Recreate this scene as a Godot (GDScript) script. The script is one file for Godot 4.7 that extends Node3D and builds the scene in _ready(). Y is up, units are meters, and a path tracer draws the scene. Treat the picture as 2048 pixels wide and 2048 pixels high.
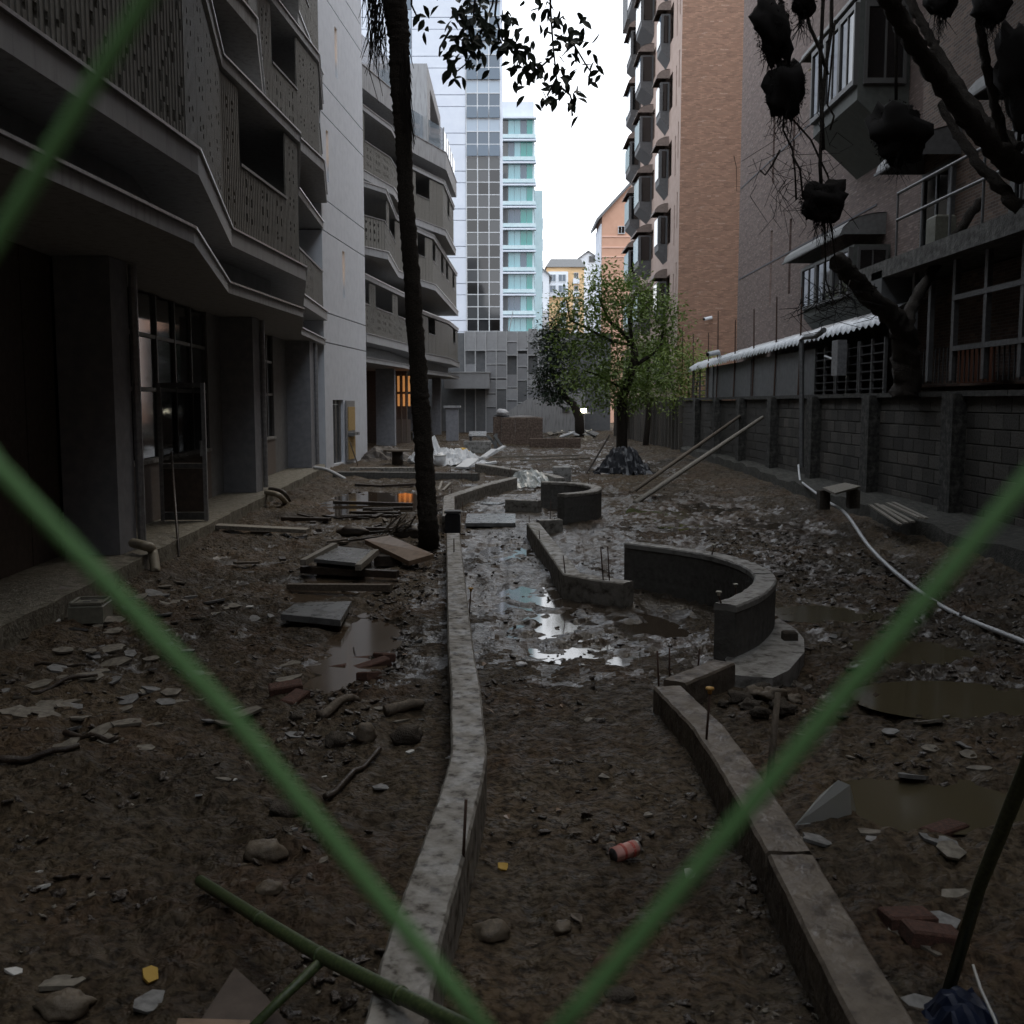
extends Node3D

var M := {}
var used_names := {}
var rng := RandomNumberGenerator.new()
var n_low := FastNoiseLite.new()
var n_mid := FastNoiseLite.new()
var n_hi := FastNoiseLite.new()
var n_cell := FastNoiseLite.new()
var shared := {}

# ---------------------------------------------------------------- the order of the scene
func _ready() -> void:
	rng.seed = 77
	set_view()
	make_noises()
	make_materials()
	build_ground()
	build_near_wing()
	build_white_block()
	build_far_wing()
	build_panel_building()
	build_towers()
	build_brick_tower()
	build_near_brick_house()
	build_added_street_house()
	build_far_houses()
	build_boundary_wall()
	build_lean_to()
	build_kerbs()
	build_planters()
	build_trees()
	build_banyan()
	build_site_objects()
	build_debris()
	build_wire_fence()

func set_view() -> void:
	var cam := Camera3D.new()
	cam.name = "camera"
	add_child(cam)
	cam.position = Vector3(0, 1.75, 0)
	cam.rotation_degrees = Vector3(-5.9536, 0, 0)
	cam.fov = 51.9895
	cam.near = 0.05
	cam.far = 900.0
	var at := CameraAttributesPhysical.new()
	at.frustum_focal_length = 24.6
	at.exposure_aperture = 5.0
	at.frustum_focus_distance = 8.0
	at.frustum_near = 0.05
	at.frustum_far = 900.0
	cam.attributes = at
	cam.rotation_degrees = Vector3(-5.9536, 0, 0)
	cam.fov = 51.9895
	cam.current = true
	var we := WorldEnvironment.new()
	we.name = "world_environment"
	var e := Environment.new()
	e.background_mode = Environment.BG_SKY
	var sky := Sky.new()
	var sm := ProceduralSkyMaterial.new()
	sm.sky_top_color = Color(0.93, 0.96, 1.0)
	sm.sky_horizon_color = Color(0.99, 0.99, 1.0)
	sm.sky_curve = 0.2
	sm.ground_bottom_color = Color(0.12, 0.11, 0.10)
	sm.ground_horizon_color = Color(0.2, 0.19, 0.18)
	sm.energy_multiplier = 1.0
	sky.sky_material = sm
	e.sky = sky
	e.background_energy_multiplier = 1.0
	e.tonemap_mode = Environment.TONE_MAPPER_LINEAR
	e.tonemap_exposure = 2.25
	e.sdfgi_enabled = true
	e.ssao_enabled = true
	e.ssil_enabled = true
	we.environment = e
	add_child(we)
	var sun := DirectionalLight3D.new()
	sun.name = "sun"
	sun.light_energy = 0.15
	sun.light_angular_distance = 30.0
	sun.light_color = Color(1.0, 0.97, 0.93)
	sun.rotation_degrees = Vector3(-62, 150, 0)
	sun.shadow_enabled = true
	add_child(sun)

# ---------------------------------------------------------------- naming and metadata
func numbered(n: String) -> String:
	if not used_names.has(n):
		used_names[n] = 0
		return n
	used_names[n] += 1
	return "%s_%03d" % [n, used_names[n]]

func tag(o: Node, label: String, category: String, group := "") -> void:
	o.set_meta("label", label)
	o.set_meta("category", category)
	if group != "":
		o.set_meta("group", group)

func thing(n: String, label: String, category: String, at := Vector3.ZERO, turn := 0.0, group := "") -> Node3D:
	var o := Node3D.new()
	o.name = numbered(n)
	add_child(o)
	o.position = at
	o.rotation.y = turn
	tag(o, label, category, group)
	return o

func mi(n: String, mesh: Mesh, m: Material, parent: Node = null) -> MeshInstance3D:
	var o := MeshInstance3D.new()
	o.mesh = mesh
	o.material_override = m
	if parent == null:
		o.name = numbered(n)
		add_child(o)
	else:
		o.name = n
		parent.add_child(o, true)
	return o

func fin(st: SurfaceTool, n: String, m: Material, parent: Node = null, smooth := false) -> MeshInstance3D:
	return mi(n, mesh_of(st, smooth), m, parent)

func mesh_of(st: SurfaceTool, smooth := false) -> ArrayMesh:
	if smooth:
		st.index()
	st.generate_normals()
	return st.commit()

func struct_(n: String, st: SurfaceTool, m: Material, smooth := false) -> MeshInstance3D:
	var o := fin(st, n, m, null, smooth)
	o.set_meta("kind", "structure")
	return o

func ST(smooth := false) -> SurfaceTool:
	var st := SurfaceTool.new()
	st.begin(Mesh.PRIMITIVE_TRIANGLES)
	st.set_smooth_group(0 if smooth else -1)
	return st

# ---------------------------------------------------------------- shapes
func quad(st: SurfaceTool, a: Vector3, b: Vector3, c: Vector3, d: Vector3) -> void:
	st.add_vertex(a); st.add_vertex(b); st.add_vertex(c)
	st.add_vertex(a); st.add_vertex(c); st.add_vertex(d)

func tri(st: SurfaceTool, a: Vector3, b: Vector3, c: Vector3) -> void:
	st.add_vertex(a); st.add_vertex(b); st.add_vertex(c)

# a box of size s round c, turned by b
func box(st: SurfaceTool, c: Vector3, s: Vector3, b := Basis()) -> void:
	var h := s * 0.5
	var p: Array[Vector3] = []
	for i in 8:
		p.append(c + b * Vector3(h.x if i & 1 else -h.x, h.y if i & 2 else -h.y, h.z if i & 4 else -h.z))
	quad(st, p[0], p[2], p[3], p[1]); quad(st, p[5], p[7], p[6], p[4])
	quad(st, p[4], p[6], p[2], p[0]); quad(st, p[1], p[3], p[7], p[5])
	quad(st, p[2], p[6], p[7], p[3]); quad(st, p[4], p[0], p[1], p[5])

# a box with its upper edges cut
func cbox(st: SurfaceTool, c: Vector3, s: Vector3, ch: float, b := Basis()) -> void:
	var h := s * 0.5
	var lev := [[-h.y, 0.0], [h.y - ch, 0.0], [h.y, ch]]
	var rings := []
	for l in lev:
		var r: Array[Vector3] = []
		for k in 4:
			var sx: float = [-1, 1, 1, -1][k]
			var sz: float = [-1, -1, 1, 1][k]
			r.append(c + b * Vector3(sx * (h.x - l[1]), l[0], sz * (h.z - l[1])))
		rings.append(r)
	for i in 2:
		for k in 4:
			var j := (k + 1) % 4
			quad(st, rings[i][k], rings[i][j], rings[i + 1][j], rings[i + 1][k])
	quad(st, rings[2][0], rings[2][1], rings[2][2], rings[2][3])
	quad(st, rings[0][3], rings[0][2], rings[0][1], rings[0][0])

# a vertical prism over a polygon of (x, z)
func prism(st: SurfaceTool, pts: PackedVector2Array, y0: float, y1: float, bottom := true) -> void:
	var n := pts.size()
	var p := pts
	if Geometry2D.is_polygon_clockwise(p):
		p = p.duplicate()
		p.reverse()
	for i in n:
		var a := p[i]
		var b := p[(i + 1) % n]
		quad(st, Vector3(a.x, y0, a.y), Vector3(a.x, y1, a.y), Vector3(b.x, y1, b.y), Vector3(b.x, y0, b.y))
	var t := Geometry2D.triangulate_polygon(p)
	for i in range(0, t.size(), 3):
		var a := p[t[i]]
		var b := p[t[i + 1]]
		var c := p[t[i + 2]]
		tri(st, Vector3(a.x, y1, a.y), Vector3(b.x, y1, b.y), Vector3(c.x, y1, c.y))
		if bottom:
			tri(st, Vector3(a.x, y0, a.y), Vector3(c.x, y0, c.y), Vector3(b.x, y0, b.y))

# a bent tube
func tube(st: SurfaceTool, pts: Array, radii: Array, sides := 8, rough := 0.0) -> void:
	var n := pts.size()
	var prev := []
	var ref := Vector3.UP
	for i in n:
		var d: Vector3
		if i == 0:
			d = pts[1] - pts[0]
		elif i == n - 1:
			d = pts[i] - pts[i - 1]
		else:
			d = pts[i + 1] - pts[i - 1]
		d = d.normalized()
		if absf(d.dot(ref)) > 0.95:
			ref = Vector3.RIGHT if absf(d.x) < 0.8 else Vector3.FORWARD
		var u := d.cross(ref).normalized()
		var v := u.cross(d).normalized()
		ref = v
		var ring := []
		for k in sides:
			var a := TAU * k / sides
			var r: float = radii[i] * (1.0 + rough * (n_hi.get_noise_3d(pts[i].x * 9.0 + cos(a) * 2.0, pts[i].y * 9.0, pts[i].z * 9.0 + sin(a) * 2.0)))
			ring.append(pts[i] + (u * cos(a) + v * sin(a)) * r)
		if i > 0:
			for k in sides:
				var j := (k + 1) % sides
				quad(st, prev[k], prev[j], ring[j], ring[k])
		else:
			for k in range(1, sides - 1):
				tri(st, ring[0], ring[k + 1], ring[k])
		prev = ring
	for k in range(1, sides - 1):
		tri(st, prev[0], prev[k], prev[k + 1])

# an uneven stone
func stone_mesh(seed_: int, size: Vector3, lumpy: float, rings := 9, segs := 12) -> ArrayMesh:
	var st := ST(true)
	var nz := FastNoiseLite.new()
	nz.seed = seed_
	nz.frequency = 0.9
	var grid := []
	for i in rings + 1:
		var row := []
		var th := PI * i / rings
		for k in segs:
			var ph := TAU * k / segs
			var d := Vector3(sin(th) * cos(ph), cos(th), sin(th) * sin(ph))
			var r := 1.0 + lumpy * nz.get_noise_3d(d.x, d.y, d.z) + lumpy * 0.4 * nz.get_noise_3d(d.x * 2.6, d.y * 2.6 + 9.0, d.z * 2.6)
			row.append(Vector3(d.x * size.x, d.y * size.y, d.z * size.z) * r * 0.5)
		grid.append(row)
	for i in rings:
		for k in segs:
			var j := (k + 1) % segs
			if i > 0:
				tri(st, grid[i][k], grid[i][j], grid[i + 1][k])
			if i < rings - 1:
				tri(st, grid[i][j], grid[i + 1][j], grid[i + 1][k])
	return mesh_of(st, true)

# an uneven flat flake
func flake_mesh(seed_: int, r: float, thick: float, sides := 7) -> ArrayMesh:
	var g := RandomNumberGenerator.new()
	g.seed = seed_
	var st := ST()
	var top := []
	var bot := []
	for k in sides:
		var a := TAU * (k + g.randf_range(-0.3, 0.3)) / sides
		var q := r * g.randf_range(0.62, 1.12)
		var y := g.randf_range(-0.25, 0.25) * thick
		top.append(Vector3(cos(a) * q, thick + y, sin(a) * q * 0.72))
		bot.append(Vector3(cos(a) * q * 0.94, y * 0.3, sin(a) * q * 0.68))
	var ct := Vector3(0, thick * g.randf_range(0.9, 1.2), 0)
	for k in sides:
		var j := (k + 1) % sides
		tri(st, ct, top[j], top[k])
		quad(st, bot[k], top[k], top[j], bot[j])
		tri(st, Vector3.ZERO, bot[k], bot[j])
	return mesh_of(st)

# a wall in the plane of u and up with rectangular openings (Rect2 in u, v) and reveals of the given depth
func holed_wall(st: SurfaceTool, o: Vector3, u: Vector3, length: float, height: float, holes: Array, depth: float) -> void:
	var nrm := u.cross(Vector3.UP).normalized()
	var us := [0.0, length]
	var vs := [0.0, height]
	for h in holes:
		us.append_array([h.position.x, h.end.x])
		vs.append_array([h.position.y, h.end.y])
	us.sort()
	vs.sort()
	for i in us.size() - 1:
		if us[i + 1] - us[i] < 1e-4:
			continue
		for j in vs.size() - 1:
			if vs[j + 1] - vs[j] < 1e-4:
				continue
			var c := Vector2((us[i] + us[i + 1]) / 2.0, (vs[j] + vs[j + 1]) / 2.0)
			var inside := false
			for h in holes:
				if h.has_point(c):
					inside = true
					break
			if inside:
				continue
			quad(st, o + u * us[i] + Vector3.UP * vs[j], o + u * us[i] + Vector3.UP * vs[j + 1], o + u * us[i + 1] + Vector3.UP * vs[j + 1], o + u * us[i + 1] + Vector3.UP * vs[j])
	for h in holes:
		var a: Vector3 = o + u * h.position.x + Vector3.UP * h.position.y
		var b: Vector3 = o + u * h.end.x + Vector3.UP * h.position.y
		var c: Vector3 = o + u * h.end.x + Vector3.UP * h.end.y
		var d: Vector3 = o + u * h.position.x + Vector3.UP * h.end.y
		var k := nrm * depth
		quad(st, a, b, b - k, a - k); quad(st, b, c, c - k, b - k)
		quad(st, c, d, d - k, c - k); quad(st, d, a, a - k, d - k)

# the outline, as a closed polygon of (x, z), of a strip of the given width along a line of points
func strip_outline(pts: Array, w: float) -> PackedVector2Array:
	var l := PackedVector2Array()
	var r := PackedVector2Array()
	for i in pts.size():
		var p := Vector2(pts[i].x, pts[i].z)
		var a := Vector2(pts[maxi(i - 1, 0)].x, pts[maxi(i - 1, 0)].z)
		var b := Vector2(pts[mini(i + 1, pts.size() - 1)].x, pts[mini(i + 1, pts.size() - 1)].z)
		var d := (b - a).normalized()
		var n := Vector2(-d.y, d.x)
		var k := 1.0
		if i > 0 and i < pts.size() - 1:
			k = 1.0 / clampf((p - a).normalized().dot(d), 0.55, 1.0)
		l.append(p + n * w * 0.5 * k)
		r.append(p - n * w * 0.5 * k)
	r.reverse()
	l.append_array(r)
	return l

# points every step metres along a line, rounded
func smooth_line(pts: Array, step: float) -> Array:
	var c := Curve3D.new()
	c.bake_interval = step
	for i in pts.size():
		var t := Vector3.ZERO
		if i > 0 and i < pts.size() - 1:
			t = (pts[i + 1] - pts[i - 1]) / 6.0
			var lim := minf((pts[i] - pts[i - 1]).length(), (pts[i + 1] - pts[i]).length()) * 0.4
			if t.length() > lim:
				t = t.normalized() * lim
		c.add_point(pts[i], -t, t)
	return Array(c.get_baked_points())

# a cast concrete strip: sides, a slightly uneven top and worn edges
func cast_strip(st: SurfaceTool, pts: Array, w: float, y0: float, y1: float, wear := 0.0025) -> void:
	var rows := []
	var n := pts.size()
	for i in n:
		var p: Vector3 = pts[i]
		var a: Vector3 = pts[maxi(i - 1, 0)]
		var b: Vector3 = pts[mini(i + 1, n - 1)]
		var d := (b - a)
		d.y = 0.0
		d = d.normalized()
		var s := Vector3(-d.z, 0, d.x)
		var row := []
		for q in [[-0.5, 0.0], [-0.5, 1.0], [-0.44, 1.04], [-0.2, 1.04], [0.05, 1.04], [0.25, 1.04], [0.44, 1.04], [0.5, 1.0], [0.5, 0.0]]:
			var v: Vector3 = p + s * w * q[0]
			if q[1] == 0.0:
				v.y = y0
			else:
				v.y = y1 + (0.0 if q[1] > 1.0 else -0.012)
				v.y += wear * 1.4 * n_hi.get_noise_2d(v.x * 14.0, v.z * 14.0) + wear * n_mid.get_noise_2d(v.x * 5.0, v.z * 5.0)
				v += s * wear * 1.5 * n_hi.get_noise_2d(v.x * 22.0 + 40.0, v.z * 22.0) * signf(q[0])
			row.append(v)
		rows.append(row)
	for i in n - 1:
		for k in 8:
			quad(st, rows[i][k], rows[i][k + 1], rows[i + 1][k + 1], rows[i + 1][k])
	for e in [0, n - 1]:
		for k in range(1, 8):
			if e == 0:
				tri(st, rows[e][0], rows[e][k + 1], rows[e][k])
			else:
				tri(st, rows[e][0], rows[e][k], rows[e][k + 1])

func lerp3(a: Vector3, b: Vector3, n: int) -> Array:
	var r := []
	for i in n + 1:
		r.append(a.lerp(b, float(i) / n))
	return r

# ---------------------------------------------------------------- materials
func make_noises() -> void:
	for q in [[n_low, 11, 0.35, 3], [n_mid, 23, 1.0, 4], [n_hi, 37, 1.0, 3]]:
		q[0].seed = q[1]
		q[0].noise_type = FastNoiseLite.TYPE_SIMPLEX_SMOOTH
		q[0].frequency = q[2]
		q[0].fractal_type = FastNoiseLite.FRACTAL_FBM
		q[0].fractal_octaves = q[3]
	n_cell.seed = 8
	n_cell.noise_type = FastNoiseLite.TYPE_CELLULAR
	n_cell.frequency = 1.0

func noise_tex(seed_: int, freq: float, octaves: int, stops: Array, size := 512, cellular := false) -> NoiseTexture2D:
	var nz := FastNoiseLite.new()
	nz.seed = seed_
	nz.frequency = freq
	nz.fractal_octaves = octaves
	nz.fractal_gain = 0.62
	nz.noise_type = FastNoiseLite.TYPE_CELLULAR if cellular else FastNoiseLite.TYPE_SIMPLEX_SMOOTH
	var t := NoiseTexture2D.new()
	t.width = size
	t.height = size
	t.seamless = true
	t.seamless_blend_skirt = 0.25
	t.noise = nz
	t.normalize = true
	if stops.size() > 0:
		var g := Gradient.new()
		var off := PackedFloat32Array()
		var col := PackedColorArray()
		for s in stops:
			off.append(s[0])
			col.append(s[1])
		g.offsets = off
		g.colors = col
		t.color_ramp = g
	return t

func lin(r: float, g: float, b: float) -> Color:
	return Color(r, g, b).linear_to_srgb()

func gray_tex(key: String, seed_: int, freq: float, octaves: int, lo: float, hi: float) -> NoiseTexture2D:
	if not shared.has(key):
		shared[key] = noise_tex(seed_, freq, octaves, [[0.0, Color(lo, lo, lo)], [0.3, Color(lo, lo, lo)], [0.7, Color(hi, hi, hi)], [1.0, Color(hi, hi, hi)]])
	return shared[key]

# stops: [position, linear colour]; tile: metres that one repeat of the texture covers; relief in centimetres
func mat(key: String, stops: Array, tile: float, rough: float, relief := 0.0, rough_lo := -1.0, freq := 0.012, octaves := 5, seed_ := 3) -> StandardMaterial3D:
	var m := StandardMaterial3D.new()
	m.resource_name = key
	m.roughness = rough
	m.metallic_specular = 0.5
	if stops.size() == 1:
		m.albedo_color = stops[0]
	else:
		m.albedo_texture = noise_tex(seed_, freq, octaves, stops)
		m.uv1_triplanar = true
		m.uv1_world_triplanar = true
		m.uv1_scale = Vector3.ONE / tile
		if relief > 0.0:
			m.heightmap_enabled = true
			m.heightmap_texture = gray_tex("relief", 91, 0.05, 5, 0.0, 1.0)
			m.heightmap_scale = relief
		if rough_lo >= 0.0:
			m.roughness = 1.0
			m.roughness_texture = gray_tex("r%.2f_%.2f" % [rough_lo, rough], 57, 0.014, 4, rough_lo, rough)
			m.roughness_texture_channel = BaseMaterial3D.TEXTURE_CHANNEL_RED
	M[key] = m
	return m

func two(a: Color, b: Color) -> Array:
	return [[0.15, a], [0.85, b]]

func glass(key: String, c: Color, alpha: float, rough := 0.03) -> StandardMaterial3D:
	var m := StandardMaterial3D.new()
	m.resource_name = key
	m.albedo_color = Color(c.r, c.g, c.b, alpha)
	if alpha < 1.0:
		m.transparency = BaseMaterial3D.TRANSPARENCY_ALPHA
	m.roughness = rough
	m.metallic_specular = 0.6
	M[key] = m
	return m

func lamp(key: String, c: Color, e: float) -> StandardMaterial3D:
	var m := StandardMaterial3D.new()
	m.resource_name = key
	m.albedo_color = c
	m.emission_enabled = true
	m.emission = c
	m.emission_energy_multiplier = e
	M[key] = m
	return m

func metal(key: String, c: Color, rough: float) -> StandardMaterial3D:
	var m := mat(key, two(c * 0.8, c), 0.6, rough)
	m.metallic = 0.6
	return m

func make_materials() -> void:
	var mud := mat("mud", [[0.2, Color(0.4, 0.39, 0.37)], [0.42, Color(0.74, 0.73, 0.71)], [0.6, Color(0.93, 0.92, 0.9)], [0.85, Color(1.0, 1.0, 1.0)]], 1.6, 0.85, 1.4, 0.5, 0.05, 7, 5)
	mud.vertex_color_use_as_albedo = true
	mud.metallic_specular = 0.3
	var mw := mat("mud_wet", [[0.1, Color(0.42, 0.42, 0.42)], [0.45, Color(0.66, 0.66, 0.66)], [0.9, Color(0.85, 0.85, 0.85)]], 1.3, 0.5, 0.5, 0.27, 0.04, 6, 5)
	mw.vertex_color_use_as_albedo = true
	mw.metallic_specular = 0.5
	mat("clod", two(lin(0.03, 0.023, 0.018), lin(0.085, 0.066, 0.05)), 0.5, 0.6, 0.4, 0.2)
	mat("concrete", [[0.2, lin(0.1, 0.095, 0.085)], [0.42, lin(0.24, 0.235, 0.22)], [0.6, lin(0.31, 0.305, 0.29)], [0.9, lin(0.36, 0.355, 0.34)]], 1.1, 0.8, 0.25, 0.4, 0.014, 6, 9)
	# cast kerbs with trodden mud on them
	mat("kerb", [[0.0, lin(0.035, 0.028, 0.022)], [0.27, lin(0.055, 0.046, 0.037)], [0.34, lin(0.15, 0.138, 0.118)], [0.5, lin(0.23, 0.216, 0.192)], [0.9, lin(0.34, 0.325, 0.295)]], 1.5, 0.8, 0.12, 0.45, 0.03, 7, 14)
	mat("kerb_brown", [[0.0, lin(0.035, 0.026, 0.019)], [0.28, lin(0.06, 0.047, 0.036)], [0.36, lin(0.11, 0.09, 0.07)], [0.9, lin(0.19, 0.16, 0.125)]], 1.4, 0.75, 0.3, 0.4, 0.018, 6, 15)
	mat("mason", [[0.1, lin(0.06, 0.056, 0.05)], [0.5, lin(0.105, 0.1, 0.092)], [0.9, lin(0.15, 0.145, 0.135)]], 0.8, 0.85, 0.2, -1, 0.02, 6, 16)
	mat("step", [[0.1, lin(0.07, 0.06, 0.042)], [0.5, lin(0.16, 0.145, 0.11)], [0.9, lin(0.24, 0.225, 0.18)]], 1.3, 0.85, 0.4, 0.5, 0.02, 6, 17)
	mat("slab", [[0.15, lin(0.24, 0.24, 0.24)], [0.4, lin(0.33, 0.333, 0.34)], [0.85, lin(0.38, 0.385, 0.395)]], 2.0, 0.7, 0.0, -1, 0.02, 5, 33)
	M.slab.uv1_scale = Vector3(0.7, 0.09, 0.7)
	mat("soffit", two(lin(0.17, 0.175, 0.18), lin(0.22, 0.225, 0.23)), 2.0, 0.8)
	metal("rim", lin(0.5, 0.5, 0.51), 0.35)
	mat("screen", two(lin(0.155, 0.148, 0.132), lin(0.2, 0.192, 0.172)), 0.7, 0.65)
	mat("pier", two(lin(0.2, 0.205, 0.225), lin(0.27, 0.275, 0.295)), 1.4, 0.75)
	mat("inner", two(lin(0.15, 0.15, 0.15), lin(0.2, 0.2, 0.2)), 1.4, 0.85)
	mat("brown_panel", two(lin(0.06, 0.045, 0.036), lin(0.1, 0.075, 0.06)), 0.8, 0.7)
	mat("dado", two(lin(0.13, 0.105, 0.09), lin(0.17, 0.14, 0.12)), 0.5, 0.7)
	mat("white_render", [[0.1, lin(0.6, 0.63, 0.68)], [0.5, lin(0.66, 0.69, 0.74)], [0.9, lin(0.7, 0.73, 0.78)]], 2.4, 0.8, 0.08)
	mat("groove", [lin(0.1, 0.1, 0.11)], 1, 0.9)
	mat("tower_white", two(lin(0.62, 0.67, 0.76), lin(0.68, 0.73, 0.81)), 9.0, 0.6)
	mat("tower_line", [lin(0.42, 0.45, 0.51)], 1, 0.7)
	mat("teal_wall", two(lin(0.5, 0.64, 0.68), lin(0.58, 0.7, 0.74)), 8.0, 0.6)
	glass("pane_dark", Color(0.05, 0.055, 0.06), 1.0, 0.05)
	glass("pane_shop", Color(0.05, 0.055, 0.055), 0.55, 0.03)
	glass("pane_clear", Color(0.32, 0.38, 0.44), 1.0, 0.06)
	glass("pane_pale", Color(0.62, 0.68, 0.74), 1.0, 0.1)
	glass("pane_mid", Color(0.25, 0.26, 0.27), 1.0, 0.06)
	glass("pane_teal", Color(0.25, 0.55, 0.53), 1.0, 0.08)
	glass("pane_teal_pale", Color(0.5, 0.66, 0.69), 1.0, 0.08)
	glass("rail_glass", Color(0.55, 0.6, 0.64), 0.45, 0.04)
	metal("frame_gray", lin(0.2, 0.2, 0.2), 0.5)
	metal("frame_pale", lin(0.42, 0.42, 0.43), 0.5)
	mat("frame_white", [lin(0.62, 0.65, 0.68)], 1, 0.5)
	mat("frame_dull", [lin(0.085, 0.083, 0.08)], 1, 0.5)
	glass("pane_dusk", Color(0.11, 0.115, 0.13), 1.0, 0.05)
	mat("panel_a", two(lin(0.25, 0.255, 0.265), lin(0.29, 0.295, 0.305)), 2, 0.6)
	mat("panel_b", two(lin(0.33, 0.335, 0.345), lin(0.38, 0.385, 0.395)), 2, 0.6)
	mat("panel_c", two(lin(0.13, 0.135, 0.14), lin(0.17, 0.175, 0.18)), 2, 0.6)
	mat("panel_frame", [lin(0.52, 0.525, 0.53)], 1, 0.5)
	brick_mat("brick_orange", [lin(0.29, 0.164, 0.11), lin(0.315, 0.182, 0.123), lin(0.26, 0.146, 0.098), lin(0.37, 0.24, 0.175)], lin(0.25, 0.165, 0.122), 41)
	brick_mat("brick_gray", [lin(0.15, 0.108, 0.094), lin(0.18, 0.132, 0.115), lin(0.13, 0.092, 0.079), lin(0.2, 0.155, 0.137)], lin(0.1, 0.078, 0.069), 42)
	brick_mat("brick_dark", [lin(0.12, 0.075, 0.055), lin(0.16, 0.1, 0.075), lin(0.1, 0.065, 0.05), lin(0.19, 0.125, 0.095)], lin(0.18, 0.16, 0.14), 43)
	mat("stucco_pink", two(lin(0.34, 0.25, 0.21), lin(0.41, 0.31, 0.265)), 3, 0.8)
	mat("peach", two(lin(0.58, 0.34, 0.24), lin(0.63, 0.38, 0.27)), 6, 0.8)
	mat("peach_line", [lin(0.75, 0.5, 0.4)], 1, 0.8)
	mat("orange_wall", two(lin(0.74, 0.5, 0.27), lin(0.79, 0.55, 0.31)), 6, 0.8)
	mat("far_white", two(lin(0.72, 0.76, 0.82), lin(0.78, 0.81, 0.86)), 9, 0.8)
	mat("far_gray", two(lin(0.46, 0.45, 0.46), lin(0.5, 0.5, 0.5)), 9, 0.8)
	mat("roof_gray", two(lin(0.14, 0.145, 0.15), lin(0.19, 0.195, 0.2)), 3, 0.8)
	mat("dark_metal", two(lin(0.06, 0.06, 0.062), lin(0.09, 0.09, 0.093)), 1, 0.6)
	mat("awning", two(lin(0.13, 0.13, 0.13), lin(0.19, 0.19, 0.19)), 1.0, 0.5)
	mat("awning_pale", two(lin(0.13, 0.13, 0.125), lin(0.2, 0.2, 0.195)), 1.0, 0.6)
	mat("awning_brown", two(lin(0.13, 0.1, 0.085), lin(0.2, 0.155, 0.135)), 1.0, 0.6)
	mat("awning_yellow", [lin(0.5, 0.42, 0.22)], 1, 0.7)
	mat("olive_paint", two(lin(0.07, 0.075, 0.068), lin(0.1, 0.105, 0.095)), 1.2, 0.7)
	mat("old_concrete", [[0.2, lin(0.05, 0.047, 0.042)], [0.5, lin(0.1, 0.096, 0.088)], [0.85, lin(0.16, 0.155, 0.143)]], 1.2, 0.85, 0.3)
	mat("red_slit", two(lin(0.07, 0.025, 0.02), lin(0.11, 0.04, 0.03)), 0.5, 0.7)
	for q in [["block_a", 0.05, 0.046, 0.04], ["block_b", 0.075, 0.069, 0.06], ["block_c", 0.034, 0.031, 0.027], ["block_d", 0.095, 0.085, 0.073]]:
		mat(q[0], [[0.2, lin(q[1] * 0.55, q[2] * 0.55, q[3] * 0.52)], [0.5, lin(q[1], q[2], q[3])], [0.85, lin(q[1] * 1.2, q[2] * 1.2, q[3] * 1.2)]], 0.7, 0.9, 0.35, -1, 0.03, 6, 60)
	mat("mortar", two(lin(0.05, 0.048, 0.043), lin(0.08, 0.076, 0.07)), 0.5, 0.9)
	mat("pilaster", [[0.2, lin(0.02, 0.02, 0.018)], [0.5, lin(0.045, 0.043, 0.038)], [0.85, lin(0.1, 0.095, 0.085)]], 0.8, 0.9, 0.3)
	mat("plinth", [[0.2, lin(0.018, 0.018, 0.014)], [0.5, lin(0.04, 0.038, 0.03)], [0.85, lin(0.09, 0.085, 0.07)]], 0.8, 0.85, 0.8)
	mat("shed_wall", two(lin(0.1, 0.102, 0.103), lin(0.15, 0.152, 0.153)), 1.6, 0.7)
	metal("zinc", lin(0.46, 0.47, 0.48), 0.4)
	metal("bar", lin(0.07, 0.07, 0.07), 0.7)
	mat("rust", two(lin(0.05, 0.03, 0.022), lin(0.1, 0.055, 0.038)), 0.3, 0.8)
	mat("cap_white", [lin(0.6, 0.58, 0.5)], 1, 0.6)
	mat("cap_yellow", [lin(0.62, 0.36, 0.1)], 1, 0.6)
	mat("bark", [[0.2, lin(0.018, 0.014, 0.011)], [0.5, lin(0.036, 0.028, 0.021)], [0.85, lin(0.062, 0.05, 0.038)]], 0.5, 0.9, 1.2, -1, 0.03, 6, 70)
	mat("bark_dark", [[0.2, lin(0.024, 0.019, 0.014)], [0.6, lin(0.06, 0.048, 0.037)], [0.85, lin(0.115, 0.094, 0.074)]], 0.4, 0.95, 1.5, -1, 0.03, 6, 71)
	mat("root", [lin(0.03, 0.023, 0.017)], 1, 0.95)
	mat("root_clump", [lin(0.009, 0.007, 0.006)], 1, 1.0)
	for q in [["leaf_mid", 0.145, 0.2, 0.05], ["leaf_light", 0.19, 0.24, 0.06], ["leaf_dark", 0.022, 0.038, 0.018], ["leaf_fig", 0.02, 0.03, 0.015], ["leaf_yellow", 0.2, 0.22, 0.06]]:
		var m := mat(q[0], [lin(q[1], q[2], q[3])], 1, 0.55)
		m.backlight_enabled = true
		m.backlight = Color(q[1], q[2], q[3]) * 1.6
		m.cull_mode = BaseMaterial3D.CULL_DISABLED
	mat("wood", [[0.2, lin(0.07, 0.055, 0.04)], [0.5, lin(0.13, 0.105, 0.08)], [0.85, lin(0.2, 0.165, 0.125)]], 0.5, 0.75, 0.15, -1, 0.03, 5, 80)
	mat("wood_pale", [[0.2, lin(0.15, 0.135, 0.11)], [0.5, lin(0.24, 0.22, 0.185)], [0.85, lin(0.32, 0.295, 0.25)]], 0.6, 0.7, 0.1, -1, 0.03, 5, 81)
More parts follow.
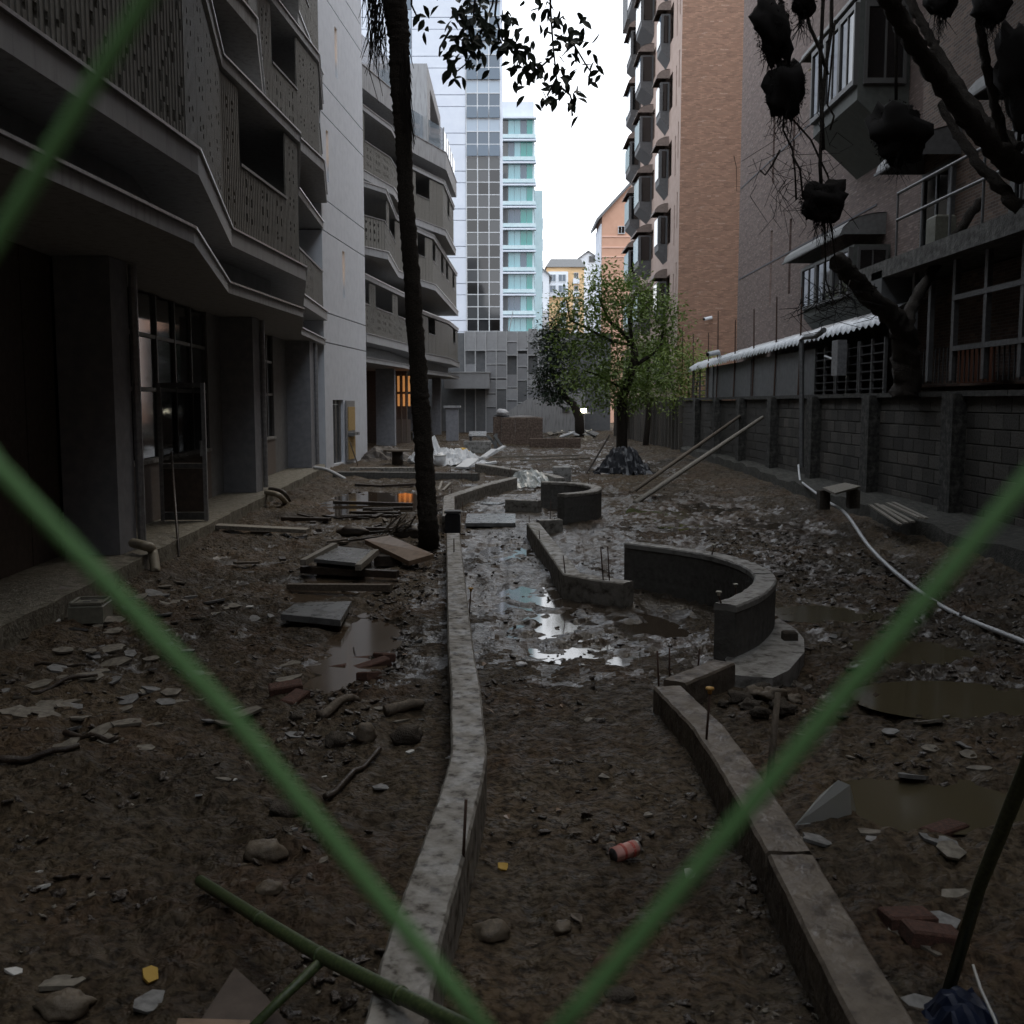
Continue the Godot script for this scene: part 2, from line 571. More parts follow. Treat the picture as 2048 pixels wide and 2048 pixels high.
	mat("wood_dark", two(lin(0.028, 0.02, 0.015), lin(0.07, 0.052, 0.038)), 0.4, 0.6, 0.2, 0.3)
	mat("ply_brown", [[0.2, lin(0.15, 0.1, 0.065)], [0.5, lin(0.24, 0.165, 0.11)], [0.85, lin(0.29, 0.205, 0.14)]], 0.8, 0.45)
	mat("board_gray", [[0.1, lin(0.1, 0.1, 0.1)], [0.4, lin(0.165, 0.17, 0.17)], [0.85, lin(0.21, 0.215, 0.215)]], 1.6, 0.4, 0.05, 0.2)
	mat("shard", [[0.15, lin(0.1, 0.088, 0.07)], [0.5, lin(0.19, 0.172, 0.14)], [0.85, lin(0.28, 0.258, 0.215)]], 0.4, 0.7)
	mat("shard_gray", [[0.15, lin(0.1, 0.1, 0.098)], [0.5, lin(0.19, 0.19, 0.186)], [0.85, lin(0.27, 0.27, 0.265)]], 0.4, 0.65)
	mat("pale_tile", two(lin(0.32, 0.27, 0.23), lin(0.4, 0.34, 0.29)), 0.4, 0.5)
	mat("cobble", [[0.15, lin(0.07, 0.055, 0.04)], [0.5, lin(0.14, 0.112, 0.08)], [0.85, lin(0.2, 0.165, 0.12)]], 0.3, 0.6, 0.1)
	mat("cobble_dark", two(lin(0.045, 0.037, 0.028), lin(0.1, 0.083, 0.065)), 0.3, 0.9, 0.4)
	mat("brick_red", two(lin(0.06, 0.03, 0.022), lin(0.15, 0.07, 0.048)), 0.2, 0.8, 0.3)
	mat("scrap_white", [lin(0.6, 0.6, 0.58)], 1, 0.6)
	mat("scrap_yellow", [lin(0.5, 0.32, 0.06)], 1, 0.7)
	mat("sheet_white", two(lin(0.66, 0.67, 0.68), lin(0.78, 0.79, 0.8)), 0.8, 0.4)
	mat("tarp_black", two(lin(0.012, 0.013, 0.016), lin(0.028, 0.03, 0.036)), 0.8, 0.38)
	mat("tarp_blue", [lin(0.008, 0.016, 0.045)], 1, 0.5)
	mat("plastic_gray", two(lin(0.17, 0.165, 0.13), lin(0.24, 0.235, 0.19)), 0.5, 0.6)
	mat("pvc", two(lin(0.26, 0.23, 0.17), lin(0.34, 0.3, 0.23)), 0.4, 0.5)
	mat("pvc_white", two(lin(0.48, 0.49, 0.5), lin(0.58, 0.59, 0.6)), 0.4, 0.45)
	mat("soil_block", [[0.15, lin(0.055, 0.036, 0.026)], [0.5, lin(0.12, 0.084, 0.064)], [0.85, lin(0.19, 0.145, 0.115)]], 0.7, 0.85, 0.8)
	mat("bamboo", [[0.2, lin(0.03, 0.045, 0.02)], [0.5, lin(0.06, 0.09, 0.035)], [0.85, lin(0.14, 0.16, 0.07)]], 0.25, 0.4, 0.0, -1, 0.03)
	mat("wire_green", two(lin(0.16, 0.34, 0.12), lin(0.18, 0.37, 0.14)), 0.05, 0.6)
	mat("can_pink", [lin(0.6, 0.29, 0.25)], 1, 0.35)
	mat("can_band", [lin(0.5, 0.1, 0.08)], 1, 0.35)
	metal("tin", lin(0.5, 0.47, 0.44), 0.3)
	mat("ochre", two(lin(0.4, 0.27, 0.1), lin(0.5, 0.35, 0.15)), 0.6, 0.8)
	mat("orange_basket", two(lin(0.4, 0.14, 0.02), lin(0.5, 0.2, 0.03)), 0.4, 0.6)
	lamp("lit_amber", Color(0.85, 0.6, 0.36), 0.2)
	lamp("lit_slit", Color(1.0, 0.74, 0.38), 0.22)
	lamp("lit_lamp", Color(1.0, 0.98, 0.88), 3.0)
	lamp("lit_dim", Color(0.25, 0.12, 0.03), 0.03)
	var wt := StandardMaterial3D.new()
	wt.albedo_color = lin(0.055, 0.042, 0.03)
	wt.roughness = 0.07
	wt.metallic_specular = 0.55
	M["water"] = wt
	var wb := StandardMaterial3D.new()
	wb.albedo_color = lin(0.09, 0.066, 0.045)
	wb.roughness = 0.1
	wb.metallic_specular = 0.4
	M["water_brown"] = wb
	var wm := StandardMaterial3D.new()
	wm.albedo_color = lin(0.085, 0.072, 0.043)
	wm.roughness = 0.1
	wm.metallic_specular = 0.4
	M["water_muddy"] = wm
	var gl := glass("sheet_clear", Color(0.72, 0.74, 0.73), 0.72, 0.25)
	gl.cull_mode = BaseMaterial3D.CULL_DISABLED

# courses too fine to build at their distance: a computed bond pattern, 2.4 m x 2.4 m a repeat
func brick_mat(key: String, tones: Array, joint: Color, seed_: int) -> void:
	var g := RandomNumberGenerator.new()
	g.seed = seed_
	var w := 480
	var im := Image.create(w, w, false, Image.FORMAT_RGB8)
	im.fill(joint)
	var rows := 36
	var cols := 10
	for r in rows:
		var y0 := int(r * w / float(rows))
		var y1 := int((r + 1) * w / float(rows))
		for c in cols:
			var x0 := int((c + (0.5 if r % 2 else 0.0)) * w / float(cols))
			var x1 := int((c + 1 + (0.5 if r % 2 else 0.0)) * w / float(cols))
			var t: Color = tones[g.randi_range(0, 2)]
			if g.randf() < 0.035:
				t = tones[3]
			t = t * g.randf_range(0.9, 1.1)
			t.a = 1.0
			im.fill_rect(Rect2i(x0 + 2, y0 + 2, x1 - x0 - 3, y1 - y0 - 3), t)
			if x1 > w:
				im.fill_rect(Rect2i(0, y0 + 2, x1 - w - 2, y1 - y0 - 3), t)
	for i in 26000:
		var x := g.randi_range(0, w - 1)
		var y := g.randi_range(0, w - 1)
		var q := im.get_pixel(x, y) * g.randf_range(0.84, 1.12)
		q.a = 1.0
		im.set_pixel(x, y, q)
	im.generate_mipmaps()
	var m := StandardMaterial3D.new()
	m.resource_name = key
	m.albedo_texture = ImageTexture.create_from_image(im)
	m.uv1_triplanar = true
	m.uv1_world_triplanar = true
	m.uv1_scale = Vector3.ONE / 1.75
	m.uv1_triplanar_sharpness = 20.0
	m.roughness = 0.85
	M[key] = m

# ---------------------------------------------------------------- ground and water
# puddles: middle, half width, half length, water level, depth of the hollow
var puddles := []

func list_puddles() -> void:
	var p := [
		[Vector3(0.256, 0.000, -8.663), 0.42, 1.15, -0.026, -0.002, "water"],
		[Vector3(-0.024, 0.000, -12.411), 0.4, 1.2, -0.04, -0.004, "water"],
		[Vector3(0.673, 0.000, -7.894), 0.55, 0.8, -0.022, -0.006, "water"],
		[Vector3(-1.133, 0.000, -7.638), 0.24, 1.35, -0.03, 0.03, "water_brown"],
		[Vector3(-1.632, 0.000, -10.137), 0.42, 1.2, -0.03, 0.03, "water_brown"],
		[Vector3(-2.302, 0.000, -18.580), 1.0, 1.9, -0.02, 0.05, "water"],
		[Vector3(2.627, 0.000, -6.114), 0.46, 0.34, -0.02, 0.06, "water_muddy"],
		[Vector3(1.872, 0.000, -4.490), 0.42, 0.26, -0.02, 0.06, "water_muddy"],
		[Vector3(2.587, 0.000, -8.684), 0.4, 0.3, -0.02, 0.05, "water_muddy"],
		[Vector3(2.794, 0.000, -7.322), 0.42, 0.3, -0.02, 0.05, "water_muddy"],
		[Vector3(0.824, 0.000, -17.939), 0.5, 1.6, -0.022, -0.006, "water"],
		[Vector3(3.097, 0.000, -16.328), 1.0, 1.9, -0.022, -0.006, "water"],
	]
	puddles = p

func gh(x: float, z: float) -> float:
	var h := 0.045 * n_low.get_noise_2d(x * 1.6, z * 1.6)
	var on_path := smoothstep(-0.75, -0.35, x) * (1.0 - smoothstep(1.0, 1.5, x)) if z > -18.0 else 0.3
	# how high the lumps stand: lower on the trodden path
	var lump := lerpf(1.0, 0.55, on_path)
	h += lump * 0.04 * n_mid.get_noise_2d(x * 1.7, z * 1.7)
	var r := n_hi.get_noise_2d(x * 4.2 + 31.0, z * 4.2)
	h += lump * 0.034 * r * absf(r) * 2.0 + lump * (0.016 * n_hi.get_noise_2d(x * 8.0, z * 8.0 + 17.0) + 0.008 * n_hi.get_noise_2d(x * 17.0 + 5.0, z * 17.0))
	h += 0.1 * smoothstep(4.0, 5.0, x) + 0.05 * smoothstep(-2.9, -3.8, x)
	# ruts along the path and trodden dents everywhere
	h += 0.03 * on_path * n_mid.get_noise_2d(x * 4.0, z * 0.7 + 12.0)
	var dent := n_cell.get_noise_2d(x * 1.9, z * 1.25) * 0.5 + 0.5
	h -= 0.024 * smoothstep(0.28, 0.05, dent)
	for p in puddles:
		var dx: float = (x - p[0].x) / p[1]
		var dz: float = (z - p[0].z) / p[2]
		if absf(dx) > 1.5 or absf(dz) > 1.5:
			continue
		var s := smoothstep(1.35, 0.5, sqrt(dx * dx + dz * dz) + 0.35 * n_mid.get_noise_2d(x * 2.0 + 7.0, z * 2.0))
		h = lerpf(h, p[3] - p[4] + 0.75 * h + (0.05 * n_hi.get_noise_2d(x * 3.4 + 9.0, z * 3.4) if p[4] < 0.035 else 0.0), s)
	return h

func on(v: Vector3, lift := 0.0) -> Vector3:
	return Vector3(v.x, gh(v.x, v.z) + lift, v.z)

func build_ground() -> void:
	list_puddles()
	var xs := PackedFloat32Array([-220, -90, -40, -20, -12, -9, -7.5])
	var x := -6.4
	while x < 6.6:
		xs.append(x)
		x += 0.032
	xs.append_array(PackedFloat32Array([7.5, 9, 12, 20, 40, 90, 220]))
	var ds := PackedFloat32Array([-60, -20, -8, -3, 0.0, 1.0, 1.8, 2.2])
	var d := 2.45
	while d < 70.0:
		ds.append(d)
		d += maxf(0.022, d * 0.0042)
	ds.append_array(PackedFloat32Array([75, 85, 100, 140, 220, 400]))
	var nx := xs.size()
	var nd := ds.size()
	var v := PackedVector3Array()
	var col := PackedColorArray()
	v.resize(nx * nd)
	col.resize(nx * nd)
	for j in nd:
		for i in nx:
			var px := xs[i]
			var pz := -ds[j]
			var h := 0.0
			if absf(px) < 7.0 and ds[j] > 2.0 and ds[j] < 71.0:
				h = gh(px, pz)
			v[j * nx + i] = Vector3(px, h, pz)
			var a := n_low.get_noise_2d(px * 1.1 + 60.0, pz * 1.1) * 0.5 + 0.5
			var b := n_mid.get_noise_2d(px * 1.3, pz * 1.3 + 80.0) * 0.5 + 0.5
			var c := Color(0.046, 0.035, 0.024).lerp(Color(0.135, 0.103, 0.068), clampf(a * 1.6 - 0.3, 0, 1))
			c = c.lerp(Color(0.12, 0.102, 0.08), clampf(b * 2.2 - 1.0, 0, 1) * 0.6)
			var red := clampf(n_low.get_noise_2d(px * 2.0 - 30.0, pz * 2.0) * 2.0, 0, 1)
			c = c.lerp(Color(0.125, 0.078, 0.046), red * 0.5)
			col[j * nx + i] = c
	var nrm := PackedVector3Array()
	nrm.resize(nx * nd)
	for j in nd:
		for i in nx:
			var l := v[j * nx + maxi(i - 1, 0)]
			var r := v[j * nx + mini(i + 1, nx - 1)]
			var u := v[maxi(j - 1, 0) * nx + i]
			var w := v[mini(j + 1, nd - 1) * nx + i]
			nrm[j * nx + i] = (r - l).cross(w - u).normalized()
	var dry := PackedInt32Array()
	var wet := PackedInt32Array()
	for j in nd - 1:
		for i in nx - 1:
			var a := j * nx + i
			var q := v[a]
			var w := -0.3 + 0.55 * n_low.get_noise_2d(q.x * 2.2 + 200.0, q.z * 2.2) + 0.4 * n_mid.get_noise_2d(q.x * 1.5 + 70.0, q.z * 1.5) + 0.33 * n_hi.get_noise_2d(q.x * 5.0, q.z * 5.0)
			if q.z > -20.0:
				w += 0.75 * smoothstep(-3.6, -10.5, q.z) * smoothstep(-0.8, -0.3, q.x) * (1.0 - smoothstep(1.2, 1.9, q.x)) + 0.25 * smoothstep(1.6, 2.2, q.x) * smoothstep(-10.0, -12.0, q.z)
			w -= 0.12 * smoothstep(-8.0, -5.0, q.z) + 0.6 * smoothstep(-7.2, -5.2, q.z)
			w -= clampf(q.y * 9.0, -0.4, 0.5)
			var t := PackedInt32Array([a, a + nx, a + nx + 1, a, a + nx + 1, a + 1])
			if w > 0.0:
				wet.append_array(t)
			else:
				dry.append_array(t)
	for q in [["ground", dry, M.mud], ["wet_ground", wet, M.mud_wet]]:
		var arr := []
		arr.resize(Mesh.ARRAY_MAX)
		arr[Mesh.ARRAY_VERTEX] = v
		arr[Mesh.ARRAY_NORMAL] = nrm
		arr[Mesh.ARRAY_COLOR] = col
		arr[Mesh.ARRAY_INDEX] = q[1]
		var am := ArrayMesh.new()
		am.add_surface_from_arrays(Mesh.PRIMITIVE_TRIANGLES, arr)
		var g := mi(q[0], am, q[2])
		g.set_meta("kind", "structure")
	# water: one sheet for each puddle, hidden where the mud stands higher
	for p in puddles:
		var st := ST()
		var ring := []
		for q in 28:
			var an := TAU * q / 28.0
			ring.append(Vector3(cos(an) * p[1] * 1.3, 0, sin(an) * p[2] * 1.3))
		for q in 28:
			tri(st, Vector3.ZERO, ring[q], ring[(q + 1) % 28])
		var o := fin(st, "water", M[p[5]])
		o.position = Vector3(p[0].x, p[3] + 0.0006 * (puddles.find(p)), p[0].z)
		o.set_meta("kind", "structure")
	# loose clods and pebbles nobody could count
	for kind in [["clods", "clod", 4600, 0.012, 81], ["pebbles", "shard", 1500, 0.006, 82]]:
		var mm := MultiMesh.new()
		mm.transform_format = MultiMesh.TRANSFORM_3D
		mm.mesh = stone_mesh(kind[4], Vector3(2.4, 0.8, 1.7), 1.5, 7, 9)
		mm.instance_count = kind[2]
		var gr := RandomNumberGenerator.new()
		gr.seed = kind[4]
		for i in kind[2]:
			var dd := 2.6 + 20.0 * pow(gr.randf(), 1.5)
			var xx := gr.randf_range(-minf(3.7, dd * 0.5), minf(4.8, dd * 0.5))
			if n_low.get_noise_2d(xx * 2.4 + 300.0, dd * 2.4) < 0.08 :
				dd = gr.randf_range(5.0, 14.0)
				var pick := gr.randf()
				xx = (-0.75 - 0.5 * gr.randf()) if pick < 0.3 else (gr.randf_range(-0.4, 1.3) if pick < 0.36 else gr.randf_range(2.4, 4.2))
			var s: float = kind[3] * pow(gr.randf(), 2.0) * 1.6 + 0.004
			var b := Basis.from_euler(Vector3(gr.randf() * 0.6, gr.randf() * TAU, gr.randf() * 0.6)).scaled(Vector3.ONE * s)
			mm.set_instance_transform(i, Transform3D(b, Vector3(xx, gh(xx, -dd) + s * 0.25, -dd)))
		var o := MultiMeshInstance3D.new()
		o.multimesh = mm
		o.material_override = M[kind[1]]
		o.name = kind[0]
		o.set_meta("kind", "stuff")
		tag(o, "small dark clods of mud strewn over the ground" if kind[0] == "clods" else "small pale pebbles and chips strewn over the mud", "mud" if kind[0] == "clods" else "gravel")
		add_child(o)

# ---------------------------------------------------------------- the near wing with folded balcony fronts
# a perforated metal sheet 1 m x 1 m, standing on y = 0 and reaching from x = 0 to 1; outside is +z
func screen_mesh(kind: String, variant := 0) -> ArrayMesh:
	var key := "scr%s%d" % [kind, variant]
	if shared.has(key):
		return shared[key]
	var spec: Dictionary = {
		"tall": {"nx": 20, "ny": 40, "depth": 0.03}, "low": {"nx": 20, "ny": 24, "depth": 0.03},
		"big": {"nx": 20, "ny": 40, "depth": 0.03}, "plain": {"nx": 10, "ny": 1, "depth": 0.03},
	}[kind]
	var nx: int = spec.nx
	var ny: int = spec.ny
	var g := RandomNumberGenerator.new()
	g.seed = hash(kind) + variant * 17
	var hole := {}
	if kind == "tall":
		for c in range(3, 18, 3):
			for r in range(1, 38):
				if (r + 4 * ((c / 3 + variant) % 2) + variant * 3) % 8 < 4 and r % 2 == 0 and g.randf() < 0.85:
					hole[Vector2i(c, r)] = true
	elif kind == "low":
		for c in range(3, 18, 3):
			for r in range(3, 21):
				if (r % 6) < 3 and g.randf() < 0.85:
					hole[Vector2i(c, r)] = true
	elif kind == "big":
		for c in range(2, 19, 2):
			for r in range(2, 36):
				if (r + 3 * ((c / 2) % 2) + variant * 2) % 5 < 2 and (((r + variant * 4) / 8 + (c + variant * 2) / 6) % 2 == 0 or g.randf() < 0.12) and g.randf() < 0.93:
					hole[Vector2i(c, r)] = true
	var st := ST()
	var t := 0.02
	for i in nx:
		var x0 := float(i) / nx
		var x1 := float(i + 1) / nx
		var z := 0.009 if i % 2 == 0 else 0.0
		if i > 0:
			var zp := 0.0 if i % 2 == 0 else 0.009
			quad(st, Vector3(x0, 0, zp), Vector3(x0, 1, zp), Vector3(x0, 1, z), Vector3(x0, 0, z))
		var r := 0
		while r < ny:
			if hole.has(Vector2i(i, r)):
				var y0 := float(r) / ny
				var y1 := float(r + 1) / ny
				quad(st, Vector3(x0, y0, z), Vector3(x1, y0, z), Vector3(x1, y0, -t), Vector3(x0, y0, -t))
				quad(st, Vector3(x0, y1, z), Vector3(x0, y1, -t), Vector3(x1, y1, -t), Vector3(x1, y1, z))
				quad(st, Vector3(x0, y0, z), Vector3(x0, y0, -t), Vector3(x0, y1, -t), Vector3(x0, y1, z))
				quad(st, Vector3(x1, y0, z), Vector3(x1, y1, z), Vector3(x1, y1, -t), Vector3(x1, y0, -t))
				r += 1
				continue
			var e := r
			while e < ny and not hole.has(Vector2i(i, e)):
				e += 1
			quad(st, Vector3(x0, float(r) / ny, z), Vector3(x0, float(e) / ny, z), Vector3(x1, float(e) / ny, z), Vector3(x1, float(r) / ny, z))
			quad(st, Vector3(x0, float(r) / ny, -t), Vector3(x1, float(r) / ny, -t), Vector3(x1, float(e) / ny, -t), Vector3(x0, float(e) / ny, -t))
			r = e
	quad(st, Vector3(0, 1, 0.009), Vector3(0, 1, -t), Vector3(1, 1, -t), Vector3(1, 1, 0.009))
	quad(st, Vector3(0, 0, 0.009), Vector3(0, 1, 0.009), Vector3(0, 1, -t), Vector3(0, 0, -t))
	quad(st, Vector3(1, 0, 0.009), Vector3(1, 0, -t), Vector3(1, 1, -t), Vector3(1, 1, 0.009))
	shared[key] = mesh_of(st)
	return shared[key]

# a front line P (x, z from near to far) with sheets between y0 and y1; open: which sheets of each fold stay at rail height
func screens(root: Node, P: Array, y0: float, y1: float, m: Material, kinds: Array, rail := 0.95, wid := 0.72) -> void:
	for s in P.size() - 1:
		var a: Vector2 = P[s]
		var b: Vector2 = P[s + 1]
		var L := (b - a).length()
		var kd: String = kinds[s]
		var n := kd.length()
		var u := (b - a).normalized()
		for k in n:
			var c := kd[k]
			var p := a + u * (L * k / n)
			var w := L / n - 0.012
			var h := y1 - y0 - 0.04
			var mk := "tall"
			if c == "o" or c == "p":
				h = rail
				mk = "low"
			elif c == "b":
				mk = "big"
			elif c == "s":
				mk = "plain"
			if c == "p":
				mk = "plain"
			var o := mi("screen_panel", screen_mesh(mk, (s * 3 + k) % 3), m, root)
			# outside is +x: the sheet's own x runs along the front, its z outwards
			var bx := Vector3(u.x, 0, u.y)
			var bz := Vector3(-u.y, 0, u.x)
			if bz.x < 0:
				bz = -bz
			o.transform = Transform3D(Basis(bx * w, Vector3.UP * h, bz), Vector3(p.x, y0 + 0.012, p.y))
			if c == "o" or c == "p":
				var st := ST()
				box(st, Vector3(p.x, y0 + h + 0.035, p.y) + bx * w * 0.5, Vector3(w + 0.01, 0.04, 0.06), Basis(bx, Vector3.UP, bz))
				fin(st, "handrail", M.frame_gray, root)

func offs(P: Array, dx: float) -> Array:
	var r := []
	for p in P:
		r.append(p + Vector2(dx, 0))
	return r

func area_of(P: Array, back: float) -> PackedVector2Array:
	var a := PackedVector2Array(P)
	a.append(Vector2(back, P[P.size() - 1].y))
	a.append(Vector2(back, P[0].y))
	return a

func slab(root: Node, n: String, P: Array, dx: float, back: float, y0: float, y1: float, m: Material, rim := true) -> void:
	var st := ST()
	prism(st, area_of(offs(P, dx), back), y0, y1)
	fin(st, n, m, root)
	if rim:
		st = ST()
		var Q := offs(P, dx + 0.03)
		var a := PackedVector2Array(Q)
		var R := offs(P, dx - 0.03)
		R.reverse()
		a.append_array(PackedVector2Array(R))
		prism(st, a, y1 + 0.002, y1 + 0.028)
		fin(st, "edge_flashing", M.rim, root)

var P_low := [Vector2(-2.4, 9.0), Vector2(-2.3, 1.2), Vector2(-3.15, -3.6), Vector2(-2.92, -9.85), Vector2(-3.77, -14.2), Vector2(-3.57, -18.2), Vector2(-4.5, -22.7), Vector2(-4.74, -26.98)]
var P_mid := [Vector2(-2.6, 9.0), Vector2(-3.0, 2.0), Vector2(-2.85, -5.0), Vector2(-3.78, -10.4), Vector2(-3.54, -14.9), Vector2(-4.4, -19.1), Vector2(-4.12, -23.3), Vector2(-4.7, -26.98)]

func build_near_wing() -> void:
	var r := thing("apartment_wing", "dark grey wing with folded ledges and perforated screens beside the palm trunk", "building")
	var back := -16.0
	# ground floor
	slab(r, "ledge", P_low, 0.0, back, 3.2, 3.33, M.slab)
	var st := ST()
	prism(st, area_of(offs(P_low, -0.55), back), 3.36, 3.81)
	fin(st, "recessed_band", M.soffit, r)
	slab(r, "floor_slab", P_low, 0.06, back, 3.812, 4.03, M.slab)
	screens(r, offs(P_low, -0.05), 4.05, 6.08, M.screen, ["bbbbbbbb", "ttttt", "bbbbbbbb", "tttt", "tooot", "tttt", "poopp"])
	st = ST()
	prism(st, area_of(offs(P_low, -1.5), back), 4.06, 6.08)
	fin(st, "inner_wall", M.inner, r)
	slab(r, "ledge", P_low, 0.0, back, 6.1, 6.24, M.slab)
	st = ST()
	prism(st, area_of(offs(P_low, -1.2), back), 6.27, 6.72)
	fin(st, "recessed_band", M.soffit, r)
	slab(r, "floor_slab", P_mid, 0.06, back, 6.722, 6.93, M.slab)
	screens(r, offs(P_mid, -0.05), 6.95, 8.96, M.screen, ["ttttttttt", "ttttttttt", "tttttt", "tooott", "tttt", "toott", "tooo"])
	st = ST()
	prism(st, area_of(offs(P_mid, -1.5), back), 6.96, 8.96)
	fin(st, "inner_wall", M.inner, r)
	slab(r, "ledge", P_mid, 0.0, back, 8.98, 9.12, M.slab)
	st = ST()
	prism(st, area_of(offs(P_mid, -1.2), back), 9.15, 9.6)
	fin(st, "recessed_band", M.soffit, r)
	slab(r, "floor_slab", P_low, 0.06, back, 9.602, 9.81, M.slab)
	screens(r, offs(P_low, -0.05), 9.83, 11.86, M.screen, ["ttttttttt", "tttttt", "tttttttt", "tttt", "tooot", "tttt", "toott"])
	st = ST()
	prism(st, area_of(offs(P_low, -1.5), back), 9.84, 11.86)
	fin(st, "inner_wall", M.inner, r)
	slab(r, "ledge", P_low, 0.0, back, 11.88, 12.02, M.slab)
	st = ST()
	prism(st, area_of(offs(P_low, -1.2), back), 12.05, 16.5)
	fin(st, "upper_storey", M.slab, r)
	# piers on the raised walk, each 7.2 m on
	var piers := [Vector2(-3.62, -3.4), Vector2(-4.0, -10.62), Vector2(-4.42, -18.1), Vector2(-4.77, -25.0)]
	for p in piers:
		st = ST()
		cbox(st, Vector3(p.x - 0.28, 1.7, p.y - 0.24), Vector3(0.56, 3.0, 0.48), 0.01)
		fin(st, "pier", M.pier, r)
		st = ST()
		tube(st, [Vector3(p.x + 0.04, 0.25, p.y - 0.53), Vector3(p.x + 0.04, 3.18, p.y - 0.53)], [0.045, 0.045], 10)
		fin(st, "downpipe", M.frame_pale, r, true)
	# bays: glazed shop fronts set back behind the piers
	for b in 3:
		var a: Vector2 = piers[b] + Vector2(-0.62, -0.48)
		var e: Vector2 = piers[b + 1] + Vector2(-0.62, 0.0)
		var u3 := Vector3(e.x - a.x, 0, e.y - a.y)
		var L := u3.length()
		u3 = u3 / L
		var o := Vector3(a.x, 0.2, a.y)
		var nrm := Vector3(-u3.z, 0, u3.x)
		var bs := Basis(u3, Vector3.UP, nrm)
		if b == 0:
			st = ST()
			for k in 9:
				box(st, o + u3 * (L * (k + 0.5) / 9.0) + Vector3(0, 1.5, 0), Vector3(L / 9.0 - 0.02, 3.0, 0.06), bs)
			fin(st, "brown_cladding", M.brown_panel, r)
			continue
		var wall_to := L * 0.30 if b == 2 else L * 0.04
		# return walls and dado below the glass
		for q in ([[0.15, 0.3], [0.86, 0.28]] if b == 2 else [[0.02, 0.04], [0.93, 0.14]]):
			st = ST()
			box(st, o + u3 * (L * q[0]) + Vector3(0, 1.5, 0), Vector3(L * q[1], 3.0, 0.12), bs)
			fin(st, "bay_wall", M.inner, r)
		var to := L * 0.72 if b == 2 else L * 0.86
		st = ST()
		box(st, o + u3 * ((wall_to + to) * 0.5) + Vector3(0, 0.38, 0), Vector3(to - wall_to, 0.76, 0.14), bs)
		fin(st, "dado", M.dado, r)
		st = ST()
		box(st, o + u3 * ((wall_to + to) * 0.5) + Vector3(0, 0.79, 0.02), Vector3(to - wall_to + 0.02, 0.05, 0.2), bs)
		fin(st, "sill", M.concrete, r)
		var cols := 6 if b == 1 else 4
		var cw := (to - wall_to) / cols
		for k in cols + 1:
			st = ST()
			box(st, o + u3 * (wall_to + cw * k) + Vector3(0, 1.9, 0.0), Vector3(0.055, 2.16, 0.09), bs)
			fin(st, "mullion", M.frame_gray, r)
		for y in [1.72, 2.42]:
			st = ST()
			box(st, o + u3 * ((wall_to + to) * 0.5) + Vector3(0, y, 0.012), Vector3(to - wall_to, 0.05, 0.075), bs)
			fin(st, "transom", M.frame_gray, r)
		for k in cols:
			for q in [[0.83, 1.69], [1.75, 2.39], [2.45, 2.95]]:
				st = ST()
				box(st, o + u3 * (wall_to + cw * (k + 0.5)) + Vector3(0, (q[0] + q[1]) / 2.0, -0.01), Vector3(cw - 0.06, q[1] - q[0], 0.012), bs)
				fin(st, "pane", M.pane_dark if (k + b) % 3 else M.pane_mid, r)
	st = ST()
	prism(st, PackedVector2Array([Vector2(-6.4, 8.0), Vector2(-6.4, -26.9), Vector2(back, -26.9), Vector2(back, 8.0)]), 0.2, 3.19)
	fin(st, "inner_wall", M.inner, r)
	# wall closing the wing behind the camera's side
	st = ST()
	box(st, Vector3(-9.2, 6.0, 8.9), Vector3(13.2, 12.0, 0.2))
	fin(st, "gable_wall", M.slab, r)
	# open door leaf of the first bay
	var d := thing("glass_door", "open metal framed glass door with solid lower panel on the raised walk", "door", Vector3(-4.614, 0.205, -13.736))
	var dw := 0.62
	for q in [["stile", Vector3(0.025, 0.9, 0), Vector3(0.05, 1.8, 0.045)], ["stile", Vector3(dw - 0.025, 0.9, 0), Vector3(0.05, 1.8, 0.045)], ["rail", Vector3(dw / 2, 0.06, 0.0), Vector3(dw - 0.1, 0.1, 0.04)], ["rail", Vector3(dw / 2, 0.72, 0.0), Vector3(dw - 0.1, 0.06, 0.04)], ["rail", Vector3(dw / 2, 1.77, 0.0), Vector3(dw - 0.1, 0.06, 0.04)]]:
		st = ST()
		box(st, q[1], q[2])
		fin(st, q[0], M.frame_pale if q[0] == "stile" else M.frame_gray, d)
	st = ST()
	box(st, Vector3(dw / 2, 0.4, 0), Vector3(dw - 0.1, 0.57, 0.02))
	fin(st, "lower_panel", M.brown_panel, d)
	st = ST()
	box(st, Vector3(dw / 2, 1.245, 0), Vector3(dw - 0.1, 0.97, 0.01))
	fin(st, "pane", M.pane_shop, d)
	st = ST()
	box(st, Vector3(dw - 0.06, 0.95, 0.035), Vector3(0.02, 0.2, 0.03))
	fin(st, "handle", M.frame_pale, d)
	# raised walk
	st = ST()
	var edge := [Vector3(-3.3, 0, 4.0), Vector3(-3.45, 0, -5.0), Vector3(-3.72, 0, -10.3), Vector3(-3.93, 0, -14.1), Vector3(-4.15, 0, -18.2), Vector3(-4.55, 0, -25.5)]
	edge = smooth_line(edge, 0.25)
	var outline := PackedVector2Array()
	for p in edge:
		outline.append(Vector2(p.x + 0.05 * n_mid.get_noise_2d(p.x * 3.0, p.z * 1.5), p.z))
	outline.append(Vector2(-4.75, -26.6))
	outline.append(Vector2(-8.0, -26.6))
	outline.append(Vector2(-8.0, 4.0))
	prism(st, outline, -0.2, 0.198)
	struct_("raised_pavement", st, M.step)

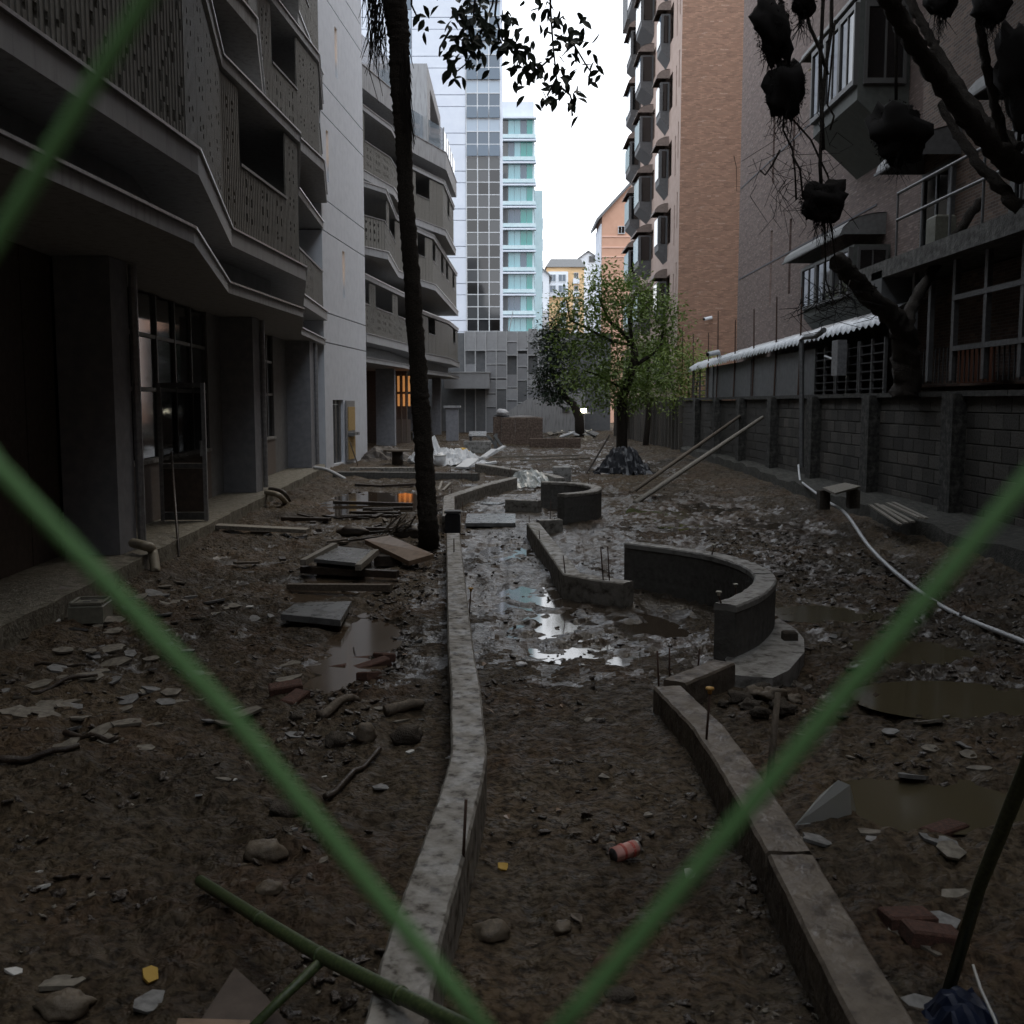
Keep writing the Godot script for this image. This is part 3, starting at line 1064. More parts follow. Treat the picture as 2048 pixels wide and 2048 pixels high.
# ---------------------------------------------------------------- the white stair block
func build_white_block() -> void:
	var r := thing("stair_block", "tall pale rendered stair block with narrow lit slit windows and shadow joints", "building")
	var a := Vector3(-4.78, 0, -27.0)
	var u := Vector3(0.076, 0, -1.0).normalized()
	var L := 5.0
	var H := 21.0
	var joints := [3.3, 4.06, 6.1, 6.9, 9.0, 9.75, 11.95, 12.7, 14.9, 15.6]
	var win := [[1.68, 10.28, 0.27, 1.28], [0.58, 7.38, 0.24, 1.28], [2.15, 4.6, 0.27, 1.26]]
	var y0 := -0.1
	var cuts := joints.duplicate()
	cuts.append(H)
	for j in cuts:
		var holes := []
		for w in win:
			if w[1] > y0 - 0.01 and w[1] + w[3] < j:
				holes.append(Rect2(w[0], w[1] - y0, w[2], w[3]))
		if y0 < 0.0:
			holes.append(Rect2(0.8, 0.22, 1.2, 1.7))
		var st := ST()
		holed_wall(st, a + Vector3.UP * y0, u, L, j - y0 - 0.03, holes, 0.16)
		# near face, far face and the little return into the joint
		var n := -u.cross(Vector3.UP)
		var b := a + u * L
		var h: float = j - 0.03
		for e in [a, b]:
			quad(st, Vector3(e.x, y0, e.z), Vector3(e.x, h, e.z), Vector3(-12, h, e.z), Vector3(-12, y0, e.z))
		quad(st, Vector3(a.x, h, a.z), Vector3(b.x, h, b.z), Vector3(-12, h, b.z), Vector3(-12, h, a.z))
		quad(st, Vector3(a.x, y0, a.z), Vector3(-12, y0, a.z), Vector3(-12, y0, b.z), Vector3(b.x, y0, b.z))
		fin(st, "wall_band", M.white_render, r)
		st = ST()
		var i := Vector3(-0.035, 0, 0)
		prism(st, PackedVector2Array([Vector2(a.x - 0.035, a.z - 0.03), Vector2(b.x - 0.035, b.z + 0.03), Vector2(-11.9, b.z + 0.03), Vector2(-11.9, a.z - 0.03)]), h - 0.004, j + 0.004)
		fin(st, "shadow_joint", M.groove, r)
		y0 = j
	var nrm := u.cross(Vector3.UP).normalized()
	var bs := Basis(u, Vector3.UP, nrm)
	for w in win:
		var st := ST()
		var c: Vector3 = a + u * (w[0] + w[2] * 0.5) + Vector3.UP * (w[1] + w[3] * 0.5) - nrm * 0.13
		box(st, c + Vector3(0, w[3] * 0.5 - 0.02, 0), Vector3(w[2], 0.04, 0.05), bs)
		box(st, c - Vector3(0, w[3] * 0.5 - 0.02, 0), Vector3(w[2], 0.04, 0.05), bs)
		box(st, c + Vector3(0, -w[3] * 0.2, 0), Vector3(w[2] - 0.06, 0.035, 0.045), bs)
		for s in [-1, 1]:
			box(st, c + u * s * (w[2] * 0.5 - 0.016), Vector3(0.03, w[3] - 0.082, 0.05), bs)
		var f := fin(st, "window", M.frame_gray, r)
		st = ST()
		box(st, c + Vector3(0, w[3] * 0.14, 0), Vector3(w[2] - 0.066, w[3] * 0.62, 0.012), bs)
		fin(st, "lit_window_pane", M.lit_slit, f)
		st = ST()
		box(st, c + Vector3(0, -w[3] * 0.345, 0), Vector3(w[2] - 0.066, w[3] * 0.24, 0.012), bs)
		fin(st, "pane", M.pane_mid, f)
	# meter niche with its door swung open
	var o := a + u * 0.8
	var st2 := ST()
	box(st2, o + u * 0.6 + Vector3.UP * 0.97 - nrm * 0.17, Vector3(1.22, 1.74, 0.02), bs)
	fin(st2, "niche_back", M.inner, r)
	for k in 2:
		st2 = ST()
		box(st2, o + u * (0.55 + 0.45 * k) + Vector3.UP * 0.97 - nrm * 0.11, Vector3(0.2, 1.68, 0.1), bs)
		fin(st2, "riser_duct", M.frame_gray, r)
	st2 = ST()
	box(st2, o + u * 0.05 + Vector3.UP * 1.7 + nrm * 0.0, Vector3(0.02, 0.02, 0.25), bs.rotated(Vector3.UP, 0.4))
	fin(st2, "loose_cable", M.pvc_white, r)
	var dl := thing("cabinet_door", "open cabinet door with ochre board on its inner face against the pale block", "door", o + u * 1.82 + nrm * 0.01 + Vector3.UP * 0.1)
	dl.basis = bs
	st2 = ST()
	box(st2, Vector3(0.0, 0.85, 0.03), Vector3(1.05, 1.7, 0.03))
	fin(st2, "leaf", M.frame_pale, dl)
	st2 = ST()
	box(st2, Vector3(0.05, 1.2, 0.056), Vector3(0.8, 0.66, 0.02))
	fin(st2, "upper_board", M.ochre, dl)
	st2 = ST()
	box(st2, Vector3(0.05, 0.38, 0.056), Vector3(0.8, 0.62, 0.02))
	fin(st2, "lower_board", M.ochre, dl)
	st2 = ST()
	prism(st2, PackedVector2Array([Vector2(-0.4, 0.05), Vector2(0.4, 0.05), Vector2(0.3, 0.22), Vector2(-0.3, 0.22)]), 0.74, 0.82)
	fin(st2, "meter_hood", M.board_gray, dl)
	var broom := thing("leaning_pole", "thin wooden pole leaning against the open cabinet door", "pole", on(Vector3(-4.201, 0.000, -28.616)))
	st2 = ST()
	tube(st2, [Vector3.ZERO, Vector3(-4.419, 0.709, -28.600) - broom.position], [0.02, 0.016], 6)
	fin(st2, "pole_shaft", M.wood, broom, true)

# ---------------------------------------------------------------- the far wing
func build_far_wing() -> void:
	var r := thing("balcony_wing", "pale grey wing with folded balconies beyond the white stair block", "building")
	var back := -15.0
	var Q1 := [Vector2(-4.75, -34.4), Vector2(-4.1, -40.5), Vector2(-4.05, -48.0), Vector2(-3.2, -54.0), Vector2(-3.0, -59.8)]
	var Q2 := [Vector2(-4.8, -33.6), Vector2(-4.1, -35.0), Vector2(-4.28, -39.8), Vector2(-3.95, -42.0), Vector2(-3.25, -44.6), Vector2(-2.95, -57.6)]
	var Q3 := [Vector2(-4.86, -34.0), Vector2(-4.13, -37.1), Vector2(-4.05, -42.8), Vector2(-2.9, -46.0), Vector2(-2.78, -52.0)]
	slab(r, "ledge", Q1, 0.0, back, 3.06, 3.2, M.slab)
	for q in [[Q1, Q1, 3.22, 3.69, -0.6], [Q1, Q2, 5.88, 6.39, -1.3], [Q2, Q3, 8.66, 8.84, -1.3], [Q3, Q3, 11.16, 11.59, -1.2]]:
		var st := ST()
		prism(st, area_of(offs(q[0], q[4]), back), q[2], q[3])
		fin(st, "recessed_band", M.soffit, r)
	slab(r, "floor_slab", Q1, 0.05, back, 3.7, 3.97, M.slab)
	slab(r, "ledge", Q1, 0.0, back, 5.72, 5.86, M.slab)
	slab(r, "floor_slab", Q2, 0.05, back, 6.4, 6.63, M.slab)
	slab(r, "ledge", Q2, 0.0, back, 8.5, 8.64, M.slab)
	slab(r, "floor_slab", Q3, 0.05, back, 8.85, 9.1, M.slab)
	slab(r, "ledge", Q3, 0.0, back, 11.0, 11.14, M.slab)
	slab(r, "parapet", Q3, 0.1, back, 11.6, 12.3, M.slab)
	screens(r, offs(Q1, -0.06), 3.99, 5.7, M.screen, ["otoooto", "oopppp", "spss", "ssps"], 0.92)
	screens(r, offs(Q2, -0.06), 6.65, 8.48, M.screen, ["o", "otooo", "sss", "sps", "psspspssps"], 0.95)
	screens(r, offs(Q3, -0.06), 9.12, 10.98, M.screen, ["tooo", "ooopts", "sppss", "sspss"], 0.95)
	for q in [[Q1, 3.98, 5.71], [Q2, 6.64, 8.49], [Q3, 9.11, 10.99]]:
		var st := ST()
		prism(st, area_of(offs(q[0], -1.5), back), q[1], q[2])
		fin(st, "inner_wall", M.inner, r)
		var en: Vector2 = q[0][q[0].size() - 1]
		st = ST()
		box(st, Vector3(en.x - 0.9, (q[1] + q[2]) * 0.5, en.y + 0.1), Vector3(1.6, q[2] - q[1] - 0.01, 0.16))
		fin(st, "end_wall", M.slab, r)
	# glass railing round the roof
	var n := 0
	for s in Q3.size() - 1:
		var a: Vector2 = Q3[s]
		var b: Vector2 = Q3[s + 1]
		var k := maxi(2, int((b - a).length() / 1.2))
		for i in k:
			var p := a.lerp(b, float(i) / k)
			var e := a.lerp(b, float(i + 1) / k)
			var u := Vector3(e.x - p.x, 0, e.y - p.y)
			var bs := Basis(u.normalized(), Vector3.UP, u.normalized().cross(Vector3.UP))
			var st := ST()
			box(st, Vector3(p.x, 12.33, p.y) + u * 0.5 + Vector3(0, 0.5, 0), Vector3(u.length() - 0.06, 0.94, 0.02), bs)
			fin(st, "railing_pane", M.rail_glass, r)
			st = ST()
			box(st, Vector3(p.x, 12.84, p.y), Vector3(0.05, 1.04, 0.05), bs)
			fin(st, "railing_post", M.frame_pale, r)
			n += 1
	# roof pavilion with an opening in its side
	var st := ST()
	holed_wall(st, Vector3(-3.43, 12.3, -44.0), Vector3(0, 0, -1), 8.0, 3.05, [Rect2(1.5, 0.3, 5.6, 2.2)], 0.5)
	quad(st, Vector3(-8, 12.3, -44), Vector3(-8, 15.35, -44), Vector3(-3.43, 15.35, -44), Vector3(-3.43, 12.3, -44))
	quad(st, Vector3(-8, 15.35, -44), Vector3(-8, 15.35, -52), Vector3(-3.43, 15.35, -52), Vector3(-3.43, 15.35, -44))
	quad(st, Vector3(-3.43, 12.3, -52), Vector3(-3.43, 15.35, -52), Vector3(-8, 15.35, -52), Vector3(-8, 12.3, -52))
	quad(st, Vector3(-8, 12.3, -52), Vector3(-8, 15.35, -52), Vector3(-8, 15.35, -44), Vector3(-8, 12.3, -44))
	fin(st, "roof_pavilion", M.slab, r)
	st = ST()
	box(st, Vector3(-5.0, 13.7, -48.3), Vector3(2.0, 2.6, 6.6))
	fin(st, "pavilion_inner_wall", M.inner, r)
	# ground floor: piers, dark recess and a lit doorway
	for q in [[-5.35, -4.62, 41.5], [-4.62, -4.1, 49.0], [-4.2, -3.75, 55.5]]:
		st = ST()
		box(st, Vector3((q[0] + q[1]) / 2.0, 1.55, -q[2] - 0.25), Vector3(q[1] - q[0], 3.0, 0.5))
		fin(st, "pier", M.pier, r)
	st = ST()
	prism(st, PackedVector2Array([Vector2(-6.4, -32.2), Vector2(-6.2, -60.0), Vector2(back, -60.0), Vector2(back, -32.2)]), 0.0, 3.05)
	fin(st, "inner_wall", M.inner, r)
	st = ST()
	box(st, Vector3(-5.4, 1.55, -44.3), Vector3(2.0, 3.0, 0.2))
	fin(st, "bay_wall", M.brown_panel, r)
	var dz := -44.18
	for k in 3:
		for q in [[1.6, 2.1], [2.2, 2.85]]:
			st = ST()
			box(st, Vector3(-4.74 + 0.22 * k, (q[0] + q[1]) / 2.0, dz + 0.02), Vector3(0.09, q[1] - q[0], 0.02))
			fin(st, "lit_window_pane", M.lit_amber, r)
	for k in 3:
		st = ST()
		box(st, Vector3(-4.85 + 0.22 * k, 1.5, dz + 0.03), Vector3(0.05, 2.95, 0.05))
		fin(st, "door_stile", M.wood, r)
	st = ST()
	box(st, Vector3(-4.6, 0.55, dz + 0.01), Vector3(0.7, 1.0, 0.02))
	fin(st, "door_panel", M.dado, r)
	var lo := OmniLight3D.new()
	lo.name = "doorway_glow"
	lo.light_color = Color(1.0, 0.55, 0.22)
	lo.light_energy = 0.025
	lo.omni_range = 12.0
	lo.shadow_enabled = true
	lo.light_size = 0.3
	lo.position = Vector3(-4.4, 1.9, dz + 0.9)
	r.add_child(lo)
	# window in the last bay
	st = ST()
	box(st, Vector3(-5.2, 1.7, -52.0), Vector3(1.6, 2.6, 0.15))
	fin(st, "bay_wall", M.pier, r)

# ---------------------------------------------------------------- the low building clad in grey panels
func build_panel_building() -> void:
	var r := thing("panel_clad_building", "low grey building faced with a chequer of metal panels closing the yard", "building")
	var d := 62.0
	var st := ST()
	box(st, Vector3(-1.6, 2.9, -d - 4.2), Vector3(14.8, 5.8, 8.0))
	fin(st, "body_wall", M.panel_c, r)
	# panels: column, top and bottom edge (metres above ground), tone
	var col0 := -1.53
	var cw := 0.612
	var cols := [
		[[5.9, 4.78, 1], [4.0, 3.15, 0], [3.1, 2.55, 1]],
		[[5.9, 4.78, 1], [2.45, 0.0, 2]],
		[[5.9, 4.78, 1], [4.74, 3.98, 0], [3.94, 3.18, 0], [3.1, 2.3, 0], [2.24, 1.5, 1], [1.44, 0.0, 0]],
		[[5.9, 4.78, 1], [4.74, 3.98, 0], [3.94, 3.18, 0], [3.1, 2.55, 1], [2.5, 0.0, 2]],
		[[5.9, 5.28, 1], [5.24, 4.5, 0], [3.4, 2.65, 0], [2.6, 1.9, 1], [1.84, 0.0, 0]],
		[[5.9, 4.78, 1], [4.6, 3.85, 0], [3.8, 3.05, 0], [3.0, 1.75, 2], [1.7, 0.0, 1]],
		[[6.05, 5.28, 1], [5.24, 4.5, 0], [3.4, 2.65, 1], [2.6, 1.9, 0], [1.84, 0.0, 2]],
		[[6.05, 4.78, 1], [4.6, 3.85, 0], [3.8, 2.6, 1], [2.5, 0.0, 0]],
		[[6.0, 4.78, 1], [4.7, 3.5, 0], [3.4, 2.0, 1], [1.9, 0.0, 0]],
		[[6.0, 4.78, 0], [4.7, 3.5, 1], [3.4, 2.0, 0], [1.9, 0.0, 1]],
	]
	for c in cols.size():
		var x := col0 - 0.612 * 2.0 + cw * c + cw * 0.5
		for q in cols[c]:
			st = ST()
			var h: float = q[0] - q[1]
			box(st, Vector3(x, (q[0] + q[1]) / 2.0, -d + 0.05), Vector3(cw - 0.07, h - 0.05, 0.05))
			var o := fin(st, "panel", [M.panel_a, M.panel_b, M.panel_c][q[2]], r)
		st = ST()
		box(st, Vector3(x - cw * 0.5, 2.95, -d + 0.06), Vector3(0.05, 5.9, 0.12))
		fin(st, "panel_frame", M.panel_frame, r)
		for q in cols[c]:
			st = ST()
			box(st, Vector3(x, q[1], -d + 0.065), Vector3(cw - 0.06, 0.04, 0.1))
			fin(st, "panel_frame", M.panel_frame, r)
	# balcony of the recessed bay
	st = ST()
	box(st, Vector3(-2.6, 3.0, -d + 0.6), Vector3(2.6, 0.9, 1.3))
	fin(st, "balcony", M.panel_b, r)
	st = ST()
	box(st, Vector3(-2.6, 3.48, -d + 0.6), Vector3(2.7, 0.05, 1.4))
	fin(st, "handrail", M.panel_frame, r)
	# pale sloping stair wall in front of the panels
	st = ST()
	var a := Vector3(-0.300, 1.205, -60.800)
	var b := Vector3(0.950, 1.979, -60.800)
	prism(st, PackedVector2Array([Vector2(0, 0), Vector2(1, 0), Vector2(1, 1)]), 0, 0.001)
	st = ST()
	var f := [Vector3(a.x, 0, -60.8), a, b, Vector3(4.2, b.y + 0.5, -60.8), Vector3(4.2, 0, -60.8)]
	var g := []
	for p in f:
		g.append(p + Vector3(0, 0, -0.3))
	for i in range(1, 4):
		tri(st, f[0], f[i], f[i + 1])
		tri(st, g[0], g[i + 1], g[i])
	for i in 5:
		var j := (i + 1) % 5
		quad(st, f[i], g[i], g[j], f[j])
	fin(st, "stair_wall", M.slab, r)
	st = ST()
	box(st, Vector3(3.110, 1.349, -60.750), Vector3(0.42, 0.28, 0.06))  # dark box stands for the shade inside an open vent
	fin(st, "dark_vent_box", M.dark_metal, r)
	# roof parapet block and mast
	st = ST()
	tube(st, [Vector3(-0.178, 5.906, -63.000), Vector3(0.059, 7.133, -63.000)], [0.03, 0.02], 6)
	fin(st, "roof_mast", M.frame_pale, r, true)
	# small lamp with its hood beyond the yard
	var lp := thing("wall_lamp", "small glowing white lamp under a flat hood near the panel building", "lamp", Vector3(3.931, 1.313, -58.000))
	st = ST()
	box(st, Vector3(0, 0, 0), Vector3(0.34, 0.2, 0.12))
	fin(st, "lamp_face", M.lit_lamp, lp)
	st = ST()
	box(st, Vector3(0.15, -0.14, 0), Vector3(0.75, 0.05, 0.2))
	fin(st, "hood", M.frame_pale, lp)
	st = ST()
	box(st, Vector3(0.0, -0.9, -0.16), Vector3(0.1, 2.3, 0.1))
	fin(st, "post", M.frame_gray, lp)
	var lo := OmniLight3D.new()
	lo.name = "lamp_glow"
	lo.light_color = Color(1.0, 0.98, 0.88)
	lo.light_energy = 0.3
	lo.omni_range = 15.0
	lo.shadow_enabled = true
	lo.light_size = 0.15
	lo.position = Vector3(0, 0, 0.2)
	lp.add_child(lo)

# ---------------------------------------------------------------- the white tower and the teal tower
func build_towers() -> void:
	var r := thing("white_tower", "tall white tower with a narrow glass curtain of square panes at its corner", "building")
	var d := 88.0
	var st := ST()
	box(st, Vector3(-7.5, 22.0, -d - 6.0), Vector3(13.0, 44.0, 11.8))
	fin(st, "body_wall", M.tower_white, r)
	# storey bands of cladding, each with a joint above and below
	var y := 1.6
	for f in 14:
		for q in [[-9.3 - 4.7, -9.3], [-8.05, -3.78]]:
			for b in [[0.0, 0.86], [0.92, 2.95]]:
				st = ST()
				box(st, Vector3((q[0] + q[1]) / 2.0, y + (b[0] + b[1]) / 2.0, -d + 0.0), Vector3(q[1] - q[0], b[1] - b[0], 0.16))
				fin(st, "cladding_panel", M.tower_white, r)
		y += 3.0
	st = ST()
	box(st, Vector3(-7.5, 22.0, -d - 0.09), Vector3(12.9, 44.0, 0.04))
	fin(st, "joint_backing", M.tower_line, r)
	# window column
	for f in 14:
		for k in 2:
			st = ST()
			box(st, Vector3(-8.67, 1.6 + 3.0 * f + 0.75 + 1.5 * k, -d - 0.02), Vector3(1.1, 1.4, 0.05))
			fin(st, "pane", M.pane_clear if k else M.pane_pale, r)
	# the curtain: three columns of panes in a pale frame
	var x0 := -3.72
	var cw := 0.92
	for f in 42:
		for k in 3:
			st = ST()
			var tone: Material = M.pane_mid
			var low := f < 20
			if low:
				tone = [M.pane_dark, M.pane_mid, M.pane_dusk, M.pane_dark, M.pane_mid][(f * 7 + k * 3 + (f * k) % 4) % 5] if (f % 3) != 1 else M.pane_mid
			else:
				tone = M.pane_clear if f % 3 == 0 else M.pane_pale
			var tilt := Basis()
			var off := Vector3.ZERO
			if f % 3 == 2 and f > 17:
				tilt = Basis(Vector3.RIGHT, -0.18)
				off = Vector3(0, 0.0, 0.12)
				tone = M.pane_clear
			box(st, Vector3(x0 + cw * (k + 0.5), 1.6 + f + 0.5, -d + 0.1) + off, Vector3(cw - 0.07, 0.93, 0.04), tilt)
			fin(st, "pane", tone, r)
	for k in 4:
		st = ST()
		box(st, Vector3(x0 + cw * k, 22.6, -d + 0.12), Vector3(0.07, 42.0, 0.1))
		fin(st, "mullion", M.frame_white, r)
	for f in 43:
		st = ST()
		box(st, Vector3(x0 + cw * 1.5, 1.6 + f, -d + 0.122), Vector3(cw * 3.0, 0.06, 0.08))
		fin(st, "transom", M.frame_white, r)
	st = ST()
	box(st, Vector3(-0.86, 22.0, -d - 0.3), Vector3(0.2, 44.0, 1.0))
	fin(st, "corner_pier", M.tower_white, r)

	var t := thing("teal_tower", "slim apartment tower with teal glazed bays behind the white tower", "building")
	d = 150.0
	st = ST()
	box(st, Vector3(-1.2, 20.5, -d - 5.0), Vector3(8.6, 41.0, 10.0))
	fin(st, "body_wall", M.teal_wall, t)
	st = ST()
	box(st, Vector3(0.8, 41.6, -d - 4.0), Vector3(4.5, 3.2, 7.0))
	fin(st, "parapet", M.tower_white, t)
	st = ST()
	box(st, Vector3(3.6, 16.0, -d - 7.0), Vector3(1.6, 32.0, 5.0))
	fin(st, "side_bay", M.teal_wall, t)
	for f in 13:
		var yy := 38.4 - 3.0 * f
		st = ST()
		box(st, Vector3(0.85, yy - 0.1, -d + 0.25), Vector3(4.9, 0.5, 0.9))
		fin(st, "balcony_band", M.teal_wall, t)
		st = ST()
		box(st, Vector3(0.85, yy + 2.35, -d + 0.3), Vector3(5.0, 0.22, 1.1))
		fin(st, "cornice", M.tower_white, t)
		var g := RandomNumberGenerator.new()
		g.seed = 900 + f
		for k in 5:
			st = ST()
			box(st, Vector3(-0.95 + 0.85 * k, yy + 1.2, -d + 0.05), Vector3(0.78, 2.0, 0.12))
			var tone: Material = M.pane_teal_pale
			if k == 0:
				tone = M.pane_mid
			elif k == 4 or (k == 3 and g.randf() < 0.4):
				tone = M.pane_teal
			elif g.randf() < 0.2:
				tone = M.pane_clear
			fin(st, "pane", tone, t)
		for k in 2:
			st = ST()
			box(st, Vector3(3.12, yy + 1.2, -d - 1.0 - 2.0 * k), Vector3(0.08, 1.8, 1.5))
			fin(st, "pane", M.pane_teal if k else M.pane_clear, t)
		if yy < 29.0:
			st = ST()
			box(st, Vector3(4.42, yy + 1.0, -d - 6.0), Vector3(0.1, 1.6, 2.4))
			fin(st, "pane", M.pane_clear, t)

# ---------------------------------------------------------------- houses far down the street
func gable_house(n: String, label: String, x0: float, x1: float, d: float, y1: float, ridge: float, ridge_x: float, wall: Material, roof: Material, deep := 12.0) -> Node3D:
	var r := thing(n, label, "building")
	var st := ST()
	var f := [Vector3(x0, 0, -d), Vector3(x0, y1, -d), Vector3(ridge_x, ridge, -d), Vector3(x1, y1, -d), Vector3(x1, 0, -d)]
	var g := []
	for p in f:
		g.append(p + Vector3(0, 0, -deep))
	for i in range(1, 4):
		tri(st, f[0], f[i], f[i + 1])
		tri(st, g[0], g[i + 1], g[i])
	for i in [0, 3]:
		quad(st, f[i], g[i], g[i + 1], f[i + 1])
	fin(st, "wall", wall, r)
	st = ST()
	for s in [[x0, -0.5], [x1, 0.5]]:
		var e := Vector3(s[0] + s[1], y1 - absf(s[1]) * (ridge - y1) / maxf(absf(s[0] - ridge_x), 0.1), -d + 0.4)
		var p := Vector3(ridge_x, ridge, -d + 0.4)
		var k := Vector3(0, 0, -deep - 0.8)
		var t := Vector3(0, 0.3, 0)
		quad(st, e, p, p + t, e + t)
		quad(st, e + t, p + t, p + t + k, e + t + k)
		quad(st, e, e + k, p + k, p)
		quad(st, e, e + t, e + t + k, e + k)
	fin(st, "roof", roof, r)
	return r

func window_part(r: Node, c: Vector3, w: float, h: float, frame: Material, pane: Material, bs := Basis()) -> void:
	var st := ST()
	for s in [-1, 1]:
		box(st, c + bs * Vector3(s * w * 0.5, 0, 0), Vector3(w * 0.08, h * 1.08, 0.12), bs)
		box(st, c + bs * Vector3(0, s * h * 0.5, 0.01), Vector3(w * 0.92, h * 0.07, 0.1), bs)
	box(st, c, Vector3(w * 0.05, h * 0.93, 0.09), bs)
	var f := fin(st, "window", frame, r)
	st = ST()
	box(st, c, Vector3(w * 0.92, h * 0.93, 0.05), bs)
	fin(st, "pane", pane, f)

func build_far_houses() -> void:
	# peach gable beyond the brick tower
	var d := 92.0
	var a := Vector3(7.712, 35.310, -92.000)
	var r := gable_house("peach_house", "peach gabled house with thin pale bands and one small window", a.x, 13.0, d, 17.6, 22.2, 12.0, M.peach, M.roof_gray, 6.0)
	for y in [10.2, 12.3, 14.2, 15.0, 15.9]:
		var st := ST()
		box(st, Vector3(a.x + 2.4, y, -d + 0.02), Vector3(4.8, 0.1, 0.1))
		fin(st, "pale_band", M.peach_line, r)
	window_part(r, Vector3(9.373, 16.437, -91.900), 0.55, 0.6, M.frame_white, M.pane_dark)
	var s := ST()
	box(s, Vector3(a.x - 0.06, 8.5, -d - 3.0), Vector3(0.1, 17.0, 5.8))
	fin(s, "side_wall", M.far_white, r)
	# orange and white block with a hipped grey roof
	d = 200.0
	r = thing("orange_block", "orange and white apartment block under a grey hipped roof far behind the trees", "building")
	s = ST()
	box(s, Vector3(10.0, 13.5, -d - 6.0), Vector3(7.0, 27.0, 12.0))
	fin(s, "wall", M.orange_wall, r)
	s = ST()
	var lo := [Vector3(6.2, 26.9, -d + 0.6), Vector3(13.8, 26.9, -d + 0.6), Vector3(13.8, 26.9, -d - 12.6), Vector3(6.2, 26.9, -d - 12.6)]
	var hi := [Vector3(7.3, 28.7, -d - 2.0), Vector3(12.9, 28.7, -d - 2.0), Vector3(12.9, 28.7, -d - 10.0), Vector3(7.3, 28.7, -d - 10.0)]
	for i in 4:
		var j := (i + 1) % 4
		quad(s, lo[i], lo[j], hi[j], hi[i])
	quad(s, hi[0], hi[1], hi[2], hi[3])
	quad(s, lo[3], lo[2], lo[1], lo[0])
	fin(s, "roof", M.roof_gray, r)
	s = ST()
	box(s, Vector3(8.6, 23.7, -d + 0.5), Vector3(3.7, 4.6, 1.0))
	fin(s, "white_bay", M.far_white, r)
	for k in 2:
		for q in 2:
			window_part(r, Vector3(7.6 + 1.75 * k, 24.8 - 2.0 * q, -d + 1.05), 1.4 - 0.3 * (1 - k), 1.3, M.frame_white, M.pane_clear)
	for q in 8:
		window_part(r, Vector3(12.0, 25.4 - 2.4 * q, -d + 0.05), 0.8, 1.0, M.frame_white, M.pane_dark)
		s = ST()
		box(s, Vector3(12.0, 24.3 - 2.4 * q, -d + 0.35), Vector3(1.2, 0.9, 0.6))
		fin(s, "balcony", M.far_white, r)
	for q in 6:
		window_part(r, Vector3(9.6, 20.0 - 2.8 * q, -d + 0.05), 1.0, 1.2, M.frame_white, M.pane_clear)
		s = ST()
		box(s, Vector3(9.6, 18.9 - 2.8 * q, -d + 0.35), Vector3(1.5, 0.8, 0.6))
		fin(s, "balcony", M.far_white, r)
	# white gabled house behind it
	r = gable_house("white_gable_house", "white gabled house rising behind the orange block", 11.5, 22.0, 232.0, 30.5, 34.2, 16.5, M.far_white, M.roof_gray, 12.0)
	window_part(r, Vector3(17.321, 32.653, -231.800), 1.2, 1.2, M.frame_gray, M.pane_dark)
	# pale block beside the teal tower
	r = gable_house("pale_block", "pale grey block with faint bands between the teal tower and orange block", 3.8, 6.6, 190.0, 24.2, 25.4, 5.2, M.far_white, M.roof_gray, 12.0)
	s = ST()
	box(s, Vector3(5.3, 9.0, -189.6), Vector3(2.6, 18.0, 0.5))
	fin(s, "lower_wall", M.far_gray, r)
	for y in [5.0, 8.0, 11.0, 14.0, 17.0]:
		s = ST()
		box(s, Vector3(5.3, y, -189.3), Vector3(2.6, 0.25, 0.2))
		fin(s, "band", M.tower_line, r)
	window_part(r, Vector3(4.7, 22.6, -189.9), 0.8, 1.0, M.frame_gray, M.pane_dark)

# ---------------------------------------------------------------- the tall brick tower
# a rounded sheet awning: a quarter arc along +x by length, reaching out along -x... in its own axes: x along the wall, z outwards
func awning_mesh(w: float, out: float, drop: float) -> ArrayMesh:
	var st := ST()
	var n := 5
	var prev_z := 0.0
	var prev_y := 0.0
	for i in range(1, n + 1):
		var a := PI * 0.5 * i / n
		var z := out * sin(a)
		var y := -drop * (1.0 - cos(a))
		for t in [0.0, -0.02]:
			quad(st, Vector3(-w / 2, prev_y + t, prev_z), Vector3(-w / 2, y + t, z), Vector3(w / 2, y + t, z), Vector3(w / 2, prev_y + t, prev_z))
		for s in [-1, 1]:
			quad(st, Vector3(s * w / 2, prev_y, prev_z), Vector3(s * w / 2, y, z), Vector3(s * w / 2, y - 0.02, z), Vector3(s * w / 2, prev_y - 0.02, prev_z))
			tri(st, Vector3(s * w / 2, -drop, 0), Vector3(s * w / 2, y, z), Vector3(s * w / 2, prev_y, prev_z))
		prev_z = z
		prev_y = y
	box(st, Vector3(0, -drop - 0.01, out), Vector3(w + 0.04, 0.04, 0.04))
	return mesh_of(st)

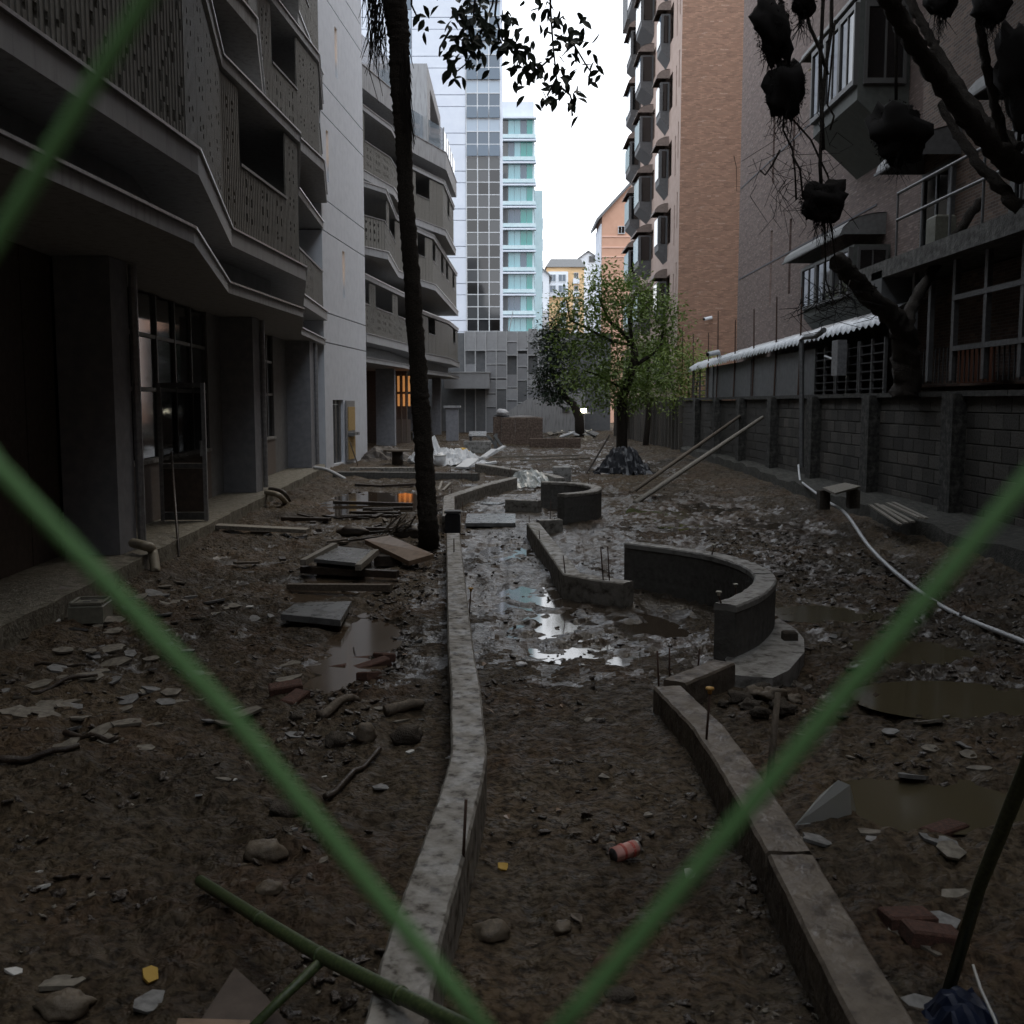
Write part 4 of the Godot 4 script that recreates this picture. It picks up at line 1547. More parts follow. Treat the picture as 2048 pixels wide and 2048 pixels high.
func build_brick_tower() -> void:
	var r := thing("brick_tower", "tall orange brick apartment tower with rows of dark bay windows and awnings", "building")
	var x0 := 7.0
	var d0 := 45.0
	var d1 := 63.5
	var H := 29.0
	# the gable end is plain brick; the long front has openings
	var st := ST()
	quad(st, Vector3(x0, 0, -d0), Vector3(x0, H, -d0), Vector3(20, H, -d0), Vector3(20, 0, -d0))
	quad(st, Vector3(20, 0, -d0), Vector3(20, H, -d0), Vector3(20, H, -d1), Vector3(20, 0, -d1))
	quad(st, Vector3(20, 0, -d1), Vector3(20, H, -d1), Vector3(x0, H, -d1), Vector3(x0, 0, -d1))
	quad(st, Vector3(x0, H, -d0), Vector3(x0, H, -d1), Vector3(20, H, -d1), Vector3(20, H, -d0))
	fin(st, "gable_wall", M.brick_orange, r)
	var holes := []
	var fl := 2.9
	for f in 9:
		var y := 3.0 + fl * f
		holes.append(Rect2(0.5, y + 0.3, 0.22, 1.5))
		holes.append(Rect2(1.25, y - 0.3, 0.22, 1.7))
		holes.append(Rect2(2.4, y, 1.5, 1.5))
		holes.append(Rect2(8.2, y + 0.1, 0.9, 1.4))
		holes.append(Rect2(14.5, y + 0.1, 0.6, 1.5))
	st = ST()
	holed_wall(st, Vector3(x0, 0, -d1), Vector3(0, 0, 1), d1 - d0, H, flipped(holes, d1 - d0), 0.2)
	fin(st, "front_wall", M.stucco_pink, r)
	for h in holes:
		st = ST()
		box(st, Vector3(x0 + 0.15, h.position.y + h.size.y * 0.5, -d0 - h.position.x - h.size.x * 0.5), Vector3(0.04, h.size.y, h.size.x))
		fin(st, "window_pane", M.pane_dark if h.size.x < 1.0 else M.pane_dusk, r)
	# per storey: two box bays with awnings and slit windows by the corner
	var aw := awning_mesh(2.2, 0.75, 0.45)
	for f in 9:
		var y := 3.0 + fl * f
		for q in [[49.0, 1.3, 0.4], [55.0, 2.2, 0.62], [60.2, 2.4, 0.55]]:
			st = ST()
			box(st, Vector3(x0 - q[2] * 0.5, y + 0.55, -q[0]), Vector3(q[2], 1.5, q[1]))
			# sloping apron below the bay
			var w: float = q[1] * 0.5
			var pts := [Vector3(x0, y - 0.7, -q[0] - w), Vector3(x0, y - 0.7, -q[0] + w), Vector3(x0 - q[2], y - 0.2, -q[0] + w), Vector3(x0 - q[2], y - 0.2, -q[0] - w)]
			quad(st, pts[0], pts[1], pts[2], pts[3])
			tri(st, pts[1], Vector3(x0, y - 0.2, -q[0] + w), pts[2])
			tri(st, pts[0], pts[3], Vector3(x0, y - 0.2, -q[0] - w))
			var bay := fin(st, "box_bay", M.dark_metal, r)
			st = ST()
			box(st, Vector3(x0 - q[2] - 0.02, y + 0.65, -q[0]), Vector3(0.03, 1.15, q[1] - 0.2))
			fin(st, "bay_pane", [M.pane_mid, M.pane_dusk, M.pane_clear][f % 3], bay)
			st = ST()
			box(st, Vector3(x0 - q[2] * 0.5, y + 0.65, -q[0] + w + 0.015), Vector3(q[2] - 0.2, 1.15, 0.03))
			fin(st, "bay_pane", M.pane_dark, bay)
			var o := mi("awning", aw, M.awning_brown, r)
			o.transform = Transform3D(Basis(Vector3(0, 0, 1) * (q[1] / 2.0), Vector3.UP * 0.9, Vector3(-0.4 - q[2], 0, 0)), Vector3(x0, y + 1.85, -q[0]))
	# eaves at the far corner of the front
	for y in [23.0, 26.0]:
		st = ST()
		prism(st, PackedVector2Array([Vector2(x0, -61.0), Vector2(x0 - 0.6, -61.0), Vector2(x0 - 0.6, -63.4), Vector2(x0, -63.4)]), y, y + 2.2)
		fin(st, "roof_bay", M.roof_gray, r)

func flipped(holes: Array, length: float) -> Array:
	var r := []
	for h in holes:
		r.append(Rect2(length - h.end.x, h.position.y, h.size.x, h.size.y))
	return r

# ---------------------------------------------------------------- the nearer brick house over the boundary wall
func build_near_brick_house() -> void:
	var r := thing("brick_house", "dim grey brown brick house with caged balconies over the block wall", "building")
	var x0 := 7.7
	var d0 := -4.0
	var d1 := 36.4
	var H := 21.0
	var holes := []
	# slit windows seen by their dark red frames: depth, sill, height
	var slits := [Vector3(7.700, 8.191, -31.817), Vector3(7.700, 10.215, -32.028), Vector3(7.700, 8.266, -29.556), Vector3(7.700, 9.626, -29.698), Vector3(7.700, 4.644, -31.809), Vector3(7.700, 6.821, -32.282), Vector3(7.700, 4.750, -29.659), Vector3(7.700, 6.796, -29.872)]
	for i in range(0, 8, 2):
		holes.append(Rect2(-slits[i].z - d0 - 0.11, slits[i].y, 0.24, slits[i + 1].y - slits[i].y))
	var st := ST()
	holed_wall(st, Vector3(x0, 0, -d1), Vector3(0, 0, 1), d1 - d0, H, flipped(holes, d1 - d0), 0.12)
	quad(st, Vector3(x0, 0, -d1), Vector3(x0, H, -d1), Vector3(19, H, -d1), Vector3(19, 0, -d1))
	quad(st, Vector3(x0, H, -d0), Vector3(x0, H, -d1), Vector3(19, H, -d1), Vector3(19, H, -d0))
	quad(st, Vector3(19, 0, -d0), Vector3(19, H, -d0), Vector3(x0, H, -d0), Vector3(x0, 0, -d0))
	fin(st, "front_wall", M.brick_gray, r)
	for i in range(0, 8, 2):
		var c: Vector3 = (slits[i] + slits[i + 1]) * 0.5
		st = ST()
		box(st, Vector3(x0 + 0.1, c.y, c.z), Vector3(0.05, slits[i + 1].y - slits[i].y, 0.25))
		fin(st, "slit_window", M.red_slit, r)
	# thin joints between storeys
	for y in [5.9, 8.9]:
		st = ST()
		box(st, Vector3(x0 - 0.005, y, -29.5), Vector3(0.02, 0.035, 13.6))
		fin(st, "storey_joint", M.groove, r)
	# dark brick return that stands forward of the front
	st = ST()
	box(st, Vector3(8.6, 6.0, -14.2), Vector3(3.2, 12.0, 8.6))
	fin(st, "stair_bay", M.brick_dark, r)
	# box bays with white window frames and sloping aprons
	for q in [[22.6, 7.6, 3.0, 1.9, 1.0], [23.6, 3.75, 3.6, 1.2, 0.75]]:
		var d: float = q[0]
		var y: float = q[1]
		var w: float = q[2] * 0.5
		var o: float = q[4]
		st = ST()
		var p := []
		for s in [[-w, 0.0], [w, 0.0]]:
			p.append([Vector3(x0, y - 0.9, -d - s[0]), Vector3(x0 - o, y, -d - s[0]), Vector3(x0 - o, y + q[3], -d - s[0]), Vector3(x0, y + q[3], -d - s[0])])
		for s in 2:
			tri(st, p[s][0], p[s][1], p[s][2])
			tri(st, p[s][0], p[s][2], p[s][3])
		for k in 3:
			quad(st, p[0][k], p[0][k + 1], p[1][k + 1], p[1][k])
		fin(st, "box_bay", M.olive_paint, r)
		for k in 3:
			var bs := Basis(Vector3(0, 0, 1), Vector3.UP, Vector3(-1, 0, 0))
			window_part(r, Vector3(x0 - o - 0.03, y + q[3] * 0.55, -d + w - w * (0.34 + 0.66 * k)), w * 0.62, q[3] * 0.75, M.frame_dull, M.pane_dusk, bs)
		window_part(r, Vector3(x0 - o * 0.5, y + q[3] * 0.55, -d + w + 0.03), o * 0.75, q[3] * 0.75, M.frame_dull, M.pane_dark)
	var aw := awning_mesh(2.2, 0.75, 0.45)
	for q in [[24.4, 5.65, 4.6, 1.25, "awning_pale"], [23.5, 10.1, 4.0, 1.3, "awning_pale"], [17.6, 6.05, 1.5, 1.1, "awning"], [13.9, 6.35, 2.2, 1.0, "awning_pale"]]:
		var o := mi("awning", aw, M[q[4]], r)
		var xx := 7.0 if q[0] < 19.0 else x0
		o.transform = Transform3D(Basis(Vector3(0, 0, 1) * (q[2] / 2.2), Vector3.UP, Vector3(-q[3], 0, 0)), Vector3(xx, q[1], -q[0]))
	# yellow lining under the upper awning
	st = ST()
	box(st, Vector3(x0 - 0.45, 9.62, -24.6), Vector3(0.8, 0.02, 1.6), Basis(Vector3.BACK, 0.5))
	fin(st, "awning_lining", M.awning_yellow, r)
	# windows of the forward bay
	for q in [[17.6, 4.7, 1.1, 1.6], [13.9, 4.9, 2.0, 1.9]]:
		var bs := Basis(Vector3(0, 0, 1), Vector3.UP, Vector3(-1, 0, 0))
		window_part(r, Vector3(6.97, q[1], -q[0]), q[2], q[3], M.frame_gray, M.pane_dusk if q[0] < 15.0 else M.pane_dark, bs)
	# concrete balcony with its rail
	st = ST()
	box(st, Vector3(6.5, 3.86, -14.6), Vector3(1.2, 0.26, 8.2))
	fin(st, "balcony_slab", M.old_concrete, r)
	for y in [4.55, 4.95]:
		st = ST()
		tube(st, [Vector3(5.95, y, -16.6), Vector3(5.95, y, -10.6)], [0.025, 0.025], 8)
		fin(st, "balcony_rail", M.frame_gray, r, true)
	for k in 7:
		st = ST()
		tube(st, [Vector3(5.95, 3.99, -16.6 + k), Vector3(5.95, 4.97, -16.6 + k)], [0.018, 0.018], 6)
		fin(st, "baluster", M.frame_gray, r, true)
	st = ST()
	cbox(st, Vector3(6.35, 4.24, -15.9), Vector3(0.3, 0.5, 0.35), 0.03)
	fin(st, "balcony_crate", M.plastic_gray, r)
	# caged room below: posts, crossbars, dark opening and a lit orange blind behind the grille
	st = ST()
	box(st, Vector3(6.9, 2.85, -14.0), Vector3(0.16, 1.7, 7.4))
	fin(st, "cage_wall", M.brick_dark, r)
	for q in [16.4, 15.75, 14.9, 13.9, 12.9, 11.9]:
		st = ST()
		box(st, Vector3(6.2, 2.9, -q), Vector3(0.07, 1.68, 0.09))
		fin(st, "cage_post", M.frame_gray if q < 15.0 else M.shed_wall, r)
	for y in [2.5, 3.2]:
		st = ST()
		box(st, Vector3(6.18, y, -13.4), Vector3(0.05, 0.07, 3.0))
		fin(st, "cage_rail", M.frame_gray, r)
	for k in 30:
		st = ST()
		box(st, Vector3(6.22, 2.28, -11.95 - 0.145 * k), Vector3(0.016, 0.5, 0.016))
		fin(st, "cage_bar", M.bar, r)
	st = ST()
	box(st, Vector3(6.5, 2.3, -14.85), Vector3(0.04, 0.55, 1.1))
	fin(st, "lit_window_blind", M.lit_dim, r)
	st = ST()
	cbox(st, Vector3(6.3, 3.3, -12.2), Vector3(0.5, 0.55, 0.8), 0.03)
	fin(st, "air_conditioner", M.frame_dull, r)
	st = ST()
	box(st, Vector3(6.15, 3.55, -17.3), Vector3(0.5, 0.6, 0.5))
	fin(st, "duct_box", M.shed_wall, r)

# ---------------------------------------------------------------- the block wall along the yard
func wall_x(d: float) -> float:
	return 5.85 + 0.002 * (d - 14.0)

func build_boundary_wall() -> void:
	var r := thing("block_wall", "dark concrete block wall with pilasters along the muddy yard", "wall")
	var top := 1.82
	var st := ST()
	box(st, Vector3(6.0, top * 0.5 - 0.1, -18.0), Vector3(0.2, top + 0.18, 36.0))
	fin(st, "mortar_core", M.mortar, r)
	var lens := []
	var blk := []
	for v in 3:
		st = ST()
		cbox(st, Vector3(0, 0, 0), Vector3(0.188, 0.035, 0.39), 0.006, Basis())
		blk.append(mesh_of(st))
	var g := RandomNumberGenerator.new()
	g.seed = 5
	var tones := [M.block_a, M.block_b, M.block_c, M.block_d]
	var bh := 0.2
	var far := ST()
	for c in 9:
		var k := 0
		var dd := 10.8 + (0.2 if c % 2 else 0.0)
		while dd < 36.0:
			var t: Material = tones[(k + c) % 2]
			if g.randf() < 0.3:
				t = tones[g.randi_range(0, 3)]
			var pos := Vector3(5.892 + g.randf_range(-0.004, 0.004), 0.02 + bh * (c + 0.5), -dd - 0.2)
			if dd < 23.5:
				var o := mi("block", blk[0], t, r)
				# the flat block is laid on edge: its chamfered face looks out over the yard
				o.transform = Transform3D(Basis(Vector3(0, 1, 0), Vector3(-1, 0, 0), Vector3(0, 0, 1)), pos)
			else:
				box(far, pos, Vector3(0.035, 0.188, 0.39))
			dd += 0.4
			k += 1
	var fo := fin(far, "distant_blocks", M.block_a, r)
	fo.set_meta("kind", "stuff")
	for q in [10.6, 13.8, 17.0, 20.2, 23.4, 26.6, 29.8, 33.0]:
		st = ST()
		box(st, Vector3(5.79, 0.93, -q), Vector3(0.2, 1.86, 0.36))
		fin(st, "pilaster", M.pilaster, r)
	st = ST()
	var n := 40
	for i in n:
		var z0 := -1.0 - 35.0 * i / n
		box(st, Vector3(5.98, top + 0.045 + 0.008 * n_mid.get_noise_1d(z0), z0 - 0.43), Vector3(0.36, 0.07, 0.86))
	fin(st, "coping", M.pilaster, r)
	# broken plinth and drain edge at its foot
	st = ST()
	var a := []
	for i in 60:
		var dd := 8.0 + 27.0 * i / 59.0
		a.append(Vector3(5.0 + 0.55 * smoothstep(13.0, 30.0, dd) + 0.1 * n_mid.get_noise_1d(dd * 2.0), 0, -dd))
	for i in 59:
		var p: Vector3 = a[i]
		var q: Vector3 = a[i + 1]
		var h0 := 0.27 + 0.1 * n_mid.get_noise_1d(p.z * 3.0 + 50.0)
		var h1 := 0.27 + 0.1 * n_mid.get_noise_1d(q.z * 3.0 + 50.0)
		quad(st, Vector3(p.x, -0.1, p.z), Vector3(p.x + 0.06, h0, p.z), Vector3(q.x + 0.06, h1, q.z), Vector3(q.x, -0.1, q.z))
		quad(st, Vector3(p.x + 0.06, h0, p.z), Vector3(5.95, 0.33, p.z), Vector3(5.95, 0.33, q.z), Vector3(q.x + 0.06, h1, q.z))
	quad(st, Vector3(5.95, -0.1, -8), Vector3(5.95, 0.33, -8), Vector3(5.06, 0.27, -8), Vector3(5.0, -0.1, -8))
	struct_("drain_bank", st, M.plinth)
	# upright concrete pales carry the line on beyond the block wall
	for i in 26:
		var dd := 36.6 + 0.62 * i
		st = ST()
		cbox(st, Vector3(0, 0.93, 0), Vector3(0.14, 1.9, 0.2), 0.02)
		var o := fin(st, "fence_pale", M.block_d if i % 3 == 0 else M.block_b)
		o.position = Vector3(5.86 - 0.03 * i, gh(5.86 - 0.03 * i, -dd) - 0.02, -dd)
		tag(o, "upright weathered concrete fence pale under the trees", "fence", "concrete pales beyond the block wall")

# ---------------------------------------------------------------- the lean-to on the wall
func build_lean_to() -> void:
	var r := thing("lean_to_shed", "long grey lean-to with a corrugated sheet roof along the wall top", "shed")
	# front made of sheets between posts, with barred openings
	var cuts := [[35.0, 32.6, "bars"], [32.6, 31.6, "post"], [31.6, 26.6, "sheet"], [26.6, 21.9, "sheet"], [21.9, 21.0, "sheet"], [21.0, 19.6, "bars"], [19.6, 18.3, "bars"], [18.3, 17.0, "bars"]]
	var st: SurfaceTool
	for q in cuts:
		var c: float = (q[0] + q[1]) * 0.5
		var w: float = q[0] - q[1]
		st = ST()
		if q[2] == "bars":
			for k in 6:
				st = ST()
				box(st, Vector3(6.0, 1.98 + 0.145 * k, -c), Vector3(0.02, 0.022, w - 0.08))
				fin(st, "bar", M.bar, r)
			for k in 3:
				st = ST()
				box(st, Vector3(6.005, 2.34, -q[1] - 0.05 - (w - 0.1) * 0.5 * k), Vector3(0.05, 0.92, 0.05))
				fin(st, "opening_frame", M.frame_gray, r)
		else:
			box(st, Vector3(6.04, 2.34, -c), Vector3(0.04, 0.95, w - 0.06))
			fin(st, "wall_sheet", M.shed_wall, r)
			st = ST()
			box(st, Vector3(6.01, 2.34, -q[0] + 0.03), Vector3(0.06, 0.96, 0.06))
			fin(st, "wall_post", M.frame_gray, r)
	# corrugated roof: lip over the front, rising to the house, in two lengths
	for q in [[35.3, 32.0, 2.9], [31.7, 16.6, 2.9]]:
		st = ST(true)
		var n := int((q[0] - q[1]) / 0.055)
		for i in n:
			var rows := []
			for e in 2:
				var dd: float = q[0] - (q[0] - q[1]) * float(i + e) / n
				var wv := 0.028 * sin(TAU * dd / 0.3) + 0.03 * n_mid.get_noise_1d(dd * 1.4)
				var up := 0.22 * (35.0 - dd) / 18.0
				rows.append([Vector3(5.86, q[2] - 0.12 + up + wv, -dd), Vector3(5.9, q[2] + up + wv, -dd), Vector3(6.1, q[2] + 0.13 + up + wv, -dd), Vector3(7.66, q[2] + 0.5 + up + wv, -dd)])
			for k in 3:
				quad(st, rows[0][k], rows[0][k + 1], rows[1][k + 1], rows[1][k])
		fin(st, "roof_sheet", M.zinc, r, true)
	# pipes and bits fixed to the front
	st = ST()
	tube(st, [Vector3(5.660, 0.486, -20.508), Vector3(5.660, 2.965, -20.767), Vector3(5.660, 3.004, -20.455), Vector3(5.660, 2.981, -19.784), Vector3(5.660, 3.058, -19.288)], [0.05, 0.05, 0.05, 0.05, 0.05], 8)
	var dp := fin(st, "downpipe", M.frame_gray, r, true)
	st = ST()
	box(st, Vector3(5.800, 2.535, -18.807), Vector3(0.16, 0.62, 0.34))
	fin(st, "meter_box", M.frame_pale, r)
	st = ST()
	tube(st, [Vector3(5.850, 2.614, -19.821), Vector3(5.750, 2.479, -18.725)], [0.02, 0.02], 6)
	fin(st, "cable_stub", M.pvc_white, r, true)
	# thin stakes along the wall top with a slack wire
	var x := 5.98
	var i := 0
	for q in [Vector3(5.980, 4.619, -40.898), Vector3(5.980, 4.366, -37.300), Vector3(5.980, 4.001, -35.113), Vector3(5.980, 3.869, -32.348), Vector3(5.980, 4.392, -30.921), Vector3(5.980, 3.950, -28.539), Vector3(5.980, 4.048, -26.327), Vector3(5.980, 4.122, -24.115), Vector3(5.980, 4.117, -22.091)]:
		var s := thing("wire_stake", "thin rusty stake standing on the wall top by the lean-to", "stake", Vector3(x, 1.88, q.z), 0.0, "stakes along the wall top")
		st = ST()
		var h: float = q.y - 1.88
		tube(st, [Vector3.ZERO, Vector3(0.02, h * 0.5, 0.01), Vector3(0, h, 0.03 * (i % 3))], [0.022, 0.02, 0.016], 6)
		fin(st, "stake_rod", M.rust, s, true)
		i += 1
	# two cameras on the taller stake
	for q in [[Vector3(5.980, 3.205, -30.723), "white security camera on a bracket at the end of the lean-to"], [Vector3(8.392, 5.303, -45.000) + Vector3(0, 0, 0.2), "white dome camera fixed to the orange brick gable"]]:
		var c := thing("security_camera", q[1], "camera", q[0])
		st = ST()
		tube(st, [Vector3(0, 0, 0), Vector3(-0.34, -0.08, 0.2)], [0.07, 0.07], 10)
		fin(st, "camera_body", M.frame_white, c, true)
		st = ST()
		tube(st, [Vector3(-0.34, -0.08, 0.2), Vector3(-0.37, -0.087, 0.218)], [0.055, 0.05], 10)
		fin(st, "lens", M.pane_dark, c, true)
		st = ST()
		tube(st, [Vector3(0.02, 0, 0), Vector3(0.06, -0.22 if q[0].z > -40.0 else 0.0, -0.02 if q[0].z > -40.0 else -0.25)], [0.03, 0.03], 6)
		fin(st, "bracket", M.frame_white, c, true)

# an unseen house added across the street, behind the fence and the camera: it keeps the near end of the yard dim
func build_added_street_house() -> void:
	var r := thing("added_street_house", "unseen dark apartment house added across the street to dim the yard", "building")
	var st := ST()
	holed_wall(st, Vector3(15, 0, 9.2), Vector3(-1, 0, 0), 31.0, 17.0, [Rect2(4, 4, 2, 1.6), Rect2(10, 4, 2, 1.6), Rect2(16, 4, 2, 1.6), Rect2(22, 4, 2, 1.6), Rect2(4, 8, 2, 1.6), Rect2(10, 8, 2, 1.6), Rect2(16, 8, 2, 1.6), Rect2(22, 8, 2, 1.6)], 0.2)
	quad(st, Vector3(15, 17, 9.2), Vector3(-16, 17, 9.2), Vector3(-16, 17, 18), Vector3(15, 17, 18))
	fin(st, "front_wall", M.brick_dark, r)
	for y in [4.8, 8.8]:
		for k in 4:
			st = ST()
			box(st, Vector3(10.0 - 6.0 * k, y, 9.38), Vector3(2.0, 1.6, 0.04))
			fin(st, "pane", M.pane_dark, r)

# ---------------------------------------------------------------- cast kerbs of the winding path
func kerb(n: String, label: String, pts: Array, w: float, h: float, m: Material, smooth := true) -> Node3D:
	var r := thing(n, label, "kerb", Vector3(pts[0].x, 0, pts[0].z))
	var o := r.position
	var line := smooth_line(pts, 0.06) if smooth else pts
	var flat := []
	for p in line:
		flat.append(Vector3(p.x, 0, p.z) - o)
	var st := ST()
	# noise in the strip is read from where it stands
	cast_strip(st, flat, w, -0.15, h)
	fin(st, "cast_strip", m, r)
	return r

func densify(pts: Array, step: float) -> Array:
	var out := []
	for i in pts.size() - 1:
		var n := maxi(1, int((pts[i + 1] - pts[i]).length() / step))
		for k in n:
			out.append(pts[i].lerp(pts[i + 1], float(k) / n))
	out.append(pts[pts.size() - 1])
	return out

func build_kerbs() -> void:
	kerb("kerb_wall", "long mud-spattered concrete kerb winding from the wire fence past the palm trunk", [Vector3(-0.294, 0.220, -2.237), Vector3(-0.287, 0.220, -2.543), Vector3(-0.278, 0.220, -2.913), Vector3(-0.254, 0.220, -3.252), Vector3(-0.220, 0.220, -3.773), Vector3(-0.191, 0.220, -4.428), Vector3(-0.220, 0.220, -4.996), Vector3(-0.253, 0.220, -5.589), Vector3(-0.317, 0.220, -6.402), Vector3(-0.485, 0.220, -8.990), Vector3(-0.695, 0.220, -12.285)], 0.16, 0.22, M.kerb)
	kerb("kerb_wall", "angled concrete kerb turning behind the black bucket towards the plastic sheet", densify([Vector3(-0.861, 0.220, -14.149), Vector3(-1.036, 0.220, -17.209), Vector3(-0.590, 0.220, -19.289), Vector3(0.021, 0.220, -21.493)], 0.1), 0.18, 0.22, M.kerb, false)
	kerb("kerb_wall", "straight brown concrete kerb with a crack beside the red can", densify([Vector3(0.871, 0.170, -5.751), Vector3(0.962, 0.170, -5.043), Vector3(0.982, 0.170, -4.462), Vector3(0.984, 0.170, -3.941), Vector3(0.981, 0.170, -3.574)], 0.05), 0.165, 0.17, M.kerb_brown, false)
	kerb("kerb_wall", "brown concrete kerb length running to the wire fence past the broken tiles", densify([Vector3(0.981, 0.168, -3.546), Vector3(0.970, 0.168, -3.160), Vector3(0.959, 0.170, -2.830), Vector3(0.953, 0.170, -2.540), Vector3(0.954, 0.170, -2.275)], 0.05), 0.165, 0.17, M.kerb_brown, false)
	kerb("kerb_wall", "short concrete stub joining the straight kerb to the curved planter wall", densify([Vector3(0.928, 0.168, -5.864), Vector3(1.304, 0.168, -6.331)], 0.05), 0.15, 0.168, M.kerb_brown, false)
	kerb("kerb_wall", "pale wet concrete kerb bending to the foot of the curved planter", densify([Vector3(0.273, 0.200, -13.548), Vector3(0.470, 0.200, -10.627), Vector3(0.547, 0.200, -9.459), Vector3(0.779, 0.200, -9.186), Vector3(1.011, 0.200, -9.004)], 0.06), 0.17, 0.2, M.kerb, false)
	kerb("kerb_wall", "thin concrete kerb reaching back to the smaller curved planter", densify([Vector3(0.347, 0.190, -13.929), Vector3(0.660, 0.190, -14.050)], 0.06), 0.12, 0.19, M.kerb, false)
	kerb("kerb_wall", "low dark kerb stub beside the smaller curved planter", densify([Vector3(-0.081, 0.200, -16.887), Vector3(0.445, 0.200, -16.626)], 0.06), 0.14, 0.2, M.kerb, false)
	kerb("kerb_wall", "far curving kerb ending in a pale block beside the clear plastic sheet", [Vector3(-0.856, 0.200, -26.809), Vector3(-0.047, 0.200, -24.766), Vector3(0.516, 0.200, -23.510), Vector3(0.871, 0.200, -22.531), Vector3(1.001, 0.200, -21.629)], 0.2, 0.2, M.kerb)
	kerb("kerb_wall", "low dark kerb lying across the yard below the pale stair block", densify([Vector3(-4.150, 0.150, -24.446), Vector3(-2.592, 0.150, -24.269), Vector3(-0.764, 0.150, -23.922)], 0.15), 0.25, 0.15, M.mason, false)
	kerb("kerb_wall", "second low kerb beyond the dark one by the white sheeting", densify([Vector3(-4.084, 0.120, -26.447), Vector3(-2.083, 0.120, -26.653)], 0.15), 0.2, 0.12, M.kerb, false)
	# pale end block
	var b := thing("kerb_block", "small pale concrete block at the far kerb end", "block", on(Vector3(1.121, 0.000, -23.480), -0.02))
	var st := ST()
	cbox(st, Vector3(0, 0.16, 0), Vector3(0.4, 0.36, 0.3), 0.02)
	fin(st, "block_body", M.concrete, b)

func build_planters() -> void:
	# the two curved planter walls
	for q in [["large curved planter wall of dark concrete open towards the path", [Vector3(1.118, 0.430, -9.906), Vector3(1.505, 0.430, -9.492), Vector3(1.797, 0.430, -9.050), Vector3(1.950, 0.430, -8.458), Vector3(1.917, 0.430, -7.846), Vector3(1.669, 0.430, -7.217), Vector3(1.403, 0.430, -6.816)], 0.15], ["smaller curved planter wall further along the path", [Vector3(0.505, 0.420, -17.618), Vector3(0.963, 0.420, -17.398), Vector3(1.257, 0.420, -16.870), Vector3(1.314, 0.420, -16.276), Vector3(1.136, 0.420, -15.634), Vector3(0.712, 0.420, -15.206)], 0.16]]:
		var r := thing("planter_wall", q[0], "planter wall", Vector3(q[1][0].x, 0, q[1][0].z))
		var flat := []
		for p in smooth_line(q[1], 0.05):
			flat.append(Vector3(p.x, 0, p.z) - r.position)
		var st := ST()
		cast_strip(st, flat, q[2], -0.1, 0.385, 0.004)
		fin(st, "wall_body", M.mason, r)
		# capping lengths with a joint between them
		var cut := int(flat.size() * 0.62)
		for s in [[0, cut], [cut, flat.size()]]:
			var part := flat.slice(s[0], s[1])
			st = ST()
			cast_strip(st, part, q[2] + 0.012, 0.382, 0.43, 0.004)
			fin(st, "capping", M.kerb if q[2] > 0.155 else M.concrete, r)
	# footing of the larger one
	var f := thing("planter_footing", "flat concrete footing round the outside of the large curved planter", "footing")
	var poly := PackedVector2Array()
	for p in [Vector3(1.374, 0.080, -6.331), Vector3(1.588, 0.080, -6.260), Vector3(1.739, 0.080, -6.452), Vector3(1.968, 0.080, -6.930), Vector3(2.073, 0.080, -7.321), Vector3(2.105, 0.080, -7.652), Vector3(2.076, 0.080, -8.051), Vector3(1.764, 0.080, -7.652), Vector3(1.394, 0.080, -6.736)]:
		poly.append(Vector2(p.x, p.z))
	var st2 := ST()
	prism(st2, poly, -0.1, 0.08)
	fin(st2, "footing_slab", M.concrete, f)
	var bk := thing("mortar_lump", "dark square lump lying on the planter footing", "block", Vector3(1.966, 0.080, -7.305))
	st2 = ST()
	cbox(st2, Vector3(0, 0.03, 0), Vector3(0.1, 0.06, 0.08), 0.01)
	fin(st2, "lump_body", M.cobble_dark, bk)

# ---------------------------------------------------------------- trees
func leaf_card(st: SurfaceTool, c: Vector3, len_: float, dir: Vector3, up: Vector3, wide := 0.42) -> void:
	var d := dir.normalized() * len_
	var s := d.cross(up).normalized() * len_ * wide * 0.5
	var n := s.cross(d).normalized() * len_ * 0.07
	var a := c
	var l := c + d * 0.42 + s + n
	var r := c + d * 0.42 - s + n
	var t := c + d
	tri(st, a, l, t)
	tri(st, a, t, r)

# a broad leaf with a pointed tip: midrib folded, eight faces
func broad_leaf(st: SurfaceTool, c: Vector3, len_: float, dir: Vector3, up: Vector3, wide := 0.46) -> void:
	var d := dir.normalized() * len_
	var s := d.cross(up).normalized() * len_ * wide * 0.5
	var n := s.cross(d).normalized() * len_ * 0.1
	var prof := [[0.0, 0.05], [0.18, 0.62], [0.42, 1.0], [0.68, 0.8], [0.88, 0.32], [1.0, 0.0]]
	for i in 5:
		var p: Array = prof[i]
		var q: Array = prof[i + 1]
		var droop0 := Vector3(0, -0.12 * len_ * p[0] * p[0], 0)
		var droop1 := Vector3(0, -0.12 * len_ * q[0] * q[0], 0)
		for k in [1.0, -1.0]:
			quad(st, c + d * p[0] + droop0, c + d * q[0] + droop1, c + d * q[0] + s * k * q[1] + n * q[1] + droop1, c + d * p[0] + s * k * p[1] + n * p[1] + droop0)

